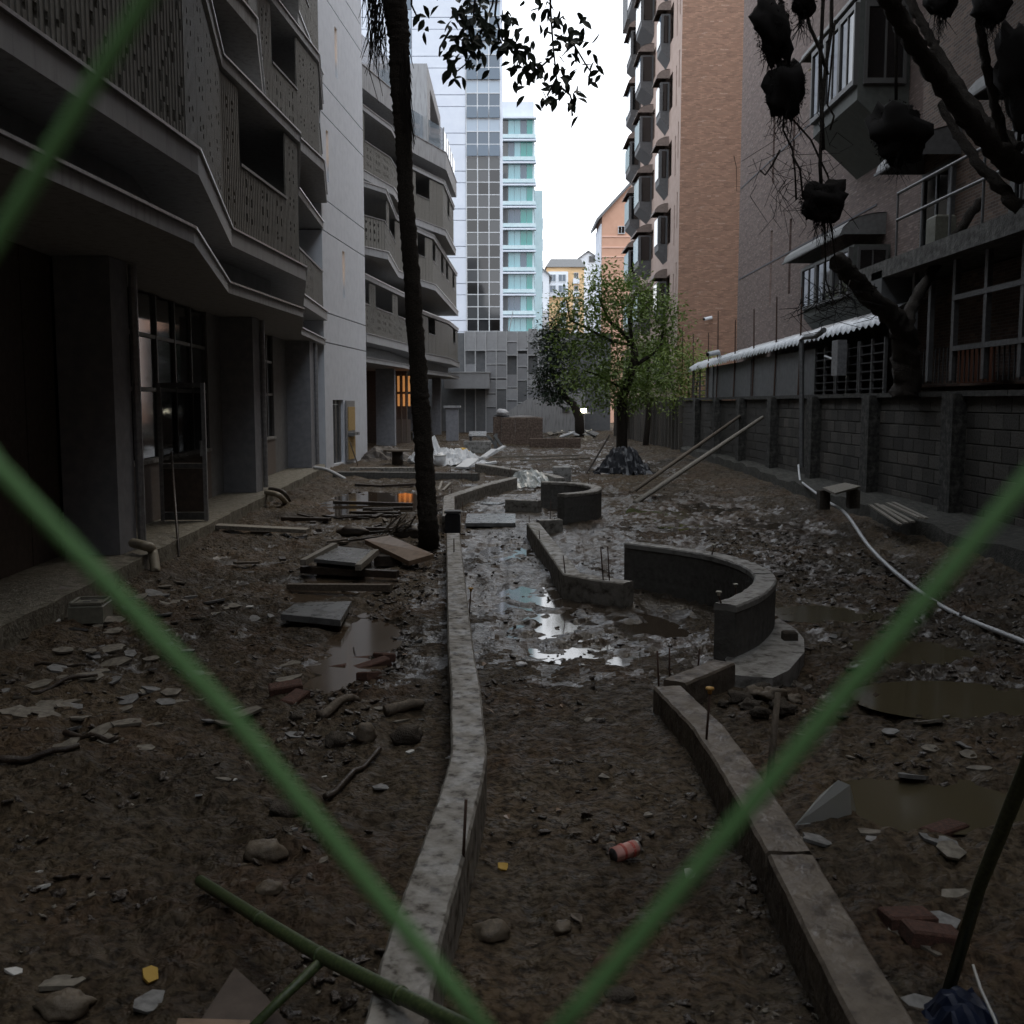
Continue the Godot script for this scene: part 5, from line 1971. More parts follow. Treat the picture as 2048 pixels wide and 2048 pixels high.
func crown(parent: Node, n: String, m: Material, blobs: Array, count: int, leaf: float, seed_: int) -> void:
	var g := RandomNumberGenerator.new()
	g.seed = seed_
	var st := ST()
	var total := 0.0
	for b in blobs:
		total += pow(b[1].x * b[1].y * b[1].z, 0.8)
	for b in blobs:
		var k := int(count * pow(b[1].x * b[1].y * b[1].z, 0.8) / total)
		# leaves sit in tufts so that gaps stay between them
		var tufts := maxi(3, k / 14)
		for t in tufts:
			var v := Vector3(g.randfn(), g.randfn(), g.randfn()).normalized() * pow(g.randf(), 0.45)
			var c: Vector3 = b[0] + v * b[1]
			for j in 14:
				var o := Vector3(g.randfn(), g.randfn() * 0.7, g.randfn()) * leaf * 1.5
				var dir := (o + Vector3(0, -0.2, 0) * leaf + Vector3(g.randfn(), g.randfn(), g.randfn()) * leaf * 0.5)
				leaf_card(st, c + o, leaf * g.randf_range(0.7, 1.25), dir, Vector3(g.randfn() * 0.4, 1, g.randfn() * 0.4), 0.5)
	fin(st, n, m, parent)

func build_trees() -> void:
	# small light green tree behind the black tarpaulin
	var base := on(Vector3(2.964, 0.000, -28.394))
	var t := thing("young_tree", "small bright green broadleaf tree behind the black tarpaulin heap", "tree", Vector3(base.x, base.y, -30.0))
	t.position.x = 0.1046 * 30.0
	t.position.y = gh(t.position.x, -30.0)
	var o := t.position
	var st := ST(true)
	tube(st, [Vector3(0, -0.1, 0), Vector3(3.111, 1.821, -30.000) - o, Vector3(3.262, 2.244, -30.000) - o, Vector3(3.480, 3.016, -30.000) - o, Vector3(3.419, 3.366, -30.000) - o], [0.17, 0.15, 0.13, 0.11, 0.09], 9, 0.3)
	fin(st, "trunk", M.bark, t, true)
	for q in [[[Vector3(3.420, 3.338, -30.000), Vector3(3.017, 3.764, -29.700), Vector3(2.680, 3.990, -29.400), Vector3(2.362, 4.686, -29.300)], 0.07], [[Vector3(3.420, 3.338, -30.000), Vector3(3.331, 4.086, -30.300), Vector3(3.528, 4.817, -30.600)], 0.06], [[Vector3(3.370, 2.736, -30.000), Vector3(3.956, 3.076, -30.400), Vector3(4.323, 3.409, -30.800), Vector3(4.442, 4.132, -30.900)], 0.07], [[Vector3(3.363, 3.366, -30.000), Vector3(2.763, 3.418, -29.200), Vector3(2.128, 3.717, -29.000), Vector3(1.575, 3.978, -28.900), Vector3(1.477, 4.513, -28.900)], 0.05], [[Vector3(3.207, 2.103, -30.000), Vector3(2.444, 2.482, -29.400), Vector3(1.944, 2.641, -29.200)], 0.04]]:
		st = ST(true)
		var pp := []
		var rr := []
		for i in q[0].size():
			pp.append(q[0][i] - o)
			rr.append(q[1] * (1.0 - 0.75 * i / float(q[0].size())))
		tube(st, pp, rr, 6, 0.2)
		fin(st, "limb", M.bark, t, true)
	var bl := []
	for q in [[Vector3(2.633, 4.561, -29.400),0.8,0.6], [Vector3(2.133, 3.994, -29.100),0.8,0.6], [Vector3(1.870, 3.323, -29.200),0.7,0.55], [Vector3(2.296, 2.644, -29.300),0.8,0.6], [Vector3(3.203, 4.358, -30.200),0.8,0.7], [Vector3(3.990, 4.410, -30.800),0.7,0.65], [Vector3(4.287, 3.839, -30.800),0.6,0.6], [Vector3(3.810, 3.246, -30.400),0.6,0.5], [Vector3(1.739, 2.368, -29.200),0.55,0.5], [Vector3(1.575, 3.978, -28.900),0.5,0.4], [Vector3(1.437, 4.380, -28.900),0.35,0.35], [Vector3(2.901, 2.380, -29.800),0.8,0.45], [Vector3(3.491, 2.103, -30.000),0.7,0.4], [Vector3(4.109, 2.393, -30.400),0.6,0.45], [Vector3(4.675, 4.140, -31.000),0.5,0.6], [Vector3(4.793, 3.285, -31.200),0.6,0.5], [Vector3(2.506, 3.334, -29.400),0.7,0.5], [Vector3(2.943, 3.207, -29.600),0.6,0.5], [Vector3(2.164, 1.888, -29.300),0.6,0.3], [Vector3(2.836, 1.820, -29.800),0.6,0.3], [Vector3(3.804, 1.821, -30.200),0.6,0.35], [Vector3(4.502, 2.110, -30.600),0.55,0.4], [Vector3(4.919, 2.624, -31.000),0.5,0.4]]:
		bl.append([q[0] - o, Vector3(q[1], q[2], q[1])])
	crown(t, "crown", M.leaf_mid, bl, 10000, 0.125, 5)
	var bl2 := []
	for q in [[Vector3(2.588, 4.967, -29.400)], [Vector3(2.241, 5.080, -29.200)], [Vector3(2.857, 4.785, -29.600)], [Vector3(3.585, 5.018, -30.500)], [Vector3(3.275, 5.275, -30.300)], [Vector3(1.640, 4.513, -28.900)], [Vector3(1.329, 4.246, -28.900)], [Vector3(2.538, 5.385, -29.500)], [Vector3(2.342, 4.407, -29.200)], [Vector3(3.984, 4.837, -30.800)], [Vector3(4.523, 4.571, -31.000)]]:
		bl2.append([q[0] - o, Vector3(0.3, 0.26, 0.3)])
	crown(t, "crown_tips", M.leaf_mid, bl2, 1800, 0.12, 6)
	# light shrub by the lean-to end
	var s := thing("wall_shrub", "yellow green leafy shrub growing over the wall by the lean-to", "shrub", Vector3(6.25, 0, -37.5))
	st = ST(true)
	for k in 4:
		tube(st, [Vector3(0.1 * k - 0.2, 0, 0), Vector3(0.2 * k - 0.4, 1.6, 0.1 * k), Vector3(0.35 * k - 0.7, 3.0, 0)], [0.06, 0.05, 0.02], 6)
	fin(st, "stem", M.bark, s, true)
	crown(s, "crown", M.leaf_light, [[Vector3(-0.2, 3.2, 0), Vector3(0.9, 0.8, 0.8)], [Vector3(0.5, 2.7, 0.2), Vector3(0.9, 0.9, 0.8)], [Vector3(-0.6, 2.2, 0.3), Vector3(0.8, 0.9, 0.7)], [Vector3(0.1, 1.7, 0.3), Vector3(0.9, 0.7, 0.7)]], 3000, 0.12, 8)
	# dark tree beyond, leaning, before the panel building
	base = on(Vector3(3.519, 0.000, -54.449))
	t = thing("dark_tree", "dark leaning tree with dense crown before the grey panel building", "tree", base)
	var dd := -base.z
	o = base
	st = ST(true)
	tube(st, [Vector3(0, -0.1, 0), Vector3(3.432, 0.986, -54.000) - o, Vector3(3.121, 1.674, -54.000) - o, Vector3(2.710, 2.004, -54.000) - o, Vector3(2.247, 2.639, -54.000) - o], [0.26, 0.24, 0.2, 0.16, 0.1], 9, 0.2)
	fin(st, "trunk", M.bark_dark, t, true)
	bl = []
	for q in [[Vector3(2.234, 5.538, -54.000),0.9,0.7], [Vector3(1.933, 4.659, -54.000),1.0,0.8], [Vector3(2.175, 3.637, -53.600),1.0,0.8], [Vector3(1.728, 3.014, -53.800),0.9,0.6], [Vector3(2.308, 2.128, -53.600),1.1,0.5], [Vector3(2.962, 4.417, -54.200),0.8,0.9], [Vector3(3.099, 2.896, -54.200),0.9,0.7], [Vector3(1.686, 2.385, -54.000),0.6,0.4], [Vector3(1.626, 5.212, -54.000),0.4,0.4]]:
		bl.append([q[0] - o, Vector3(q[1], q[2], q[1]) * 0.64])
	crown(t, "crown", M.leaf_dark, bl, 7000, 0.18, 9)
	# more trees shading the far end of the wall
	var k2 := 0
	for q in [[5.0, -47.0, 5.0, "low leafy tree standing against the concrete pales"], [5.2, -41.0, 4.4, "rounded leafy tree between the concrete pales and the lean-to"]]:
		t = thing("leafy_tree", q[3], "tree", Vector3(q[0], gh(q[0], q[1]), q[1]))
		st = ST(true)
		tube(st, [Vector3(0, -0.1, 0), Vector3(0.1, 1.2, 0), Vector3(0, 2.2, 0.1), Vector3(0.1, q[2] * 0.75, 0)], [0.12, 0.1, 0.08, 0.03], 8, 0.2)
		fin(st, "trunk", M.bark, t, true)
		crown(t, "crown", M.leaf_mid, [[Vector3(0, q[2] * 0.6, 0), Vector3(1.2, 0.9, 1.1)], [Vector3(0.6, q[2] * 0.8, 0.2), Vector3(0.9, 0.8, 0.9)], [Vector3(-0.7, q[2] * 0.5, 0.3), Vector3(0.9, 0.8, 0.8)]], 2400, 0.14, 30 + k2)
		k2 += 1
	build_fig()

# the leaning trunk in the middle of the yard with hanging roots; its crown is overhead
func build_fig() -> void:
	var base := on(Vector3(-0.980, 0.000, -12.284))
	var t := thing("leaning_fig_tree", "dark slender leaning tree trunk with hanging root beard in the yard", "tree", base)
	var o := base
	var st := ST(true)
	var pts := []
	var rad := []
	for q in [[Vector3(-1.030, -0.144, -12.900),0.165], [Vector3(-1.001, 0.229, -12.500),0.15], [Vector3(-1.027, 0.711, -12.500),0.146], [Vector3(-1.058, 1.307, -12.500),0.138], [Vector3(-1.099, 2.014, -12.500),0.13], [Vector3(-1.145, 2.714, -12.500),0.124], [Vector3(-1.185, 3.405, -12.500),0.12], [Vector3(-1.231, 4.088, -12.500),0.118], [Vector3(-1.248, 4.652, -12.500),0.118], [Vector3(-1.272, 5.098, -12.500),0.125], [Vector3(-1.296, 5.487, -12.500),0.14], [Vector3(-1.292, 5.872, -12.500),0.16], [Vector3(-1.344, 6.310, -12.500),0.18], [Vector3(-1.427, 6.960, -12.500),0.17], [Vector3(-1.485, 7.662, -12.400),0.16]]:
		pts.append(q[0] - o)
		rad.append(q[1])
	# closely set rings with swollen leaf scars
	var fine := smooth_line(pts, 0.045)
	var fr := []
	for i in fine.size():
		var f := float(i) / (fine.size() - 1) * (rad.size() - 1)
		var lo := int(f)
		var base_r: float = lerpf(rad[lo], rad[mini(lo + 1, rad.size() - 1)], f - lo) * 0.8
		if i < 8:
			base_r *= 1.0 + 0.05 * (8 - i)
		fr.append(base_r * (1.0 + 0.05 * sin(i * 2.3) + 0.04 * n_hi.get_noise_1d(i * 3.7)))
	tube(st, fine, fr, 16, 0.22)
	fin(st, "trunk", M.bark_dark, t, true)
	# matted fibre at the top and a torn strip on the flank
	var g := RandomNumberGenerator.new()
	g.seed = 19
	st = ST()
	for i in 110:
		var px := g.randf_range(-0.22, -0.02)
		var top := Vector3(-1.42 + px + 0.0, 6.3 + g.randf_range(-0.4, 0.5), -12.5 + g.randf_range(-0.15, 0.18)) - o
		var l := g.randf_range(0.2, 0.75)
		tube(st, [top, top + Vector3(g.randf_range(-0.06, 0.05), -l * 0.5, 0.03), top + Vector3(g.randf_range(-0.1, 0.08), -l, 0.03)], [0.006, 0.006, 0.003], 3)
	for i in 90:
		var top := Vector3(-1.216, 5.487, -12.500) + Vector3(g.randf_range(-0.06, 0.05), g.randf_range(-0.5, 0.3), 0.1) - o
		var l := g.randf_range(0.2, 0.5)
		tube(st, [top, top + Vector3(g.randf_range(0.0, 0.08), -l, 0.02)], [0.008, 0.003], 3)
	fin(st, "root_beard", M.root, t)
	# limb reaching towards the path, above the frame, with drooping leaf sprays
	st = ST(true)
	var L := [Vector3(-1.465, 7.450, -12.400), Vector3(-0.888, 6.800, -11.300), Vector3(-0.299, 6.043, -10.300), Vector3(0.157, 5.710, -9.600), Vector3(0.568, 5.465, -9.200)]
	var lp := []
	for p in L:
		lp.append(p - o)
	tube(st, lp, [0.11, 0.08, 0.06, 0.045, 0.02], 8, 0.2)
	fin(st, "limb", M.bark_dark, t, true)
	# twigs and the leaves on them
	var tw := ST(true)
	var lf := ST()
	var D := 9.6
	for q in [[Vector3(-0.344, 5.668, -9.600), Vector3(-0.324, 5.252, -9.600), Vector3(-0.347, 5.000, -9.600), Vector3(-0.343, 4.819, -9.600), Vector3(-0.414, 4.705, -9.600), Vector3(-0.524, 4.620, -9.600)], [Vector3(-0.104, 5.710, -9.600), Vector3(-0.171, 5.210, -9.600), Vector3(-0.281, 4.958, -9.600)], [Vector3(-0.083, 5.710, -9.600), Vector3(-0.149, 5.126, -9.600), Vector3(-0.083, 4.916, -9.600), Vector3(0.062, 4.806, -9.600), Vector3(0.137, 4.620, -9.600)], [Vector3(0.331, 5.668, -9.600), Vector3(0.337, 5.168, -9.600), Vector3(0.360, 4.874, -9.600), Vector3(0.392, 4.594, -9.600), Vector3(0.423, 4.492, -9.600)], [Vector3(0.377, 4.958, -9.600), Vector3(0.531, 4.895, -9.600), Vector3(0.651, 4.705, -9.600), Vector3(0.714, 4.620, -9.600)], [Vector3(0.369, 4.789, -9.600), Vector3(0.273, 4.705, -9.600), Vector3(0.159, 4.620, -9.600)], [Vector3(0.392, 4.586, -9.600), Vector3(0.313, 4.450, -9.600), Vector3(0.336, 4.407, -9.600)], [Vector3(0.415, 4.526, -9.600), Vector3(0.512, 4.450, -9.600), Vector3(0.543, 4.356, -9.600)], [Vector3(-0.865, 5.751, -9.600), Vector3(-0.880, 5.210, -9.600), Vector3(-0.815, 5.076, -9.600)], [Vector3(-0.544, 5.000, -9.600), Vector3(-0.633, 4.853, -9.600), Vector3(-0.642, 4.781, -9.600)]]:
		var tp := []
		for p in q:
			tp.append(p - o)
		var tr := []
		for i in tp.size():
			tr.append(lerpf(0.012, 0.004, float(i) / tp.size()))
		tube(tw, tp, tr, 5)
	for q in [[Vector3(-0.798, 5.055, -9.600), 6, 20], [Vector3(-0.731, 5.206, -9.600), 8, 22], [Vector3(-0.455, 5.210, -9.600), 30, 40], [Vector3(-0.280, 5.202, -9.600), 34, 40], [Vector3(-0.346, 5.042, -9.600), 22, 34], [Vector3(-0.294, 4.945, -9.600), 26, 34], [Vector3(-0.343, 4.819, -9.600), 24, 34], [Vector3(-0.435, 4.840, -9.600), 10, 24], [Vector3(-0.637, 4.878, -9.600), 6, 18], [Vector3(-0.638, 4.768, -9.600), 2, 6], [Vector3(-0.555, 4.675, -9.600), 6, 18], [Vector3(-0.515, 4.611, -9.600), 6, 16], [Vector3(-0.083, 4.912, -9.600), 34, 30], [Vector3(-0.171, 5.000, -9.600), 16, 24], [Vector3(-0.022, 5.122, -9.600), 9, 24], [Vector3(-0.053, 5.051, -9.600), 5, 18], [Vector3(0.062, 4.806, -9.600), 26, 26], [Vector3(0.026, 4.882, -9.600), 14, 22], [Vector3(0.137, 4.594, -9.600), 10, 22], [Vector3(0.097, 4.552, -9.600), 5, 14], [Vector3(0.273, 4.713, -9.600), 18, 26], [Vector3(0.211, 4.688, -9.600), 8, 20], [Vector3(0.333, 5.181, -9.600), 10, 20], [Vector3(0.355, 5.084, -9.600), 8, 18], [Vector3(0.526, 5.017, -9.600), 14, 26], [Vector3(0.540, 4.874, -9.600), 14, 24], [Vector3(0.457, 4.781, -9.600), 12, 24], [Vector3(0.417, 4.912, -9.600), 12, 24], [Vector3(0.651, 4.700, -9.600), 8, 22], [Vector3(0.714, 4.620, -9.600), 6, 16], [Vector3(0.467, 4.522, -9.600), 16, 24], [Vector3(0.406, 4.556, -9.600), 8, 18], [Vector3(0.283, 4.437, -9.600), 8, 18], [Vector3(0.344, 4.428, -9.600), 6, 14], [Vector3(0.543, 4.377, -9.600), 8, 18], [Vector3(0.512, 4.467, -9.600), 5, 14], [Vector3(0.597, 5.000, -9.600), 5, 20], [Vector3(0.642, 4.831, -9.600), 5, 18], [Vector3(0.267, 5.218, -9.600), 6, 16], [Vector3(-0.391, 4.916, -9.600), 10, 26]]:
		for i in maxi(2, int(q[1] * 0.8)):
			var c: Vector3 = q[0] - o
			c += Vector3(g.randfn() * 0.5, g.randfn() * 0.45, g.randfn() * 0.6) * q[2] * 0.0062
			var dir := Vector3(g.randfn() * 0.7, -0.6 + g.randfn() * 0.5, g.randfn() * 0.6)
			broad_leaf(lf, c, g.randf_range(0.08, 0.125), dir, Vector3(g.randfn() * 0.5, 0.5, g.randfn() * 0.5 + 0.9), 0.52)
	fin(tw, "twig", M.bark_dark, t, true)
	fin(lf, "leaf_sprays", M.leaf_fig, t)
	# the unseen rest of the crown, spread above the frame to dim the yard
	var bl := []
	for q in [[-2.4, 9.2, -12.8, 1.9], [-1.0, 9.6, -13.5, 1.8], [-0.4, 8.6, -11.2, 1.5], [0.8, 8.0, -9.8, 1.2], [-2.6, 8.8, -11.0, 1.6], [-2.2, 9.0, -7.5, 2.4], [-0.2, 8.8, -6.5, 2.2], [-2.8, 9.6, -4.0, 2.4]]:
		bl.append([Vector3(q[0], q[1], q[2]) - o, Vector3(q[3], q[3] * 0.6, q[3])])
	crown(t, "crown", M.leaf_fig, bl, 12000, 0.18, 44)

# ---------------------------------------------------------------- the lopped banyan over the wall
func build_banyan() -> void:
	var base := Vector3(6.35, 0.0, -12.2)
	var t := thing("lopped_banyan_tree", "black lopped banyan with bare limbs and hanging root balls over the wall", "tree", base)
	var o := base
	var st := ST(true)
	tube(st, [Vector3(0, -0.1, 0), Vector3(0.02, 1.6, 0.05), Vector3(0.0, 3.0, 0.1), Vector3(0.05, 4.6, 0.2), Vector3(0.15, 6.4, 0.3), Vector3(0.2, 8.5, 0.4), Vector3(0.1, 10.5, 0.6)], [0.42, 0.38, 0.36, 0.34, 0.32, 0.26, 0.2], 14, 0.35)
	fin(st, "trunk", M.bark, t, true)
	# second stem with the sawn stump limb
	for q in [
		[[Vector3(5.671, 1.786, -15.200), Vector3(5.652, 2.285, -15.200), Vector3(5.516, 2.767, -15.000), Vector3(5.254, 2.973, -14.800), Vector3(4.798, 3.206, -14.400), Vector3(4.458, 3.436, -14.100), Vector3(4.207, 3.590, -13.900)], [0.2, 0.19, 0.17, 0.14, 0.125, 0.12, 0.115]],
		[[Vector3(5.516, 2.767, -15.000), Vector3(5.820, 3.222, -15.400), Vector3(6.237, 3.815, -15.600), Vector3(6.781, 4.668, -15.600)], [0.1, 0.08, 0.07, 0.06]],
		[[Vector3(5.648, 4.266, -12.000), Vector3(5.149, 4.495, -11.600), Vector3(4.619, 4.775, -11.200), Vector3(4.139, 5.074, -10.800), Vector3(3.684, 5.362, -10.400), Vector3(3.331, 5.698, -10.100), Vector3(2.946, 6.171, -9.800)], [0.13, 0.11, 0.1, 0.09, 0.085, 0.08, 0.07]],
		[[Vector3(5.635, 4.536, -12.000), Vector3(5.346, 5.016, -12.400), Vector3(5.018, 5.802, -12.800), Vector3(4.715, 6.492, -13.000), Vector3(4.587, 7.081, -13.200)], [0.07, 0.06, 0.055, 0.05, 0.045]],
		[[Vector3(5.667, 3.886, -12.000), Vector3(5.285, 4.418, -12.200), Vector3(5.068, 4.850, -12.400), Vector3(4.923, 5.182, -12.500)], [0.08, 0.06, 0.05, 0.04]],
		[[Vector3(5.532, 4.374, -12.000), Vector3(5.060, 5.269, -11.600), Vector3(4.793, 5.872, -11.300), Vector3(4.569, 6.240, -11.000)], [0.06, 0.05, 0.045, 0.04]],
	]:
		st = ST(true)
		var pp := []
		for p in q[0]:
			pp.append(p - o)
		var fine := smooth_line(pp, 0.09)
		var fr := []
		for i in fine.size():
			var f: float = float(i) / (fine.size() - 1) * (q[1].size() - 1)
			var lo := int(f)
			fr.append(lerpf(q[1][lo], q[1][mini(lo + 1, q[1].size() - 1)], f - lo) * (1.0 + 0.12 * n_hi.get_noise_1d(i * 1.3)))
			fine[i] += Vector3(n_mid.get_noise_1d(i * 0.5), n_mid.get_noise_1d(i * 0.5 + 40.0), 0) * 0.05
		tube(st, fine, fr, 12, 0.45)
		fin(st, "limb", M.bark, t, true)
	# long limb above the frame that carries the hanging stems
	st = ST(true)
	var hp := [Vector3(6.45, 8.4, -11.8), Vector3(5.2, 7.6, -11.0), Vector3(4.0, 6.9, -10.4), Vector3(2.9, 6.6, -10.0), Vector3(1.9, 6.5, -9.6)]
	for i in hp.size():
		hp[i] -= o
	tube(st, hp, [0.2, 0.15, 0.12, 0.09, 0.05], 10, 0.3)
	fin(st, "limb", M.bark, t, true)
	# hanging stems
	for q in [[Vector3(2.199, 5.664, -9.200), Vector3(2.245, 5.186, -9.200), Vector3(2.278, 4.865, -9.200), Vector3(2.311, 4.581, -9.200), Vector3(2.344, 4.296, -9.200)], [Vector3(2.564, 5.703, -9.200), Vector3(2.607, 5.106, -9.200), Vector3(2.597, 4.622, -9.200), Vector3(2.627, 4.050, -9.200), Vector3(2.623, 3.762, -9.200), Vector3(2.642, 3.554, -9.200)], [Vector3(2.668, 5.703, -9.200), Vector3(2.682, 4.865, -9.200), Vector3(2.641, 4.541, -9.200), Vector3(2.626, 4.214, -9.200), Vector3(2.645, 3.886, -9.200)], [Vector3(2.441, 5.624, -9.200), Vector3(2.439, 5.106, -9.200), Vector3(2.505, 4.885, -9.200), Vector3(2.594, 4.703, -9.200), Vector3(2.664, 4.500, -9.200)], [Vector3(2.322, 4.194, -9.200), Vector3(2.444, 4.071, -9.200), Vector3(2.540, 3.968, -9.200), Vector3(2.622, 3.803, -9.200), Vector3(2.689, 3.679, -9.200), Vector3(2.737, 3.533, -9.200)], [Vector3(2.302, 4.296, -9.200), Vector3(2.300, 4.050, -9.200), Vector3(2.385, 3.886, -9.200), Vector3(2.412, 3.700, -9.200), Vector3(2.427, 3.471, -9.200)], [Vector3(3.678, 6.168, -10.600), Vector3(3.727, 5.152, -10.600), Vector3(3.744, 4.684, -10.600)], [Vector3(4.299, 6.145, -11.000), Vector3(4.310, 5.763, -11.000)], [Vector3(4.798, 6.145, -11.000), Vector3(4.806, 5.763, -11.000)], [Vector3(2.713, 4.945, -9.200), Vector3(2.691, 4.581, -9.200), Vector3(2.671, 4.255, -9.200), Vector3(2.729, 4.165, -9.200), Vector3(2.699, 4.050, -9.200)], [Vector3(2.279, 3.886, -9.200), Vector3(2.218, 3.762, -9.200), Vector3(2.157, 3.679, -9.200), Vector3(2.113, 3.720, -9.200)], [Vector3(2.386, 3.844, -9.200), Vector3(2.454, 3.720, -9.200), Vector3(2.486, 3.471, -9.200)], [Vector3(2.668, 3.388, -9.200), Vector3(3.064, 3.332, -10.500), Vector3(3.997, 3.301, -13.600), Vector3(4.109, 2.987, -13.600), Vector3(4.246, 3.082, -13.600)], [Vector3(3.106, 3.571, -10.500), Vector3(4.104, 3.551, -13.600), Vector3(4.245, 3.113, -13.600), Vector3(4.303, 3.301, -13.600)]]:
		st = ST(true)
		var pp := []
		var rr := []
		for i in q.size():
			pp.append(q[i] - o)
			rr.append(0.017 if q[0].y > 5.3 else 0.009)
		tube(st, pp, rr, 5, 0.3)
		fin(st, "hanging_stem", M.bark, t, true)
	# dense root balls with ragged outlines
	var g := RandomNumberGenerator.new()
	g.seed = 3
	var seeds := 0
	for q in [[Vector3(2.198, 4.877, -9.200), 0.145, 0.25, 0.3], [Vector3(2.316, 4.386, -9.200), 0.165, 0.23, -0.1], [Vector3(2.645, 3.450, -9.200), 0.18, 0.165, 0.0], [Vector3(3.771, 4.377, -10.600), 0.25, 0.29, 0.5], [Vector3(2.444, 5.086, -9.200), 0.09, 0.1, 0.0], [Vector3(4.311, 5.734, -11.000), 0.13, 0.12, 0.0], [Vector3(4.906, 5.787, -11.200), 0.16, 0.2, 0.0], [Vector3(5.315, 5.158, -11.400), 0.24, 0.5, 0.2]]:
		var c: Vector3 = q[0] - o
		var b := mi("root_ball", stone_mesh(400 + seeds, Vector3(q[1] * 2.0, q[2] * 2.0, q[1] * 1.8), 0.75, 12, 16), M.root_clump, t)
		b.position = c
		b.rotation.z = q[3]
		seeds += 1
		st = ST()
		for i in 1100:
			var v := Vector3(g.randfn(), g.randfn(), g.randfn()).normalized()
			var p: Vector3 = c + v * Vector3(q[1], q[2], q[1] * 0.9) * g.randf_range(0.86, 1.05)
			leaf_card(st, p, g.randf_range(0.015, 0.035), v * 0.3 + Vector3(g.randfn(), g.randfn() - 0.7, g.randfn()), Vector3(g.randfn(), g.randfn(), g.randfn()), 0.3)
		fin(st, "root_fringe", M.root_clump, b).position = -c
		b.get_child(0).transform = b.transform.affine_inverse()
		# limp strands below the ball
		st = ST()
		for i in 46:
			var a := g.randf() * TAU
			var p: Vector3 = c + Vector3(cos(a) * q[1] * 0.75 * g.randf(), -q[2] * g.randf_range(0.3, 0.85), sin(a) * q[1] * 0.7 * g.randf())
			var l := g.randf_range(0.08, 0.3)
			tube(st, [p, p + Vector3(g.randfn() * 0.02, -l * 0.5, g.randfn() * 0.02), p + Vector3(g.randfn() * 0.05, -l, g.randfn() * 0.04)], [0.004, 0.003, 0.002], 3)
		fin(st, "root_strands", M.root_clump, t)
	# fine dangling roots
	st = ST()
	for i in 60:
		var p := Vector3(2.410, 3.762, -9.200) + Vector3(g.randfn() * 0.2, g.randfn() * 0.25, g.randfn() * 0.1) - o
		tube(st, [p, p + Vector3(g.randfn() * 0.08, -0.1, 0.0), p + Vector3(g.randfn() * 0.16, -0.22 + g.randfn() * 0.08, 0)], [0.003, 0.003, 0.002], 3)
	for i in 60:
		var p := Vector3(4.113, 3.133, -13.800) + Vector3(g.randfn() * 0.25, g.randfn() * 0.12, g.randfn() * 0.1) - o
		tube(st, [p, p + Vector3(g.randfn() * 0.15, -0.1, 0.0), p + Vector3(g.randfn() * 0.25, -0.2 + g.randfn() * 0.08, 0)], [0.006, 0.006, 0.003], 3)
	fin(st, "fine_roots", M.root_clump, t)
	# unseen leafy crown over the wall and yard, enlarged to darken what lies below
	var bl := []
	for q in [[6.2, 10.5, -11.0, 2.6], [4.6, 9.6, -8.0, 2.2], [7.0, 11.0, -7.0, 2.8], [3.6, 8.6, -5.0, 2.0], [5.6, 9.5, -2.5, 2.6], [2.4, 8.2, -2.0, 2.0], [4.6, 9.2, -13.5, 1.6], [0.6, 7.6, -2.0, 1.8], [5.6, 12.2, -17.5, 2.6], [7.0, 13.6, -22.5, 3.0], [3.6, 11.0, -15.0, 1.8], [6.8, 9.4, -14.5, 1.6]]:
		bl.append([Vector3(q[0], q[1], q[2]) - o, Vector3(q[3], q[3] * 0.45, q[3])])
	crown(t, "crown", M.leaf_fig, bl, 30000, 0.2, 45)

# ---------------------------------------------------------------- larger things on the site
func bar_between(st: SurfaceTool, a: Vector3, b: Vector3, w: float, h: float) -> void:
	var d := (b - a)
	var u := d.normalized()
	var s := u.cross(Vector3.UP).normalized()
	var v := s.cross(u).normalized()
	box(st, (a + b) * 0.5, Vector3(w, h, d.length()), Basis(s, v, -u))

func plank(label: String, a: Vector3, b: Vector3, w: float, h: float, m: Material, lift := 0.0, group := "", n := "plank") -> void:
	var ga := on(a, lift + h * 0.5)
	var gb := on(b, lift + h * 0.5)
	var top := maxf(ga.y, gb.y)
	var t := thing(n, label, "plank", Vector3((a.x + b.x) / 2, 0, (a.z + b.z) / 2), 0.0, group)
	var st := ST()
	bar_between(st, ga - t.position, gb - t.position, w, h)
	fin(st, "timber", m, t)

# a flat board whose four corners lie at the given points
func board(n: String, label: String, c: Array, thick: float, m: Material, group := "") -> Node3D:
	var mid: Vector3 = (c[0] + c[1] + c[2] + c[3]) * 0.25
	var t := thing(n, label, "board", Vector3(mid.x, 0, mid.z), 0.0, group)
	var st := ST()
	var k := Vector3(0, -thick, 0)
	var p := []
	for q in c:
		p.append(q - t.position)
	quad(st, p[0], p[1], p[2], p[3])
	quad(st, p[3] + k, p[2] + k, p[1] + k, p[0] + k)
	for i in 4:
		var j := (i + 1) % 4
		quad(st, p[i], p[i] + k, p[j] + k, p[j])
	fin(st, "board_sheet", m, t)
	return t

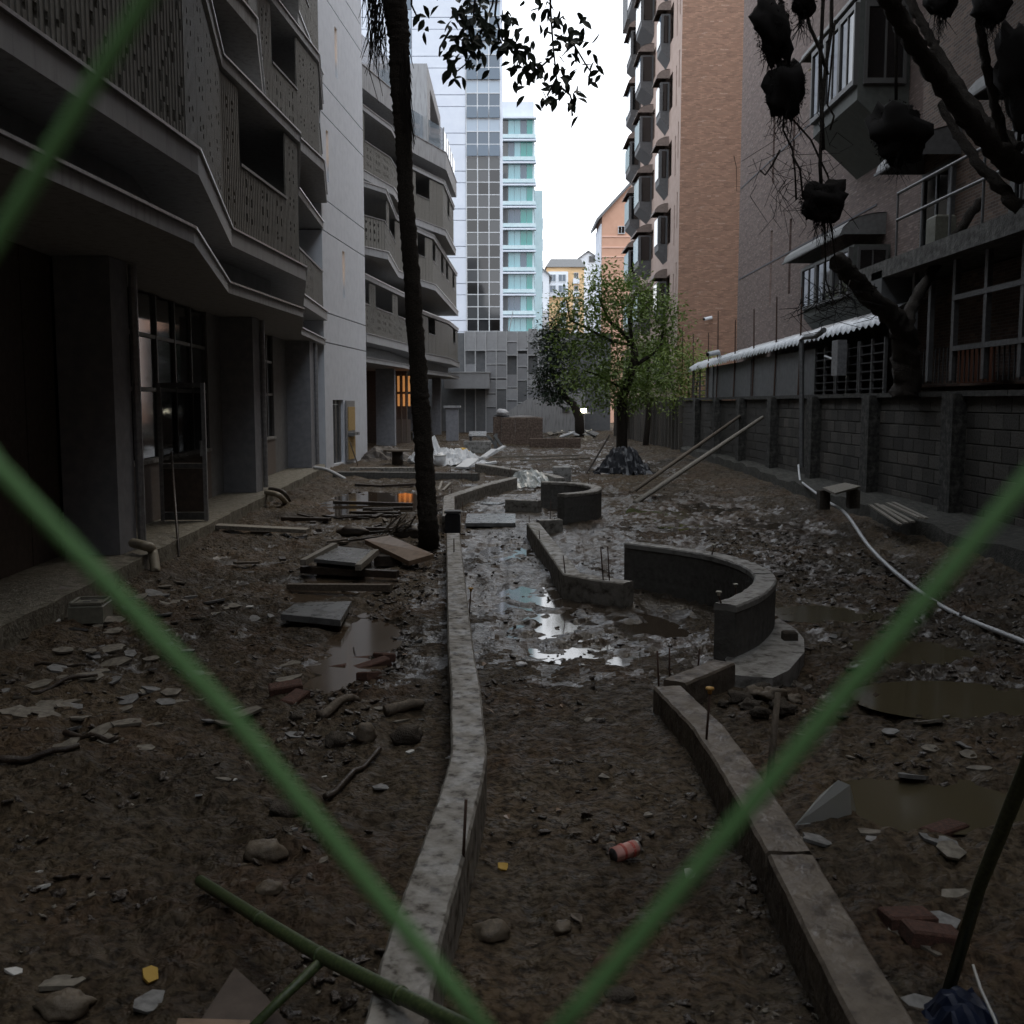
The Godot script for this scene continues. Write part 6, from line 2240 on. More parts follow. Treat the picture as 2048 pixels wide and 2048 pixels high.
# a crumpled sheet: a grid over a disc, raised by folds
func crumple(seed_: int, rx: float, rz: float, h: float, folds: float, n := 26) -> ArrayMesh:
	var nz := FastNoiseLite.new()
	nz.seed = seed_
	nz.frequency = 1.0
	var st := ST()
	var g := []
	for i in n + 1:
		var row := []
		for j in n + 1:
			var u := 2.0 * i / n - 1.0
			var v := 2.0 * j / n - 1.0
			var d := minf(1.0, maxf(absf(u), absf(v)) * 0.5 + sqrt(u * u + v * v) * 0.5)
			var e := 1.0 - d
			var y := h * smoothstep(0.0, 0.75, e + 0.15 * nz.get_noise_2d(u * 2.0, v * 2.0))
			y += h * folds * absf(nz.get_noise_2d(u * 3.4 + 5.0, v * 3.4)) + h * folds * 0.4 * nz.get_noise_2d(u * 8.0, v * 8.0)
			row.append(Vector3(u * rx * (1.0 + 0.18 * nz.get_noise_2d(u * 3.0 + 30.0, v * 3.0)), maxf(y - h * 0.06, -0.02), v * rz * (1.0 + 0.18 * nz.get_noise_2d(u * 3.0, v * 3.0 + 60.0))))
		g.append(row)
	for i in n:
		for j in n:
			tri(st, g[i][j], g[i][j + 1], g[i + 1][j + 1])
			tri(st, g[i][j], g[i + 1][j + 1], g[i + 1][j])
	return mesh_of(st)

func build_site_objects() -> void:
	var st: SurfaceTool
	# black tarpaulin heap
	var t := thing("tarpaulin_heap", "heap under a creased black plastic tarpaulin by the young tree", "tarpaulin", on(Vector3(2.783, 0.000, -26.165)))
	mi("tarpaulin", crumple(7, 0.75, 0.6, 0.62, 0.35), M.tarp_black, t)
	st = ST()
	tube(st, [Vector3(-0.95, 0.0, 0.3), Vector3(-0.35, 0.95, -0.1)], [0.025, 0.02], 6)
	fin(st, "prop_pole", M.wood_dark, t, true)
	# two poles leaning on the wall
	plank_pole("long bare pole propped against the block wall", [on(Vector3(2.326, 0.000, -20.456)), Vector3(5.720, 1.413, -26.450)], 0.045, M.wood)
	plank_pole("longer pale pole propped beside the other against the block wall", [on(Vector3(2.186, 0.000, -18.580)), Vector3(5.720, 1.409, -24.071)], 0.05, M.wood_pale)
	# grey hose lying from the wall foot
	t = thing("pipe_hose", "pale grey plastic conduit snaking from the wall foot across the mud", "pipe", on(Vector3(5.061, 0.000, -15.626)))
	st = ST(true)
	var pts := [Vector3(5.600, 0.535, -20.508), Vector3(5.450, 0.275, -19.789), Vector3(4.454, 0.360, -14.758), Vector3(4.247, 0.340, -13.275), Vector3(3.997, 0.140, -11.618), on(Vector3(3.819, 0.000, -10.052), 0.03), on(Vector3(3.691, 0.000, -8.663), 0.035), on(Vector3(3.669, 0.000, -7.384), 0.035), on(Vector3(3.662, 0.000, -6.393), 0.03)]
	var sm := smooth_line(pts, 0.1)
	var rr := []
	for i in sm.size():
		sm[i] -= t.position
		rr.append(0.021)
	tube(st, sm, rr, 8)
	fin(st, "conduit", M.pvc_white, t, true)
	# board on blocks by the wall
	t = board("loose_board", "pale warped board resting on bricks at the wall foot", [Vector3(4.150, 0.620, -13.993), Vector3(4.729, 0.620, -14.875), Vector3(4.749, 0.620, -14.246), Vector3(4.127, 0.600, -13.368)], 0.025, M.wood_pale)
	for q in [[-0.25, 0.05], [0.2, -0.1]]:
		st = ST()
		cbox(st, Vector3(q[0], 0.45, q[1]), Vector3(0.14, 0.26, 0.16), 0.01)
		fin(st, "support_brick", M.cobble_dark, t)
	for k in 5:
		plank("thin split lath lying on the bank at the wall foot", Vector3(4.855, 0.300, -14.166) + Vector3(0.06 * k, 0, 0.05 * k), Vector3(4.618, 0.300, -12.413) + Vector3(0.05 * k, 0, 0.07 * k), 0.05, 0.02, M.wood_pale, 0.27 + 0.012 * k, "laths on the drain bank", "lath")
	# drain elbows at the pier feet
	for q in [[[Vector3(-3.933, 0.300, -10.803), Vector3(-3.728, 0.300, -10.574), Vector3(-3.705, 0.240, -10.709), Vector3(-3.611, 0.030, -10.528)], 0.05, M.pvc, "thick cream drain elbow at the foot of the first pier"], [[Vector3(-4.141, 0.240, -17.651), Vector3(-3.841, 0.240, -17.169), Vector3(-3.835, 0.050, -17.777)], 0.045, M.pvc, "dull drain elbow at the foot of the middle pier"], [[Vector3(-4.191, 0.260, -18.128), Vector3(-3.885, 0.240, -17.750), Vector3(-3.791, 0.060, -17.852)], 0.035, M.wood_dark, "dark drain elbow beside the cream one at the middle pier"], [[Vector3(-4.625, 0.240, -24.500), Vector3(-4.260, 0.200, -24.212), Vector3(-3.753, 0.040, -23.548)], 0.04, M.pvc_white, "white drain pipe running from the last pier"]]:
		t = thing("drain_pipe", q[3], "pipe", Vector3(q[0][0].x, 0, q[0][0].z))
		st = ST(true)
		var a := []
		var b := []
		for p in smooth_line(q[0], 0.06):
			a.append(p - t.position)
			b.append(q[1])
		tube(st, a, b, 10)
		fin(st, "pipe_body", q[2], t, true)
	# prop stick by the open door
	plank_pole("thin crooked stick standing against the open glass door", [on(Vector3(-3.720, 0.000, -11.611)), Vector3(-4.441, 1.101, -13.700)], 0.016, M.wood_dark)
	# boards and beams on the rubble beside the trunk
	t = board("site_board", "grey framed formwork board with pale side battens beside the tree trunk", [Vector3(-2.023, 0.160, -10.618), Vector3(-1.955, 0.160, -11.595), Vector3(-1.501, 0.160, -11.276), Vector3(-1.544, 0.160, -10.349)], 0.035, M.board_gray)
	for q in [[Vector3(-2.088, 0.160, -10.382), Vector3(-1.954, 0.180, -11.490)], [Vector3(-1.511, 0.140, -10.189), Vector3(-1.454, 0.160, -11.123)]]:
		st = ST()
		bar_between(st, q[0] - t.position, q[1] - t.position, 0.06, 0.06)
		fin(st, "batten", M.wood_pale, t)
	st = ST()
	box(st, Vector3(0, 0.04, 0.05), Vector3(0.5, 0.17, 0.5))
	fin(st, "board_bearer", M.wood_dark, t)
	t = board("site_board", "brown plywood board tipped against the tree trunk foot", [Vector3(-1.656, 0.220, -11.694), Vector3(-1.398, 0.240, -11.893), Vector3(-0.828, 0.160, -10.974), Vector3(-1.078, 0.100, -10.877)], 0.05, M.ply_brown)
	st = ST()
	cbox(st, Vector3(-0.1, 0.05, 0), Vector3(0.3, 0.12, 0.3), 0.01)
	fin(st, "packing_block", M.wood_dark, t)
	t = board("site_board", "flat grey mud-stained board lying in the puddle", [Vector3(-1.838, 0.080, -8.207), Vector3(-1.813, 0.080, -8.667), Vector3(-1.349, 0.090, -8.703), Vector3(-1.324, 0.080, -7.976)], 0.05, M.board_gray)
	st = ST()
	box(st, Vector3(0.0, -0.03, 0.0), Vector3(0.4, 0.16, 0.25))
	fin(st, "board_bearer", M.wood_dark, t)
	t = board("site_board", "narrow grey board laid across the wet path", [Vector3(-0.656, 0.060, -14.710), Vector3(-0.689, 0.060, -15.984), Vector3(0.054, 0.060, -15.984), Vector3(0.049, 0.060, -14.710)], 0.05, M.board_gray)
	plank("dark square beam lying in front of the framed board", Vector3(-2.148, 0.000, -10.617), Vector3(-1.145, 0.000, -10.371), 0.09, 0.07, M.wood_dark, 0.02)
	plank("long pale beam half sunk in the puddle", Vector3(-2.109, 0.000, -9.777), Vector3(-1.110, 0.000, -9.543), 0.08, 0.06, M.wood, 0.02)
	plank("wide pale plank propped on the raised walk edge", Vector3(-3.926, 0.200, -13.840) - Vector3(0, 0.2, 0), Vector3(-2.699, 0.000, -13.784), 0.22, 0.05, M.wood_pale, 0.06)
	var planks := [[Vector3(-3.094, 0.000, -18.118), Vector3(-1.708, 0.000, -18.028)], [Vector3(-2.473, 0.000, -17.341), Vector3(-1.643, 0.000, -17.341)], [Vector3(-2.556, 0.000, -16.627), Vector3(-1.744, 0.000, -16.111)], [Vector3(-2.605, 0.000, -15.900), Vector3(-1.714, 0.000, -15.830)], [Vector3(-3.268, 0.000, -21.930), Vector3(-2.681, 0.000, -21.670)], [Vector3(-2.665, 0.000, -21.542), Vector3(-2.041, 0.000, -21.800)], [Vector3(-2.141, 0.000, -14.217), Vector3(-1.356, 0.000, -14.273)], [Vector3(-3.393, 0.000, -15.427), Vector3(-2.657, 0.000, -15.232)]]
	for q in planks:
		plank("dark wet plank lying in the puddle beyond the tree trunk", q[0], q[1], 0.1, 0.05, M.wood_dark, 0.02, "wet planks round the far puddle")
	for q in [[Vector3(-1.468, 0.000, -21.046), Vector3(-1.530, 0.000, -22.892)], [Vector3(-1.364, 0.000, -20.688), Vector3(-1.320, 0.000, -22.470)]]:
		plank("short pale batten dropped near the angled kerb", q[0], q[1], 0.05, 0.03, M.wood_pale, 0.01, "pale battens by the angled kerb")
	for q in [[Vector3(-0.407, 0.000, -21.291), Vector3(-0.042, 0.000, -22.063)], [Vector3(-0.111, 0.000, -21.046), Vector3(0.182, 0.000, -23.785)]]:
		plank("dark offcut on the path below the clear plastic sheet", q[0], q[1], 0.06, 0.04, M.wood_dark, 0.01, "offcuts on the path bend")
	plank("thin grey sheet on the bend of the path", Vector3(-0.990, 0.000, -18.486), Vector3(-0.208, 0.000, -18.118), 0.35, 0.03, M.board_gray, 0.005)
	for q in [[Vector3(-0.613, 0.000, -32.987), Vector3(2.236, 0.000, -34.537)], [Vector3(0.241, 0.000, -31.569), Vector3(2.451, 0.000, -32.987)]]:
		plank("long slim pole lying on the mud before the brown block", q[0], q[1], 0.06, 0.05, M.wood_pale, 0.01, "poles before the brown block")
	# splintered wood heap behind the brown board
	t = thing("splintered_stump", "splintered pale wood stump lying behind the brown board", "wood", on(Vector3(-1.512, 0.000, -13.577)))
	var g := RandomNumberGenerator.new()
	g.seed = 12
	st = ST()
	for i in 26:
		var a := Vector3(g.randf_range(-0.25, 0.2), 0.04, g.randf_range(-0.12, 0.12))
		bar_between(st, a, a + Vector3(g.randf_range(0.05, 0.35), g.randf_range(0.05, 0.28), g.randf_range(-0.1, 0.1)), 0.025, 0.012)
	fin(st, "splinters", M.wood, t).set_meta("kind", "stuff")
	mi("stump_body", stone_mesh(55, Vector3(0.5, 0.2, 0.3), 0.6), M.wood_dark, t).position = Vector3(0.2, 0.06, 0)
	mi("bark_slab", stone_mesh(56, Vector3(0.42, 0.14, 0.16), 0.5), M.wood_dark, t).position = Vector3(-0.55, 0.08, 0.05)
	for i in 22:
		var wp := Vector3(-2.029, 0.000, -14.386) + Vector3(g.randfn() * 0.75, 0, g.randfn() * 1.5)
		if wp.x > -1.25:
			wp.x -= 1.2
		var wl := Vector3(cos(i * 1.9), 0, sin(i * 1.9) * 0.6) * g.randf_range(0.12, 0.5)
		plank("short dark wood scrap strewn round the boards by the tree trunk", wp - wl * 0.5, wp + wl * 0.5, g.randf_range(0.03, 0.09), 0.025, M.wood_dark if i % 3 else M.wood, 0.02 + 0.02 * (i % 3), "wood scraps by the boards", "wood_scrap")
	board("roof_tile", "dark brown flat tile lying in the litter below the bamboo branch", [Vector3(-0.867, 0.050, -2.687), Vector3(-0.833, 0.060, -2.999), Vector3(-0.704, 0.060, -2.846), Vector3(-0.589, 0.050, -2.687)], 0.02, M.brown_panel)
	board("wood_strip", "tan wooden strip at the foot of the wire fence", [Vector3(-0.909, 0.070, -2.671), Vector3(-0.917, 0.070, -2.722), Vector3(-0.717, 0.070, -2.713), Vector3(-0.704, 0.070, -2.662)], 0.03, M.ply_brown)
	# black bucket in the kerb gap
	t = thing("black_bucket", "black square bucket set in the gap between two kerbs", "bucket", on(Vector3(-0.795, 0.000, -14.051), -0.02))
	st = ST()
	cbox(st, Vector3(0, 0.16, 0), Vector3(0.2, 0.3, 0.2), 0.02)
	fin(st, "bucket_body", M.tarp_black, t)
	st = ST()
	box(st, Vector3(0.02, 0.02, 0.12), Vector3(0.3, 0.06, 0.06))
	fin(st, "bucket_foot", M.wood_dark, t)
	st = ST()
	box(st, Vector3(0, 0.328, 0), Vector3(0.22, 0.03, 0.22))
	fin(st, "bucket_rim", M.dark_metal, t)
	# clear plastic sheet on the path bend
	t = thing("plastic_sheet", "crumpled clear plastic sheet draped over the path bend", "plastic sheet", on(Vector3(0.367, 0.000, -22.609)))
	mi("sheet_folds", crumple(21, 0.55, 0.9, 0.26, 0.5, 20), M.sheet_clear, t)
	# white sheeting and foam offcuts
	t = thing("white_sheeting", "heap of crumpled white plastic sheeting beyond the tree trunk", "plastic sheet", on(Vector3(-1.702, 0.000, -30.020)))
	mi("sheet_folds", crumple(31, 0.95, 0.8, 0.36, 0.7, 24), M.sheet_white, t)
	mi("sheet_folds", crumple(32, 0.55, 0.5, 0.58, 0.6, 18), M.sheet_white, t).position = Vector3(-0.7, 0.05, -0.2)
	for q in [[Vector3(-0.792, 0.000, -30.776), 0.55, 0.5], [Vector3(-1.053, 0.000, -29.069), 0.3, -0.4], [Vector3(-2.196, 0.000, -29.537), 0.2, 0.9], [Vector3(-0.559, 0.000, -34.537), 0.5, 0.3], [Vector3(-1.177, 0.000, -27.750), 0.25, 1.2], [Vector3(-0.781, 0.000, -27.750), 0.15, 0.1]]:
		t = thing("foam_board", "white foam board offcut beside the crumpled white sheeting", "foam board", on(q[0]), q[2], "foam offcuts")
		st = ST()
		box(st, Vector3(0, 0.16, 0), Vector3(0.75, 0.05, 0.35), Basis(Vector3.BACK, q[1]))
		fin(st, "foam_sheet", M.sheet_white, t)
	t = thing("bucket", "white plastic pail standing in front of the white sheeting", "bucket", on(Vector3(-2.011, 0.000, -29.301)))
	st = ST(true)
	tube(st, [Vector3(0, 0, 0), Vector3(0, 0.28, 0)], [0.13, 0.17], 14)
	fin(st, "pail_body", M.sheet_white, t, true)
	st = ST(true)
	tube(st, [Vector3(0, 0.265, 0), Vector3(0, 0.29, 0)], [0.182, 0.182], 14)
	fin(st, "pail_rim", M.scrap_white, t, true)
	t = thing("yellow_bag", "crumpled yellow bag lying behind the white sheeting", "bag", on(Vector3(-1.584, 0.000, -33.590)))
	mi("bag_body", stone_mesh(90, Vector3(0.5, 0.36, 0.4), 0.7), M.scrap_yellow, t).position.y = 0.14
	# grey boxes and boards before the brown block
	t = thing("concrete_trough", "grey rectangular concrete trough before the brown soil block", "trough", on(Vector3(-1.214, 0.000, -36.967)))
	st = ST()
	box(st, Vector3(0, 0.2, 0), Vector3(0.95, 0.44, 0.5))
	fin(st, "trough_body", M.concrete, t)
	st = ST()
	box(st, Vector3(-0.0, 0.66, -0.3), Vector3(0.62, 0.04, 0.5), Basis(Vector3.RIGHT, 0.3))
	fin(st, "lid_board", M.board_gray, t)
	st = ST()
	box(st, Vector3(-0.25, 0.5, -0.3), Vector3(0.08, 0.3, 0.3))
	fin(st, "lid_prop", M.dark_metal, t)
	for k in 3:
		t = thing("scrap_board", "grey scrap board leaning against the brown soil block", "board", on(Vector3(-0.722, 0.000, -38.922) + Vector3(0.12 * k, 0, 0.25 * k)), 0.3 * k, "scrap boards by the soil block")
		st = ST()
		box(st, Vector3(0, 0.3, 0), Vector3(0.1, 0.62, 0.04), Basis(Vector3.BACK, 0.7 - 0.8 * (k % 2)))
		fin(st, "scrap_sheet", M.board_gray, t)
	# brown soil filled block with a bag on top
	t = thing("soil_planter", "brown mud-caked planter block in two courses at the yard end", "planter", on(Vector3(0.424, 0.000, -44.576)))
	st = ST()
	for k in 2:
		for c in 3:
			cbox(st, Vector3(-0.58 + 0.58 * c, 0.28 + 0.56 * k, 0.0), Vector3(0.572, 0.55, 0.8), 0.02)
	fin(st, "block_courses", M.soil_block, t)
	mi("soil_top", stone_mesh(61, Vector3(1.6, 0.2, 0.8), 0.3), M.clod, t).position = Vector3(0, 1.1, 0)
	st = ST()
	box(st, Vector3(-1.05, 0.6, 0.1), Vector3(0.34, 1.1, 0.5))
	fin(st, "side_block", M.soil_block, t)
	var tb := t.position
	t = thing("cement_sack", "pale rounded sack lying on the brown planter block", "sack", tb + Vector3(-0.85, 1.17, 0.1))
	mi("sack_body", stone_mesh(62, Vector3(0.5, 0.34, 0.42), 0.35), M.far_gray, t).position.y = 0.15
	mi("sack_base", stone_mesh(63, Vector3(0.62, 0.12, 0.5), 0.3), M.dark_metal, t).position.y = 0.03
	t = thing("low_block_wall", "low brown course of blocks extending past the soil planter", "wall", on(Vector3(1.681, 0.000, -41.095)))
	st = ST()
	for c in 4:
		cbox(st, Vector3(-0.75 + 0.5 * c, 0.16, 0), Vector3(0.49, 0.4, 0.3), 0.02)
	fin(st, "block_course", M.soil_block, t)
	# rubble with white scraps beyond it
	for i in 16:
		var p := Vector3(2.652, 0.000, -55.265) + Vector3(g.randf_range(-1.6, 1.8), 0, g.randf_range(-2.0, 2.5))
		var s := thing("rubble_slab", "pale broken slab in the rubble beyond the soil planter", "rubble", on(p), g.randf() * TAU, "broken slabs beyond the soil planter")
		st = ST()
		box(st, Vector3(0, 0.16, 0), Vector3(g.randf_range(0.3, 0.8), 0.05, g.randf_range(0.25, 0.5)), Basis.from_euler(Vector3(g.randf_range(-0.4, 0.4), 0, g.randf_range(-0.5, 0.5))))
		fin(st, "slab_piece", [M.shard_gray, M.sheet_white, M.shard, M.concrete][i % 4], s)
	# dirt mound and spool by the white block
	t = thing("dirt_mound", "dark dome of dug earth near the pale stair block", "mound", on(Vector3(-3.820, 0.000, -31.569)))
	mi("earth", crumple(41, 0.95, 0.8, 0.42, 0.2, 18), M.clod, t)
	t = thing("cable_spool", "small dark spool table standing by the earth mound", "spool", on(Vector3(-3.223, 0.000, -29.537)))
	st = ST(true)
	tube(st, [Vector3(0, 0, 0), Vector3(0, 0.4, 0)], [0.16, 0.16], 12)
	fin(st, "spool_core", M.wood_dark, t, true)
	st = ST(true)
	tube(st, [Vector3(0, 0.4, 0), Vector3(0, 0.44, 0)], [0.4, 0.4], 16)
	fin(st, "spool_top", M.wood, t, true)
	# grey post block near the far wing
	t = thing("gate_post", "squat grey gate post with a flat cap before the panel building", "post", on(Vector3(-2.719, 0.000, -48.064)))
	st = ST()
	box(st, Vector3(0, 0.75, 0), Vector3(0.55, 1.5, 0.55))
	fin(st, "post_shaft", M.pier, t)
	st = ST()
	box(st, Vector3(0, 1.56, 0), Vector3(0.75, 0.1, 0.75))
	fin(st, "post_cap", M.slab, t)
	# upside down crate and pale tile near the raised walk
	t = thing("plastic_crate", "grey upturned plastic crate with a slotted base on the mud", "crate", on(Vector3(-3.406, 0.000, -8.358)), 0.12)
	st = ST()
	cbox(st, Vector3(0, 0.065, 0), Vector3(0.27, 0.15, 0.3), 0.02)
	fin(st, "crate_body", M.plastic_gray, t)
	for q in [[0, 0.1, 0.2, 0.02], [0, -0.1, 0.2, 0.02], [-0.02, 0.02, 0.06, 0.03], [0.03, -0.02, 0.05, 0.02]]:
		st = ST()
		box(st, Vector3(q[0], 0.142, q[1]), Vector3(q[2], 0.006, q[3]))
		fin(st, "base_slot", M.dark_metal, t)
	for s in [-1, 1]:
		st = ST()
		cbox(st, Vector3(s * 0.12, 0.149, 0), Vector3(0.022, 0.02, 0.26), 0.004)
		fin(st, "base_rim", M.plastic_gray, t)
		st = ST()
		cbox(st, Vector3(0, 0.149, s * 0.135), Vector3(0.24, 0.02, 0.022), 0.004)
		fin(st, "base_rim", M.plastic_gray, t)
	t = thing("wall_tile", "pale pinkish tile leaning beside the upturned crate", "tile", on(Vector3(-3.710, 0.000, -8.600)), 0.3)
	st = ST()
	box(st, Vector3(0, 0.08, -0.03), Vector3(0.16, 0.17, 0.012), Basis(Vector3.RIGHT, -0.5) * Basis(Vector3.BACK, -0.35))
	fin(st, "tile_sheet", M.pale_tile, t)
	# the can
	t = thing("drink_can", "crushed pink drink can with red bands lying on the path", "can", on(Vector3(0.436, 0.000, -3.895), 0.03), 0.55)
	st = ST(true)
	tube(st, [Vector3(-0.055, 0, 0), Vector3(0.05, 0.006, 0)], [0.031, 0.031], 16, 0.12)
	fin(st, "can_body", M.can_pink, t, true)
	for x in [-0.02, 0.022]:
		st = ST(true)
		tube(st, [Vector3(x, 0.003, 0), Vector3(x + 0.011, 0.004, 0)], [0.0322, 0.0322], 16)
		fin(st, "can_band", M.can_band, t, true)
	st = ST(true)
	tube(st, [Vector3(0.05, 0.006, 0), Vector3(0.062, 0.007, 0)], [0.031, 0.026], 16)
	fin(st, "can_shoulder", M.tin, t, true)
	st = ST(true)
	tube(st, [Vector3(-0.0575, 0, 0), Vector3(-0.0555, 0, 0)], [0.026, 0.027], 16)
	fin(st, "can_base", M.dark_metal, t, true)
	# torn clear plastic wedge
	t = thing("plastic_bottle_shard", "torn translucent plastic sheet standing beside the straight kerb", "plastic sheet", on(Vector3(1.315, 0.000, -4.267)))
	st = ST()
	var pw := [Vector3(1.179, 0.000, -4.214), Vector3(1.302, 0.100, -4.290), Vector3(1.372, 0.170, -4.278), Vector3(1.422, 0.150, -4.273), Vector3(1.441, 0.000, -4.299), Vector3(1.310, 0.000, -4.235)]
	for i in pw.size():
		pw[i] -= t.position
	for i in range(1, 5):
		tri(st, pw[0], pw[i], pw[i + 1])
	var bk := Vector3(0.06, -0.02, -0.12)
	tri(st, pw[2], pw[3], pw[2] + bk - Vector3(0, 0.12, 0))
	quad(st, pw[3], pw[4], pw[4] + bk, pw[3] + bk - Vector3(0, 0.1, 0))
	fin(st, "torn_sheet", M.sheet_clear, t)
	# fallen green bamboo near the fence
	t = thing("bamboo_cane", "mottled green bamboo cane with a side branch lying over the kerb", "bamboo", on(Vector3(-1.132, 0.000, -3.667)))
	st = ST(true)
	var bp := [Vector3(-1.114, 0.050, -3.594), Vector3(-0.800, 0.120, -3.180), Vector3(-0.545, 0.190, -2.834), Vector3(-0.283, 0.262, -2.510), Vector3(-0.072, 0.340, -2.219), Vector3(0.037, 0.380, -2.052)]
	for i in bp.size():
		bp[i] -= t.position
	tube(st, bp, [0.021, 0.021, 0.021, 0.021, 0.02, 0.02], 12)
	fin(st, "cane", M.bamboo, t, true)
	st = ST(true)
	var cp := [Vector3(-0.530, 0.190, -2.813), Vector3(-0.644, 0.100, -2.759), Vector3(-0.741, 0.040, -2.647)]
	for i in 3:
		cp[i] -= t.position
	tube(st, cp, [0.015, 0.014, 0.013], 10)
	fin(st, "side_branch", M.bamboo, t, true)
	for i in [1, 2, 3]:
		st = ST(true)
		var dv: Vector3 = (bp[i + 1] - bp[i - 1]).normalized() * 0.008
		tube(st, [bp[i] - dv, bp[i] + dv], [0.024, 0.024], 12)
		fin(st, "node_ring", M.bamboo, t, true)
	# blue sheet and green stake by the fence corner
	t = thing("blue_sheet", "dark blue folded plastic sheet with a pale hem beside the kerb end", "plastic sheet", on(Vector3(1.298, 0.000, -2.826)))
	mi("sheet_folds", crumple(51, 0.11, 0.18, 0.1, 0.4, 14), M.tarp_blue, t)
	st = ST(true)
	tube(st, [Vector3(1.327, 0.140, -2.870) - t.position, Vector3(1.311, 0.120, -2.787) - t.position, Vector3(1.313, 0.080, -2.696) - t.position, Vector3(1.313, 0.040, -2.647) - t.position], [0.004, 0.005, 0.005, 0.004], 6)
	fin(st, "pale_hem", M.scrap_white, t, true)
	plank_pole("dark green bamboo stake driven into the mud near the blue sheet", [on(Vector3(1.317, 0.000, -3.020), -0.05), Vector3(1.280, 0.438, -2.750), Vector3(1.220, 0.912, -2.400), Vector3(1.157, 1.269, -2.100)], 0.019, M.bamboo)
	# steel bars standing in the kerbs and planters: foot, head
	var bars := [
		[Vector3(0.803, 0.200, -9.107), 0.29, ""], [Vector3(0.854, 0.200, -9.081), 0.3, ""], [Vector3(0.489, 0.200, -9.488), 0.16, ""], [Vector3(0.562, 0.000, -15.427), 0.33, ""], [Vector3(0.895, 0.000, -6.223), 0.28, ""], [Vector3(0.972, 0.000, -6.335), 0.27, ""],
		[Vector3(-0.167, 0.220, -3.437), 0.19, ""], [Vector3(-0.356, 0.000, -8.457), 0.24, "cap_yellow"], [Vector3(0.916, 0.170, -4.819), 0.22, "cap_yellow"], [Vector3(1.393, 0.430, -6.850), 0.05, "cap_white"], [Vector3(1.828, 0.000, -8.358), 0.35, "cap_white"], [Vector3(1.738, 0.430, -9.080), 0.06, "cap_white"],
		[Vector3(1.202, 0.000, -6.697), 0.22, ""], [Vector3(0.236, 0.000, -14.501), 0.2, ""], [Vector3(0.320, 0.200, -11.891), 0.1, ""], [Vector3(0.824, 0.000, -17.939), 0.2, "cap_white"], [Vector3(-0.597, 0.220, -10.703), 0.14, ""], [Vector3(-0.759, 0.000, -16.328), 0.25, ""], [Vector3(-1.074, 0.000, -18.869), 0.3, ""], [Vector3(0.595, 0.000, -25.438), 0.4, ""], [Vector3(-1.806, 0.000, -24.584), 0.5, ""], [Vector3(-1.403, 0.000, -24.098), 0.45, ""], [Vector3(-1.043, 0.000, -22.063), 0.4, ""], [Vector3(-0.022, 0.000, -23.480), 0.3, ""], [Vector3(1.573, 0.000, -21.670), 0.3, "cap_white"], [Vector3(-0.853, 0.000, -22.609), 0.4, ""],
	]
	for q in bars:
		var f: Vector3 = q[0]
		if f.y < 0.01:
			f = on(f, -0.03)
		var lb := "thin rusty steel bar standing in the half-built kerbs"
		var gr := "steel bars in the kerbs"
		if q[2] == "cap_yellow":
			lb = "rusty steel bar with an orange plastic cap beside the kerb"
			gr = "capped orange bars"
		elif q[2] == "cap_white":
			lb = "rusty steel bar with a pale cap at the curved planters"
			gr = "capped pale bars"
		t = thing("steel_bar", lb, "steel bar", f, 0.0, gr)
		st = ST(true)
		var tilt := Vector3(g.randf_range(-0.03, 0.03), q[1], g.randf_range(-0.02, 0.02))
		tube(st, [Vector3(0, -0.03, 0), tilt], [0.006, 0.006], 6)
		fin(st, "bar_rod", M.rust, t, true)
		if q[2] != "":
			st = ST(true)
			tube(st, [tilt, tilt + Vector3(0, 0.018, 0), tilt + Vector3(0, 0.02, 0), tilt + Vector3(0, 0.03, 0)], [0.01, 0.011, 0.021, 0.02], 10)
			fin(st, "bar_cap", M[q[2]], t, true)
	plank_pole("stout wooden stake standing in the mud behind the straight kerb", [on(Vector3(1.124, 0.000, -4.490), -0.05), Vector3(1.193, 0.456, -4.600)], 0.017, M.wood)

func plank_pole(label: String, pts: Array, r: float, m: Material) -> void:
	var t := thing("wooden_pole", label, "pole", pts[0])
	var a := []
	var b := []
	for p in pts:
		a.append(p - pts[0])
		b.append(r)
	b[b.size() - 1] = r * 0.85
	var st := ST(true)
	tube(st, a, b, 8, 0.12)
	fin(st, "pole_shaft", m, t, true)

# ---------------------------------------------------------------- loose pieces on the mud
func piece(n: String, label: String, cat: String, group: String, p: Vector3, mesh: Mesh, m: Material, turn: float, tilt: Vector2, sink := 0.0) -> void:
	var o := mi(n, mesh, m)
	tag(o, label, cat, group)
	o.position = on(p, -sink)
	o.basis = Basis.from_euler(Vector3(tilt.x, turn, tilt.y))

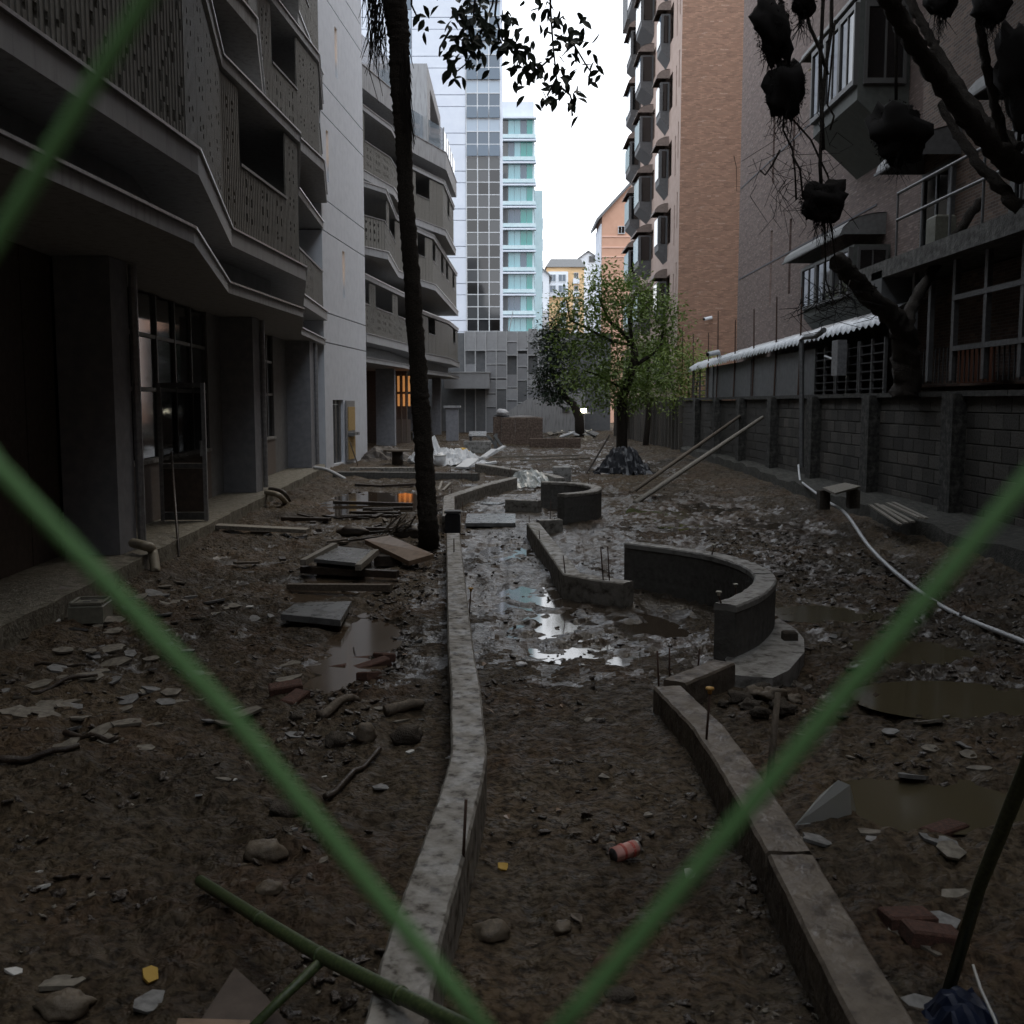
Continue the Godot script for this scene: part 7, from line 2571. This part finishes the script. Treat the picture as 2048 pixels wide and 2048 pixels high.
func build_debris() -> void:
	var g := RandomNumberGenerator.new()
	g.seed = 2024
	var flakes := []
	for i in 8:
		flakes.append(flake_mesh(200 + i, 0.1, 0.016, 6 + i % 3))
	var small := []
	for i in 6:
		small.append(flake_mesh(300 + i, 0.05, 0.014, 5 + i % 3))
	# flat pieces of broken render and tile, placed as they lie
	var spots := [
		[Vector3(-3.742, 0.000, -7.672), 0.7], [Vector3(-2.942, 0.000, -6.168), 0.8], [Vector3(-2.656, 0.000, -5.809), 1.3], [Vector3(-3.011, 0.000, -6.787), 1.3], [Vector3(-2.945, 0.000, -6.867), 0.9], [Vector3(-2.630, 0.000, -5.668), 1.5], [Vector3(-2.557, 0.000, -5.938), 0.9], [Vector3(-2.696, 0.000, -5.978), 1.0], [Vector3(-2.923, 0.000, -7.446), 1.0], [Vector3(-2.301, 0.000, -6.135), 0.8], [Vector3(-2.243, 0.000, -6.358), 0.9], [Vector3(-2.064, 0.000, -6.190), 0.9], [Vector3(-2.010, 0.000, -5.978), 0.7], [Vector3(-1.958, 0.000, -6.061), 0.5], [Vector3(-1.866, 0.000, -5.186), 0.7],
		[Vector3(-2.587, 0.000, -9.013), 1.2], [Vector3(-2.418, 0.000, -8.901), 1.1], [Vector3(-3.274, 0.000, -9.777), 1.0], [Vector3(-2.928, 0.000, -9.417), 1.1], [Vector3(-3.471, 0.000, -9.940), 0.9], [Vector3(-2.965, 0.000, -9.105), 1.0], [Vector3(-2.881, 0.000, -9.724), 0.8], [Vector3(-3.201, 0.000, -9.995), 0.9], [Vector3(-1.508, 0.000, -6.989), 1.0], [Vector3(-1.155, 0.000, -5.438), 0.7], [Vector3(-1.296, 0.000, -5.249), 0.6], [Vector3(-1.327, 0.000, -7.116), 0.6], [Vector3(-3.120, 0.000, -6.301), 0.6], [Vector3(-3.427, 0.000, -7.322), 0.7], [Vector3(-3.000, 0.000, -7.322), 0.7], [Vector3(-3.020, 0.000, -7.557), 0.6],
		[Vector3(-2.844, 0.000, -5.858), 1.0], [Vector3(-2.394, 0.000, -5.668), 0.8], [Vector3(-1.674, 0.000, -5.668), 0.6], [Vector3(-1.338, 0.000, -4.738), 0.5], [Vector3(-0.820, 0.000, -5.163), 0.5], [Vector3(-0.592, 0.000, -4.738), 0.6], [Vector3(-0.621, 0.000, -5.668), 0.6], [Vector3(-0.755, 0.000, -5.858), 0.5], [Vector3(-1.057, 0.000, -2.900), 0.7], [Vector3(-1.377, 0.000, -3.034), 0.9], [Vector3(0.432, 0.000, -5.668), 0.4], [Vector3(0.238, 0.000, -4.550), 0.4], [Vector3(0.571, 0.000, -4.348), 0.5], [Vector3(0.433, 0.000, -4.738), 0.4],
		[Vector3(2.000, 0.000, -5.404), 0.6], [Vector3(2.116, 0.000, -5.163), 0.6], [Vector3(1.711, 0.000, -5.163), 0.5], [Vector3(2.327, 0.000, -5.241), 0.5], [Vector3(2.241, 0.000, -4.872), 0.7], [Vector3(1.440, 0.000, -4.063), 0.7], [Vector3(1.681, 0.000, -4.063), 0.8], [Vector3(1.722, 0.000, -3.968), 0.8], [Vector3(1.340, 0.000, -3.372), 0.9], [Vector3(1.469, 0.000, -3.442), 0.9], [Vector3(1.352, 0.000, -3.273), 0.8], [Vector3(1.617, 0.000, -3.628), 0.7], [Vector3(1.226, 0.000, -2.952), 0.7], [Vector3(1.705, 0.000, -5.858), 0.5], [Vector3(1.973, 0.000, -6.168), 0.5], [Vector3(2.117, 0.000, -6.061), 0.5], [Vector3(1.547, 0.000, -5.489), 0.4],
	]
	var k := 0
	for q in spots:
		var left: bool = q[0].x < 0.2
		var lb := "flat broken shard of pale render lying on the rubble mud by the raised walk" if left else "flat broken shard lying in the churned mud beyond the straight kerb"
		var o := mi("render_shard", flakes[k % 8], M.shard if k % 3 else M.shard_gray)
		tag(o, lb, "shard", "render shards by the walk" if left else "render shards beyond the kerb")
		o.position = on(q[0], -0.004)
		o.basis = Basis.from_euler(Vector3(g.randf_range(-0.25, 0.25), g.randf() * TAU, g.randf_range(-0.2, 0.2))).scaled(Vector3.ONE * q[1])
		k += 1
	# more of the same heaped along the raised walk and in the churned mud
	for i in 75:
		var right := i % 5 == 4
		var d := g.randf_range(5.2, 9.5) if not right else g.randf_range(3.6, 7.5)
		var x := -minf(3.4, d * 0.47) + absf(g.randfn()) * 0.75 if not right else g.randf_range(d * 0.27, d * 0.47)
		if x > -0.8 and not right:
			continue
		var o := mi("render_shard", flakes[g.randi_range(0, 7)], M.shard if g.randf() < 0.6 else M.shard_gray)
		tag(o, "flat broken shard lying in the churned mud beyond the straight kerb" if right else "flat broken shard of pale render lying on the rubble mud by the raised walk", "shard", "render shards beyond the kerb" if right else "render shards by the walk")
		o.position = on(Vector3(x, 0, -d), -0.002)
		o.basis = Basis.from_euler(Vector3(g.randf_range(-0.3, 0.3), g.randf() * TAU, g.randf_range(-0.3, 0.3))).scaled(Vector3.ONE * g.randf_range(0.45, 1.2))
	# scattered smaller chips
	var heap_d := 5.0
	var heap_x := -1.5
	for i in 90:
		if i % 6 == 0:
			heap_d = 4.0 + 10.0 * pow(g.randf(), 1.2)
			heap_x = g.randf_range(-minf(3.3, heap_d * 0.45), -0.9) if i % 18 else g.randf_range(1.8, minf(4.2, heap_d * 0.45))
		var d := heap_d + g.randfn() * 0.3
		var x := heap_x + g.randfn() * 0.3
		var left := x < 0.2
		var o := mi("stone_chip", small[i % 6], [M.shard, M.shard_gray, M.cobble, M.cobble_dark][g.randi_range(0, 3)])
		tag(o, "small angular chip scattered on the mud between the walk and the kerb" if left else "small angular chip scattered on the mud beside the curved planters", "stone", "chips by the walk" if left else "chips by the planters")
		o.position = on(Vector3(x, 0, -d), -0.003)
		o.basis = Basis.from_euler(Vector3(g.randf_range(-0.4, 0.4), g.randf() * TAU, g.randf_range(-0.4, 0.4))).scaled(Vector3.ONE * g.randf_range(0.5, 1.1))
	# white paper and plastic scraps
	for q in [Vector3(-2.686, 0.000, -6.212), Vector3(-3.566, 0.000, -8.128), Vector3(-3.077, 0.000, -9.246), Vector3(-0.903, 0.000, -4.886), Vector3(-0.498, 0.000, -5.696), Vector3(-2.249, 0.000, -8.878), Vector3(-0.516, 0.000, -5.163), Vector3(-1.790, 0.000, -3.799), Vector3(-1.716, 0.000, -3.675), Vector3(-1.532, 0.000, -3.062), Vector3(-1.399, 0.000, -4.550), Vector3(-0.030, 0.000, -6.921), Vector3(-0.276, 0.000, -8.923), Vector3(0.473, 0.000, -6.894), Vector3(1.533, 0.000, -5.858), Vector3(0.950, 0.000, -4.267), Vector3(-0.312, 0.000, -5.125), Vector3(0.659, 0.000, -3.728), Vector3(-1.012, 0.000, -7.477), Vector3(-1.291, 0.000, -4.738)]:
		var o := mi("paper_scrap", small[k % 6], M.scrap_white)
		tag(o, "tiny white scrap of paper or plastic on the mud", "scrap", "white scraps")
		o.position = on(q, 0.0)
		o.basis = Basis.from_euler(Vector3(g.randf_range(-0.4, 0.4), g.randf() * TAU, g.randf_range(-0.4, 0.4))).scaled(Vector3.ONE * g.randf_range(0.35, 0.75))
		k += 1
	for q in [[Vector3(-1.116, 0.000, -3.062), 0.8, "yellow leaf-like scrap lying on bare mud near the bamboo cane"], [Vector3(-0.037, 0.000, -3.878), 0.6, "small yellow scrap lying at the foot of the long kerb"]]:
		var o := mi("yellow_scrap", small[k % 6], M.scrap_yellow)
		tag(o, q[2], "scrap")
		o.position = on(q[0], 0.006)
		o.basis = Basis.from_euler(Vector3(0.5, 1.0, 0)).scaled(Vector3.ONE * q[1])
		k += 1
	# rounded stones
	for q in [[Vector3(-0.966, 0.000, -3.945), Vector3(0.2, 0.12, 0.13), "cobble", 0.3, "large smooth brown cobble on the bare mud"], [Vector3(-0.769, 0.000, -5.338), Vector3(0.13, 0.13, 0.12), "cobble", 0.1, "round tan cobble among the rubble beside the long kerb"], [Vector3(-0.549, 0.000, -5.362), Vector3(0.2, 0.14, 0.14), "cobble_dark", 0.7, "angular dark rock beside the round tan cobble"], [Vector3(-0.911, 0.000, -5.281), Vector3(0.16, 0.12, 0.12), "cobble_dark", 1.0, "dark lump of stone touching the round tan cobble"], [Vector3(-1.197, 0.000, -5.668), Vector3(0.09, 0.07, 0.08), "cobble_dark", 0.0, "small dark cobble below the red brick pieces"], [Vector3(-0.865, 0.000, -3.589), Vector3(0.12, 0.06, 0.1), "cobble", 0.4, "half-buried tan stone near the bamboo tip"], [Vector3(-0.980, 0.000, -4.376), Vector3(0.17, 0.1, 0.15), "cobble_dark", 0.4, "dark half-buried rock behind the large cobble"], [Vector3(-0.065, 0.000, -3.322), Vector3(0.16, 0.1, 0.13), "cobble", 0.2, "muddy tan rock at the kerb foot on the path"], [Vector3(0.169, 0.000, -3.356), Vector3(0.09, 0.05, 0.07), "cobble", 0.9, "small tan stone on the path near the fence"], [Vector3(0.300, 0.000, -3.134), Vector3(0.15, 0.07, 0.1), "brick_red", 0.5, "reddish rounded brick bit on the path near the fence"], [Vector3(0.060, 0.000, -6.894), Vector3(0.09, 0.04, 0.06), "sheet_white", 0.2, "pale smooth stone on the wet path"], [Vector3(-1.305, 0.000, -2.900), Vector3(0.18, 0.12, 0.14), "cobble", 0.2, "tan rock at the edge of the mud by the fence foot"], [Vector3(0.319, 0.000, -2.939), Vector3(0.12, 0.06, 0.1), "cobble_dark", 0.2, "flat dark stone on the path near the fence foot"]]:
		var o := mi("cobble_stone", stone_mesh(hash(q[4]) % 1000, q[1] * 0.82, 0.45, 12, 16), M[q[2]])
		tag(o, q[4], "stone")
		o.position = on(q[0], q[1].y * 0.14)
		o.rotation.y = q[3]
	for q in [[Vector3(1.419, 0.000, -6.009), 0.1], [Vector3(1.501, 0.000, -6.082), 0.12], [Vector3(1.351, 0.000, -5.809), 0.09], [Vector3(1.510, 0.000, -5.938), 0.11], [Vector3(1.535, 0.000, -5.809), 0.1], [Vector3(1.322, 0.000, -5.938), 0.1], [Vector3(1.668, 0.000, -6.040), 0.08], [Vector3(1.374, 0.000, -5.668), 0.08], [Vector3(1.211, 0.000, -5.878), 0.06]]:
		var o := mi("rubble_stone", stone_mesh(int(q[1] * 1000.0) + k, Vector3(q[1] * 1.4, q[1] * 0.75, q[1]), 1.0), M.cobble_dark if k % 3 else M.cobble)
		tag(o, "rounded stone heaped below the curved planter end", "stone", "stones below the curved planter")
		o.position = on(q[0], q[1] * 0.3)
		o.rotation.y = g.randf() * TAU
		k += 1
	# brick bits
	for q in [[Vector3(-1.376, 0.000, -6.245), 0.2, 0.3], [Vector3(-1.277, 0.000, -6.030), 0.18, 1.2], [Vector3(-0.960, 0.000, -7.003), 0.27, 0.5], [Vector3(-1.056, 0.000, -7.203), 0.16, 0.1], [Vector3(-0.892, 0.000, -7.174), 0.15, 2.2], [Vector3(-0.913, 0.000, -6.560), 0.13, 0.9], [Vector3(-1.198, 0.000, -7.003), 0.15, 0.0], [Vector3(1.803, 0.000, -4.214), 0.2, 0.6], [Vector3(1.351, 0.000, -3.424), 0.17, 0.15], [Vector3(1.382, 0.000, -3.299), 0.18, 0.05], [Vector3(1.950, 0.000, -4.490), 0.12, 1.1]]:
		var st := ST()
		cbox(st, Vector3(0, 0.025, 0), Vector3(q[1], 0.055, 0.1), 0.008)
		var o := fin(st, "brick_piece", M.brick_red)
		var left: bool = q[0].x < 0.2
		tag(o, "broken red brick lying in the puddle and rubble by the long kerb" if left else "broken red brick lying in the mud beyond the straight kerb", "brick", "bricks by the long kerb" if left else "bricks beyond the straight kerb")
		o.position = on(q[0], -0.006)
		o.basis = Basis.from_euler(Vector3(g.randf_range(-0.2, 0.2), q[2], g.randf_range(-0.2, 0.2)))
	# sticks and rods half buried
	for q in [[Vector3(-1.064, 0.000, -5.668), Vector3(-0.899, 0.000, -5.958), 0.03, "pale rounded pole end lying in the rubble beside the long kerb"], [Vector3(-0.713, 0.000, -5.742), Vector3(-0.512, 0.000, -5.858), 0.035, "smooth tan pole lying above the dark rock"], [Vector3(-2.365, 0.000, -5.404), Vector3(-2.036, 0.000, -5.265), 0.018, "black rubber strip on the rubble mud"], [Vector3(-2.520, 0.000, -5.013), Vector3(-2.178, 0.000, -5.140), 0.02, "thin dark rod half buried in the mud"], [Vector3(-3.197, 0.000, -6.894), Vector3(-2.845, 0.000, -6.867), 0.014, "pale hollow tube lying along the render shards"], [Vector3(-2.924, 0.000, -6.223), Vector3(-2.619, 0.000, -6.487), 0.016, "dark lath between the render shards"], [Vector3(-0.849, 0.000, -4.611), Vector3(-0.668, 0.000, -5.163), 0.015, "slim dark root lying beside the long kerb"], [Vector3(-1.056, 0.000, -7.031), Vector3(-1.267, 0.000, -8.073), 0.012, "bent wire standing in the narrow puddle"]]:
		var t := thing("buried_stick", q[3], "stick", on(q[0]))
		var a := []
		var b := []
		for i in 7:
			var p: Vector3 = q[0].lerp(q[1], i / 6.0)
			a.append(on(p, q[2] * 0.6 + 0.01) - t.position)
			b.append(q[2] * (1.0 - 0.04 * i))
		var st := ST(true)
		tube(st, a, b, 8, 0.2)
		fin(st, "stick_shaft", M.wood if q[2] > 0.025 else M.wood_dark, t, true)
	# dead leaves on the path
	for i in 48:
		var p := Vector3(g.randf_range(-0.25, 0.4), 0, -g.randf_range(2.9, 8.0)) if i % 2 else Vector3(g.randf_range(-3.0, 3.5), 0, -g.randf_range(3.0, 9.0))
		var key := "deadleaf%d" % (i % 4)
		if not shared.has(key):
			var st := ST()
			broad_leaf(st, Vector3(-0.03, 0, 0), 0.07, Vector3(1, 0.15, 0), Vector3.UP, 0.5)
			shared[key] = mesh_of(st)
		var o := mi("dead_leaf", shared[key], [M.wood, M.wood_dark, M.ply_brown][i % 3])
		tag(o, "dead brown leaf lying on the muddy ground", "leaf", "dead leaves on the mud")
		o.position = on(p, 0.012)
		o.basis = Basis.from_euler(Vector3(g.randf_range(-0.3, 0.3), g.randf() * TAU, g.randf_range(-0.3, 0.3))).scaled(Vector3.ONE * g.randf_range(0.5, 1.1))

# ---------------------------------------------------------------- the green wire fence in front of everything
func build_wire_fence() -> void:
	var t := thing("wire_fence", "green coated diamond mesh wire fence close up and out of focus", "fence")
	var z := -0.25
	var hw := 0.1415
	var ys := []
	var y := 1.5804
	# heights of the crossings, downwards and upwards, alternately 0.178 and 0.207 apart
	var rows := [0.0174, 0.2244, 0.4021, 0.6091, 0.7868, 0.9938, 1.1715, 1.3734, 1.5804, 1.7581, 1.965, 2.1427, 2.3497]
	var cx := 0.0018
	for r in rows.size() - 1:
		for k in range(-5, 6):
			# crossings of odd rows lie half a mesh aside
			var xa := cx + 2.0 * hw * k + (0.0 if r % 2 == 0 else hw)
			for s in [-1, 1]:
				var xb: float = xa + s * hw
				if absf(xb) > 1.45 or absf(xa) > 1.45:
					continue
				# one strand is torn away
				if r == 9 and xa > 0.0 and xa < 0.2 and s < 0:
					continue
				var st := ST(true)
				var a := Vector3(xa, rows[r], z)
				var b := Vector3(xb, rows[r + 1], z)
				var bow := 0.0045 if s < 0 else 0.0
				var m := a.lerp(b, 0.5) + Vector3(0, bow, 0.001 * s)
				tube(st, [a, a.lerp(b, 0.12) + Vector3(0, bow * 0.35, 0.001 * s), m, a.lerp(b, 0.88) + Vector3(0, -bow * 0.6, 0.001 * s), b], [0.0023, 0.0023, 0.0023, 0.0023, 0.0023], 8)
				fin(st, "wire", M.wire_green, t, true)
	for x in [-1.46, 1.46]:
		var st := ST(true)
		tube(st, [Vector3(x, -0.05, z), Vector3(x, 2.45, z)], [0.024, 0.024], 12)
		fin(st, "post", M.wire_green, t, true)
	for q in [0.0174, 2.3497]:
		var st := ST(true)
		tube(st, [Vector3(-1.46, q, z), Vector3(1.46, q, z)], [0.004, 0.004], 8)
		fin(st, "line_wire", M.wire_green, t, true)
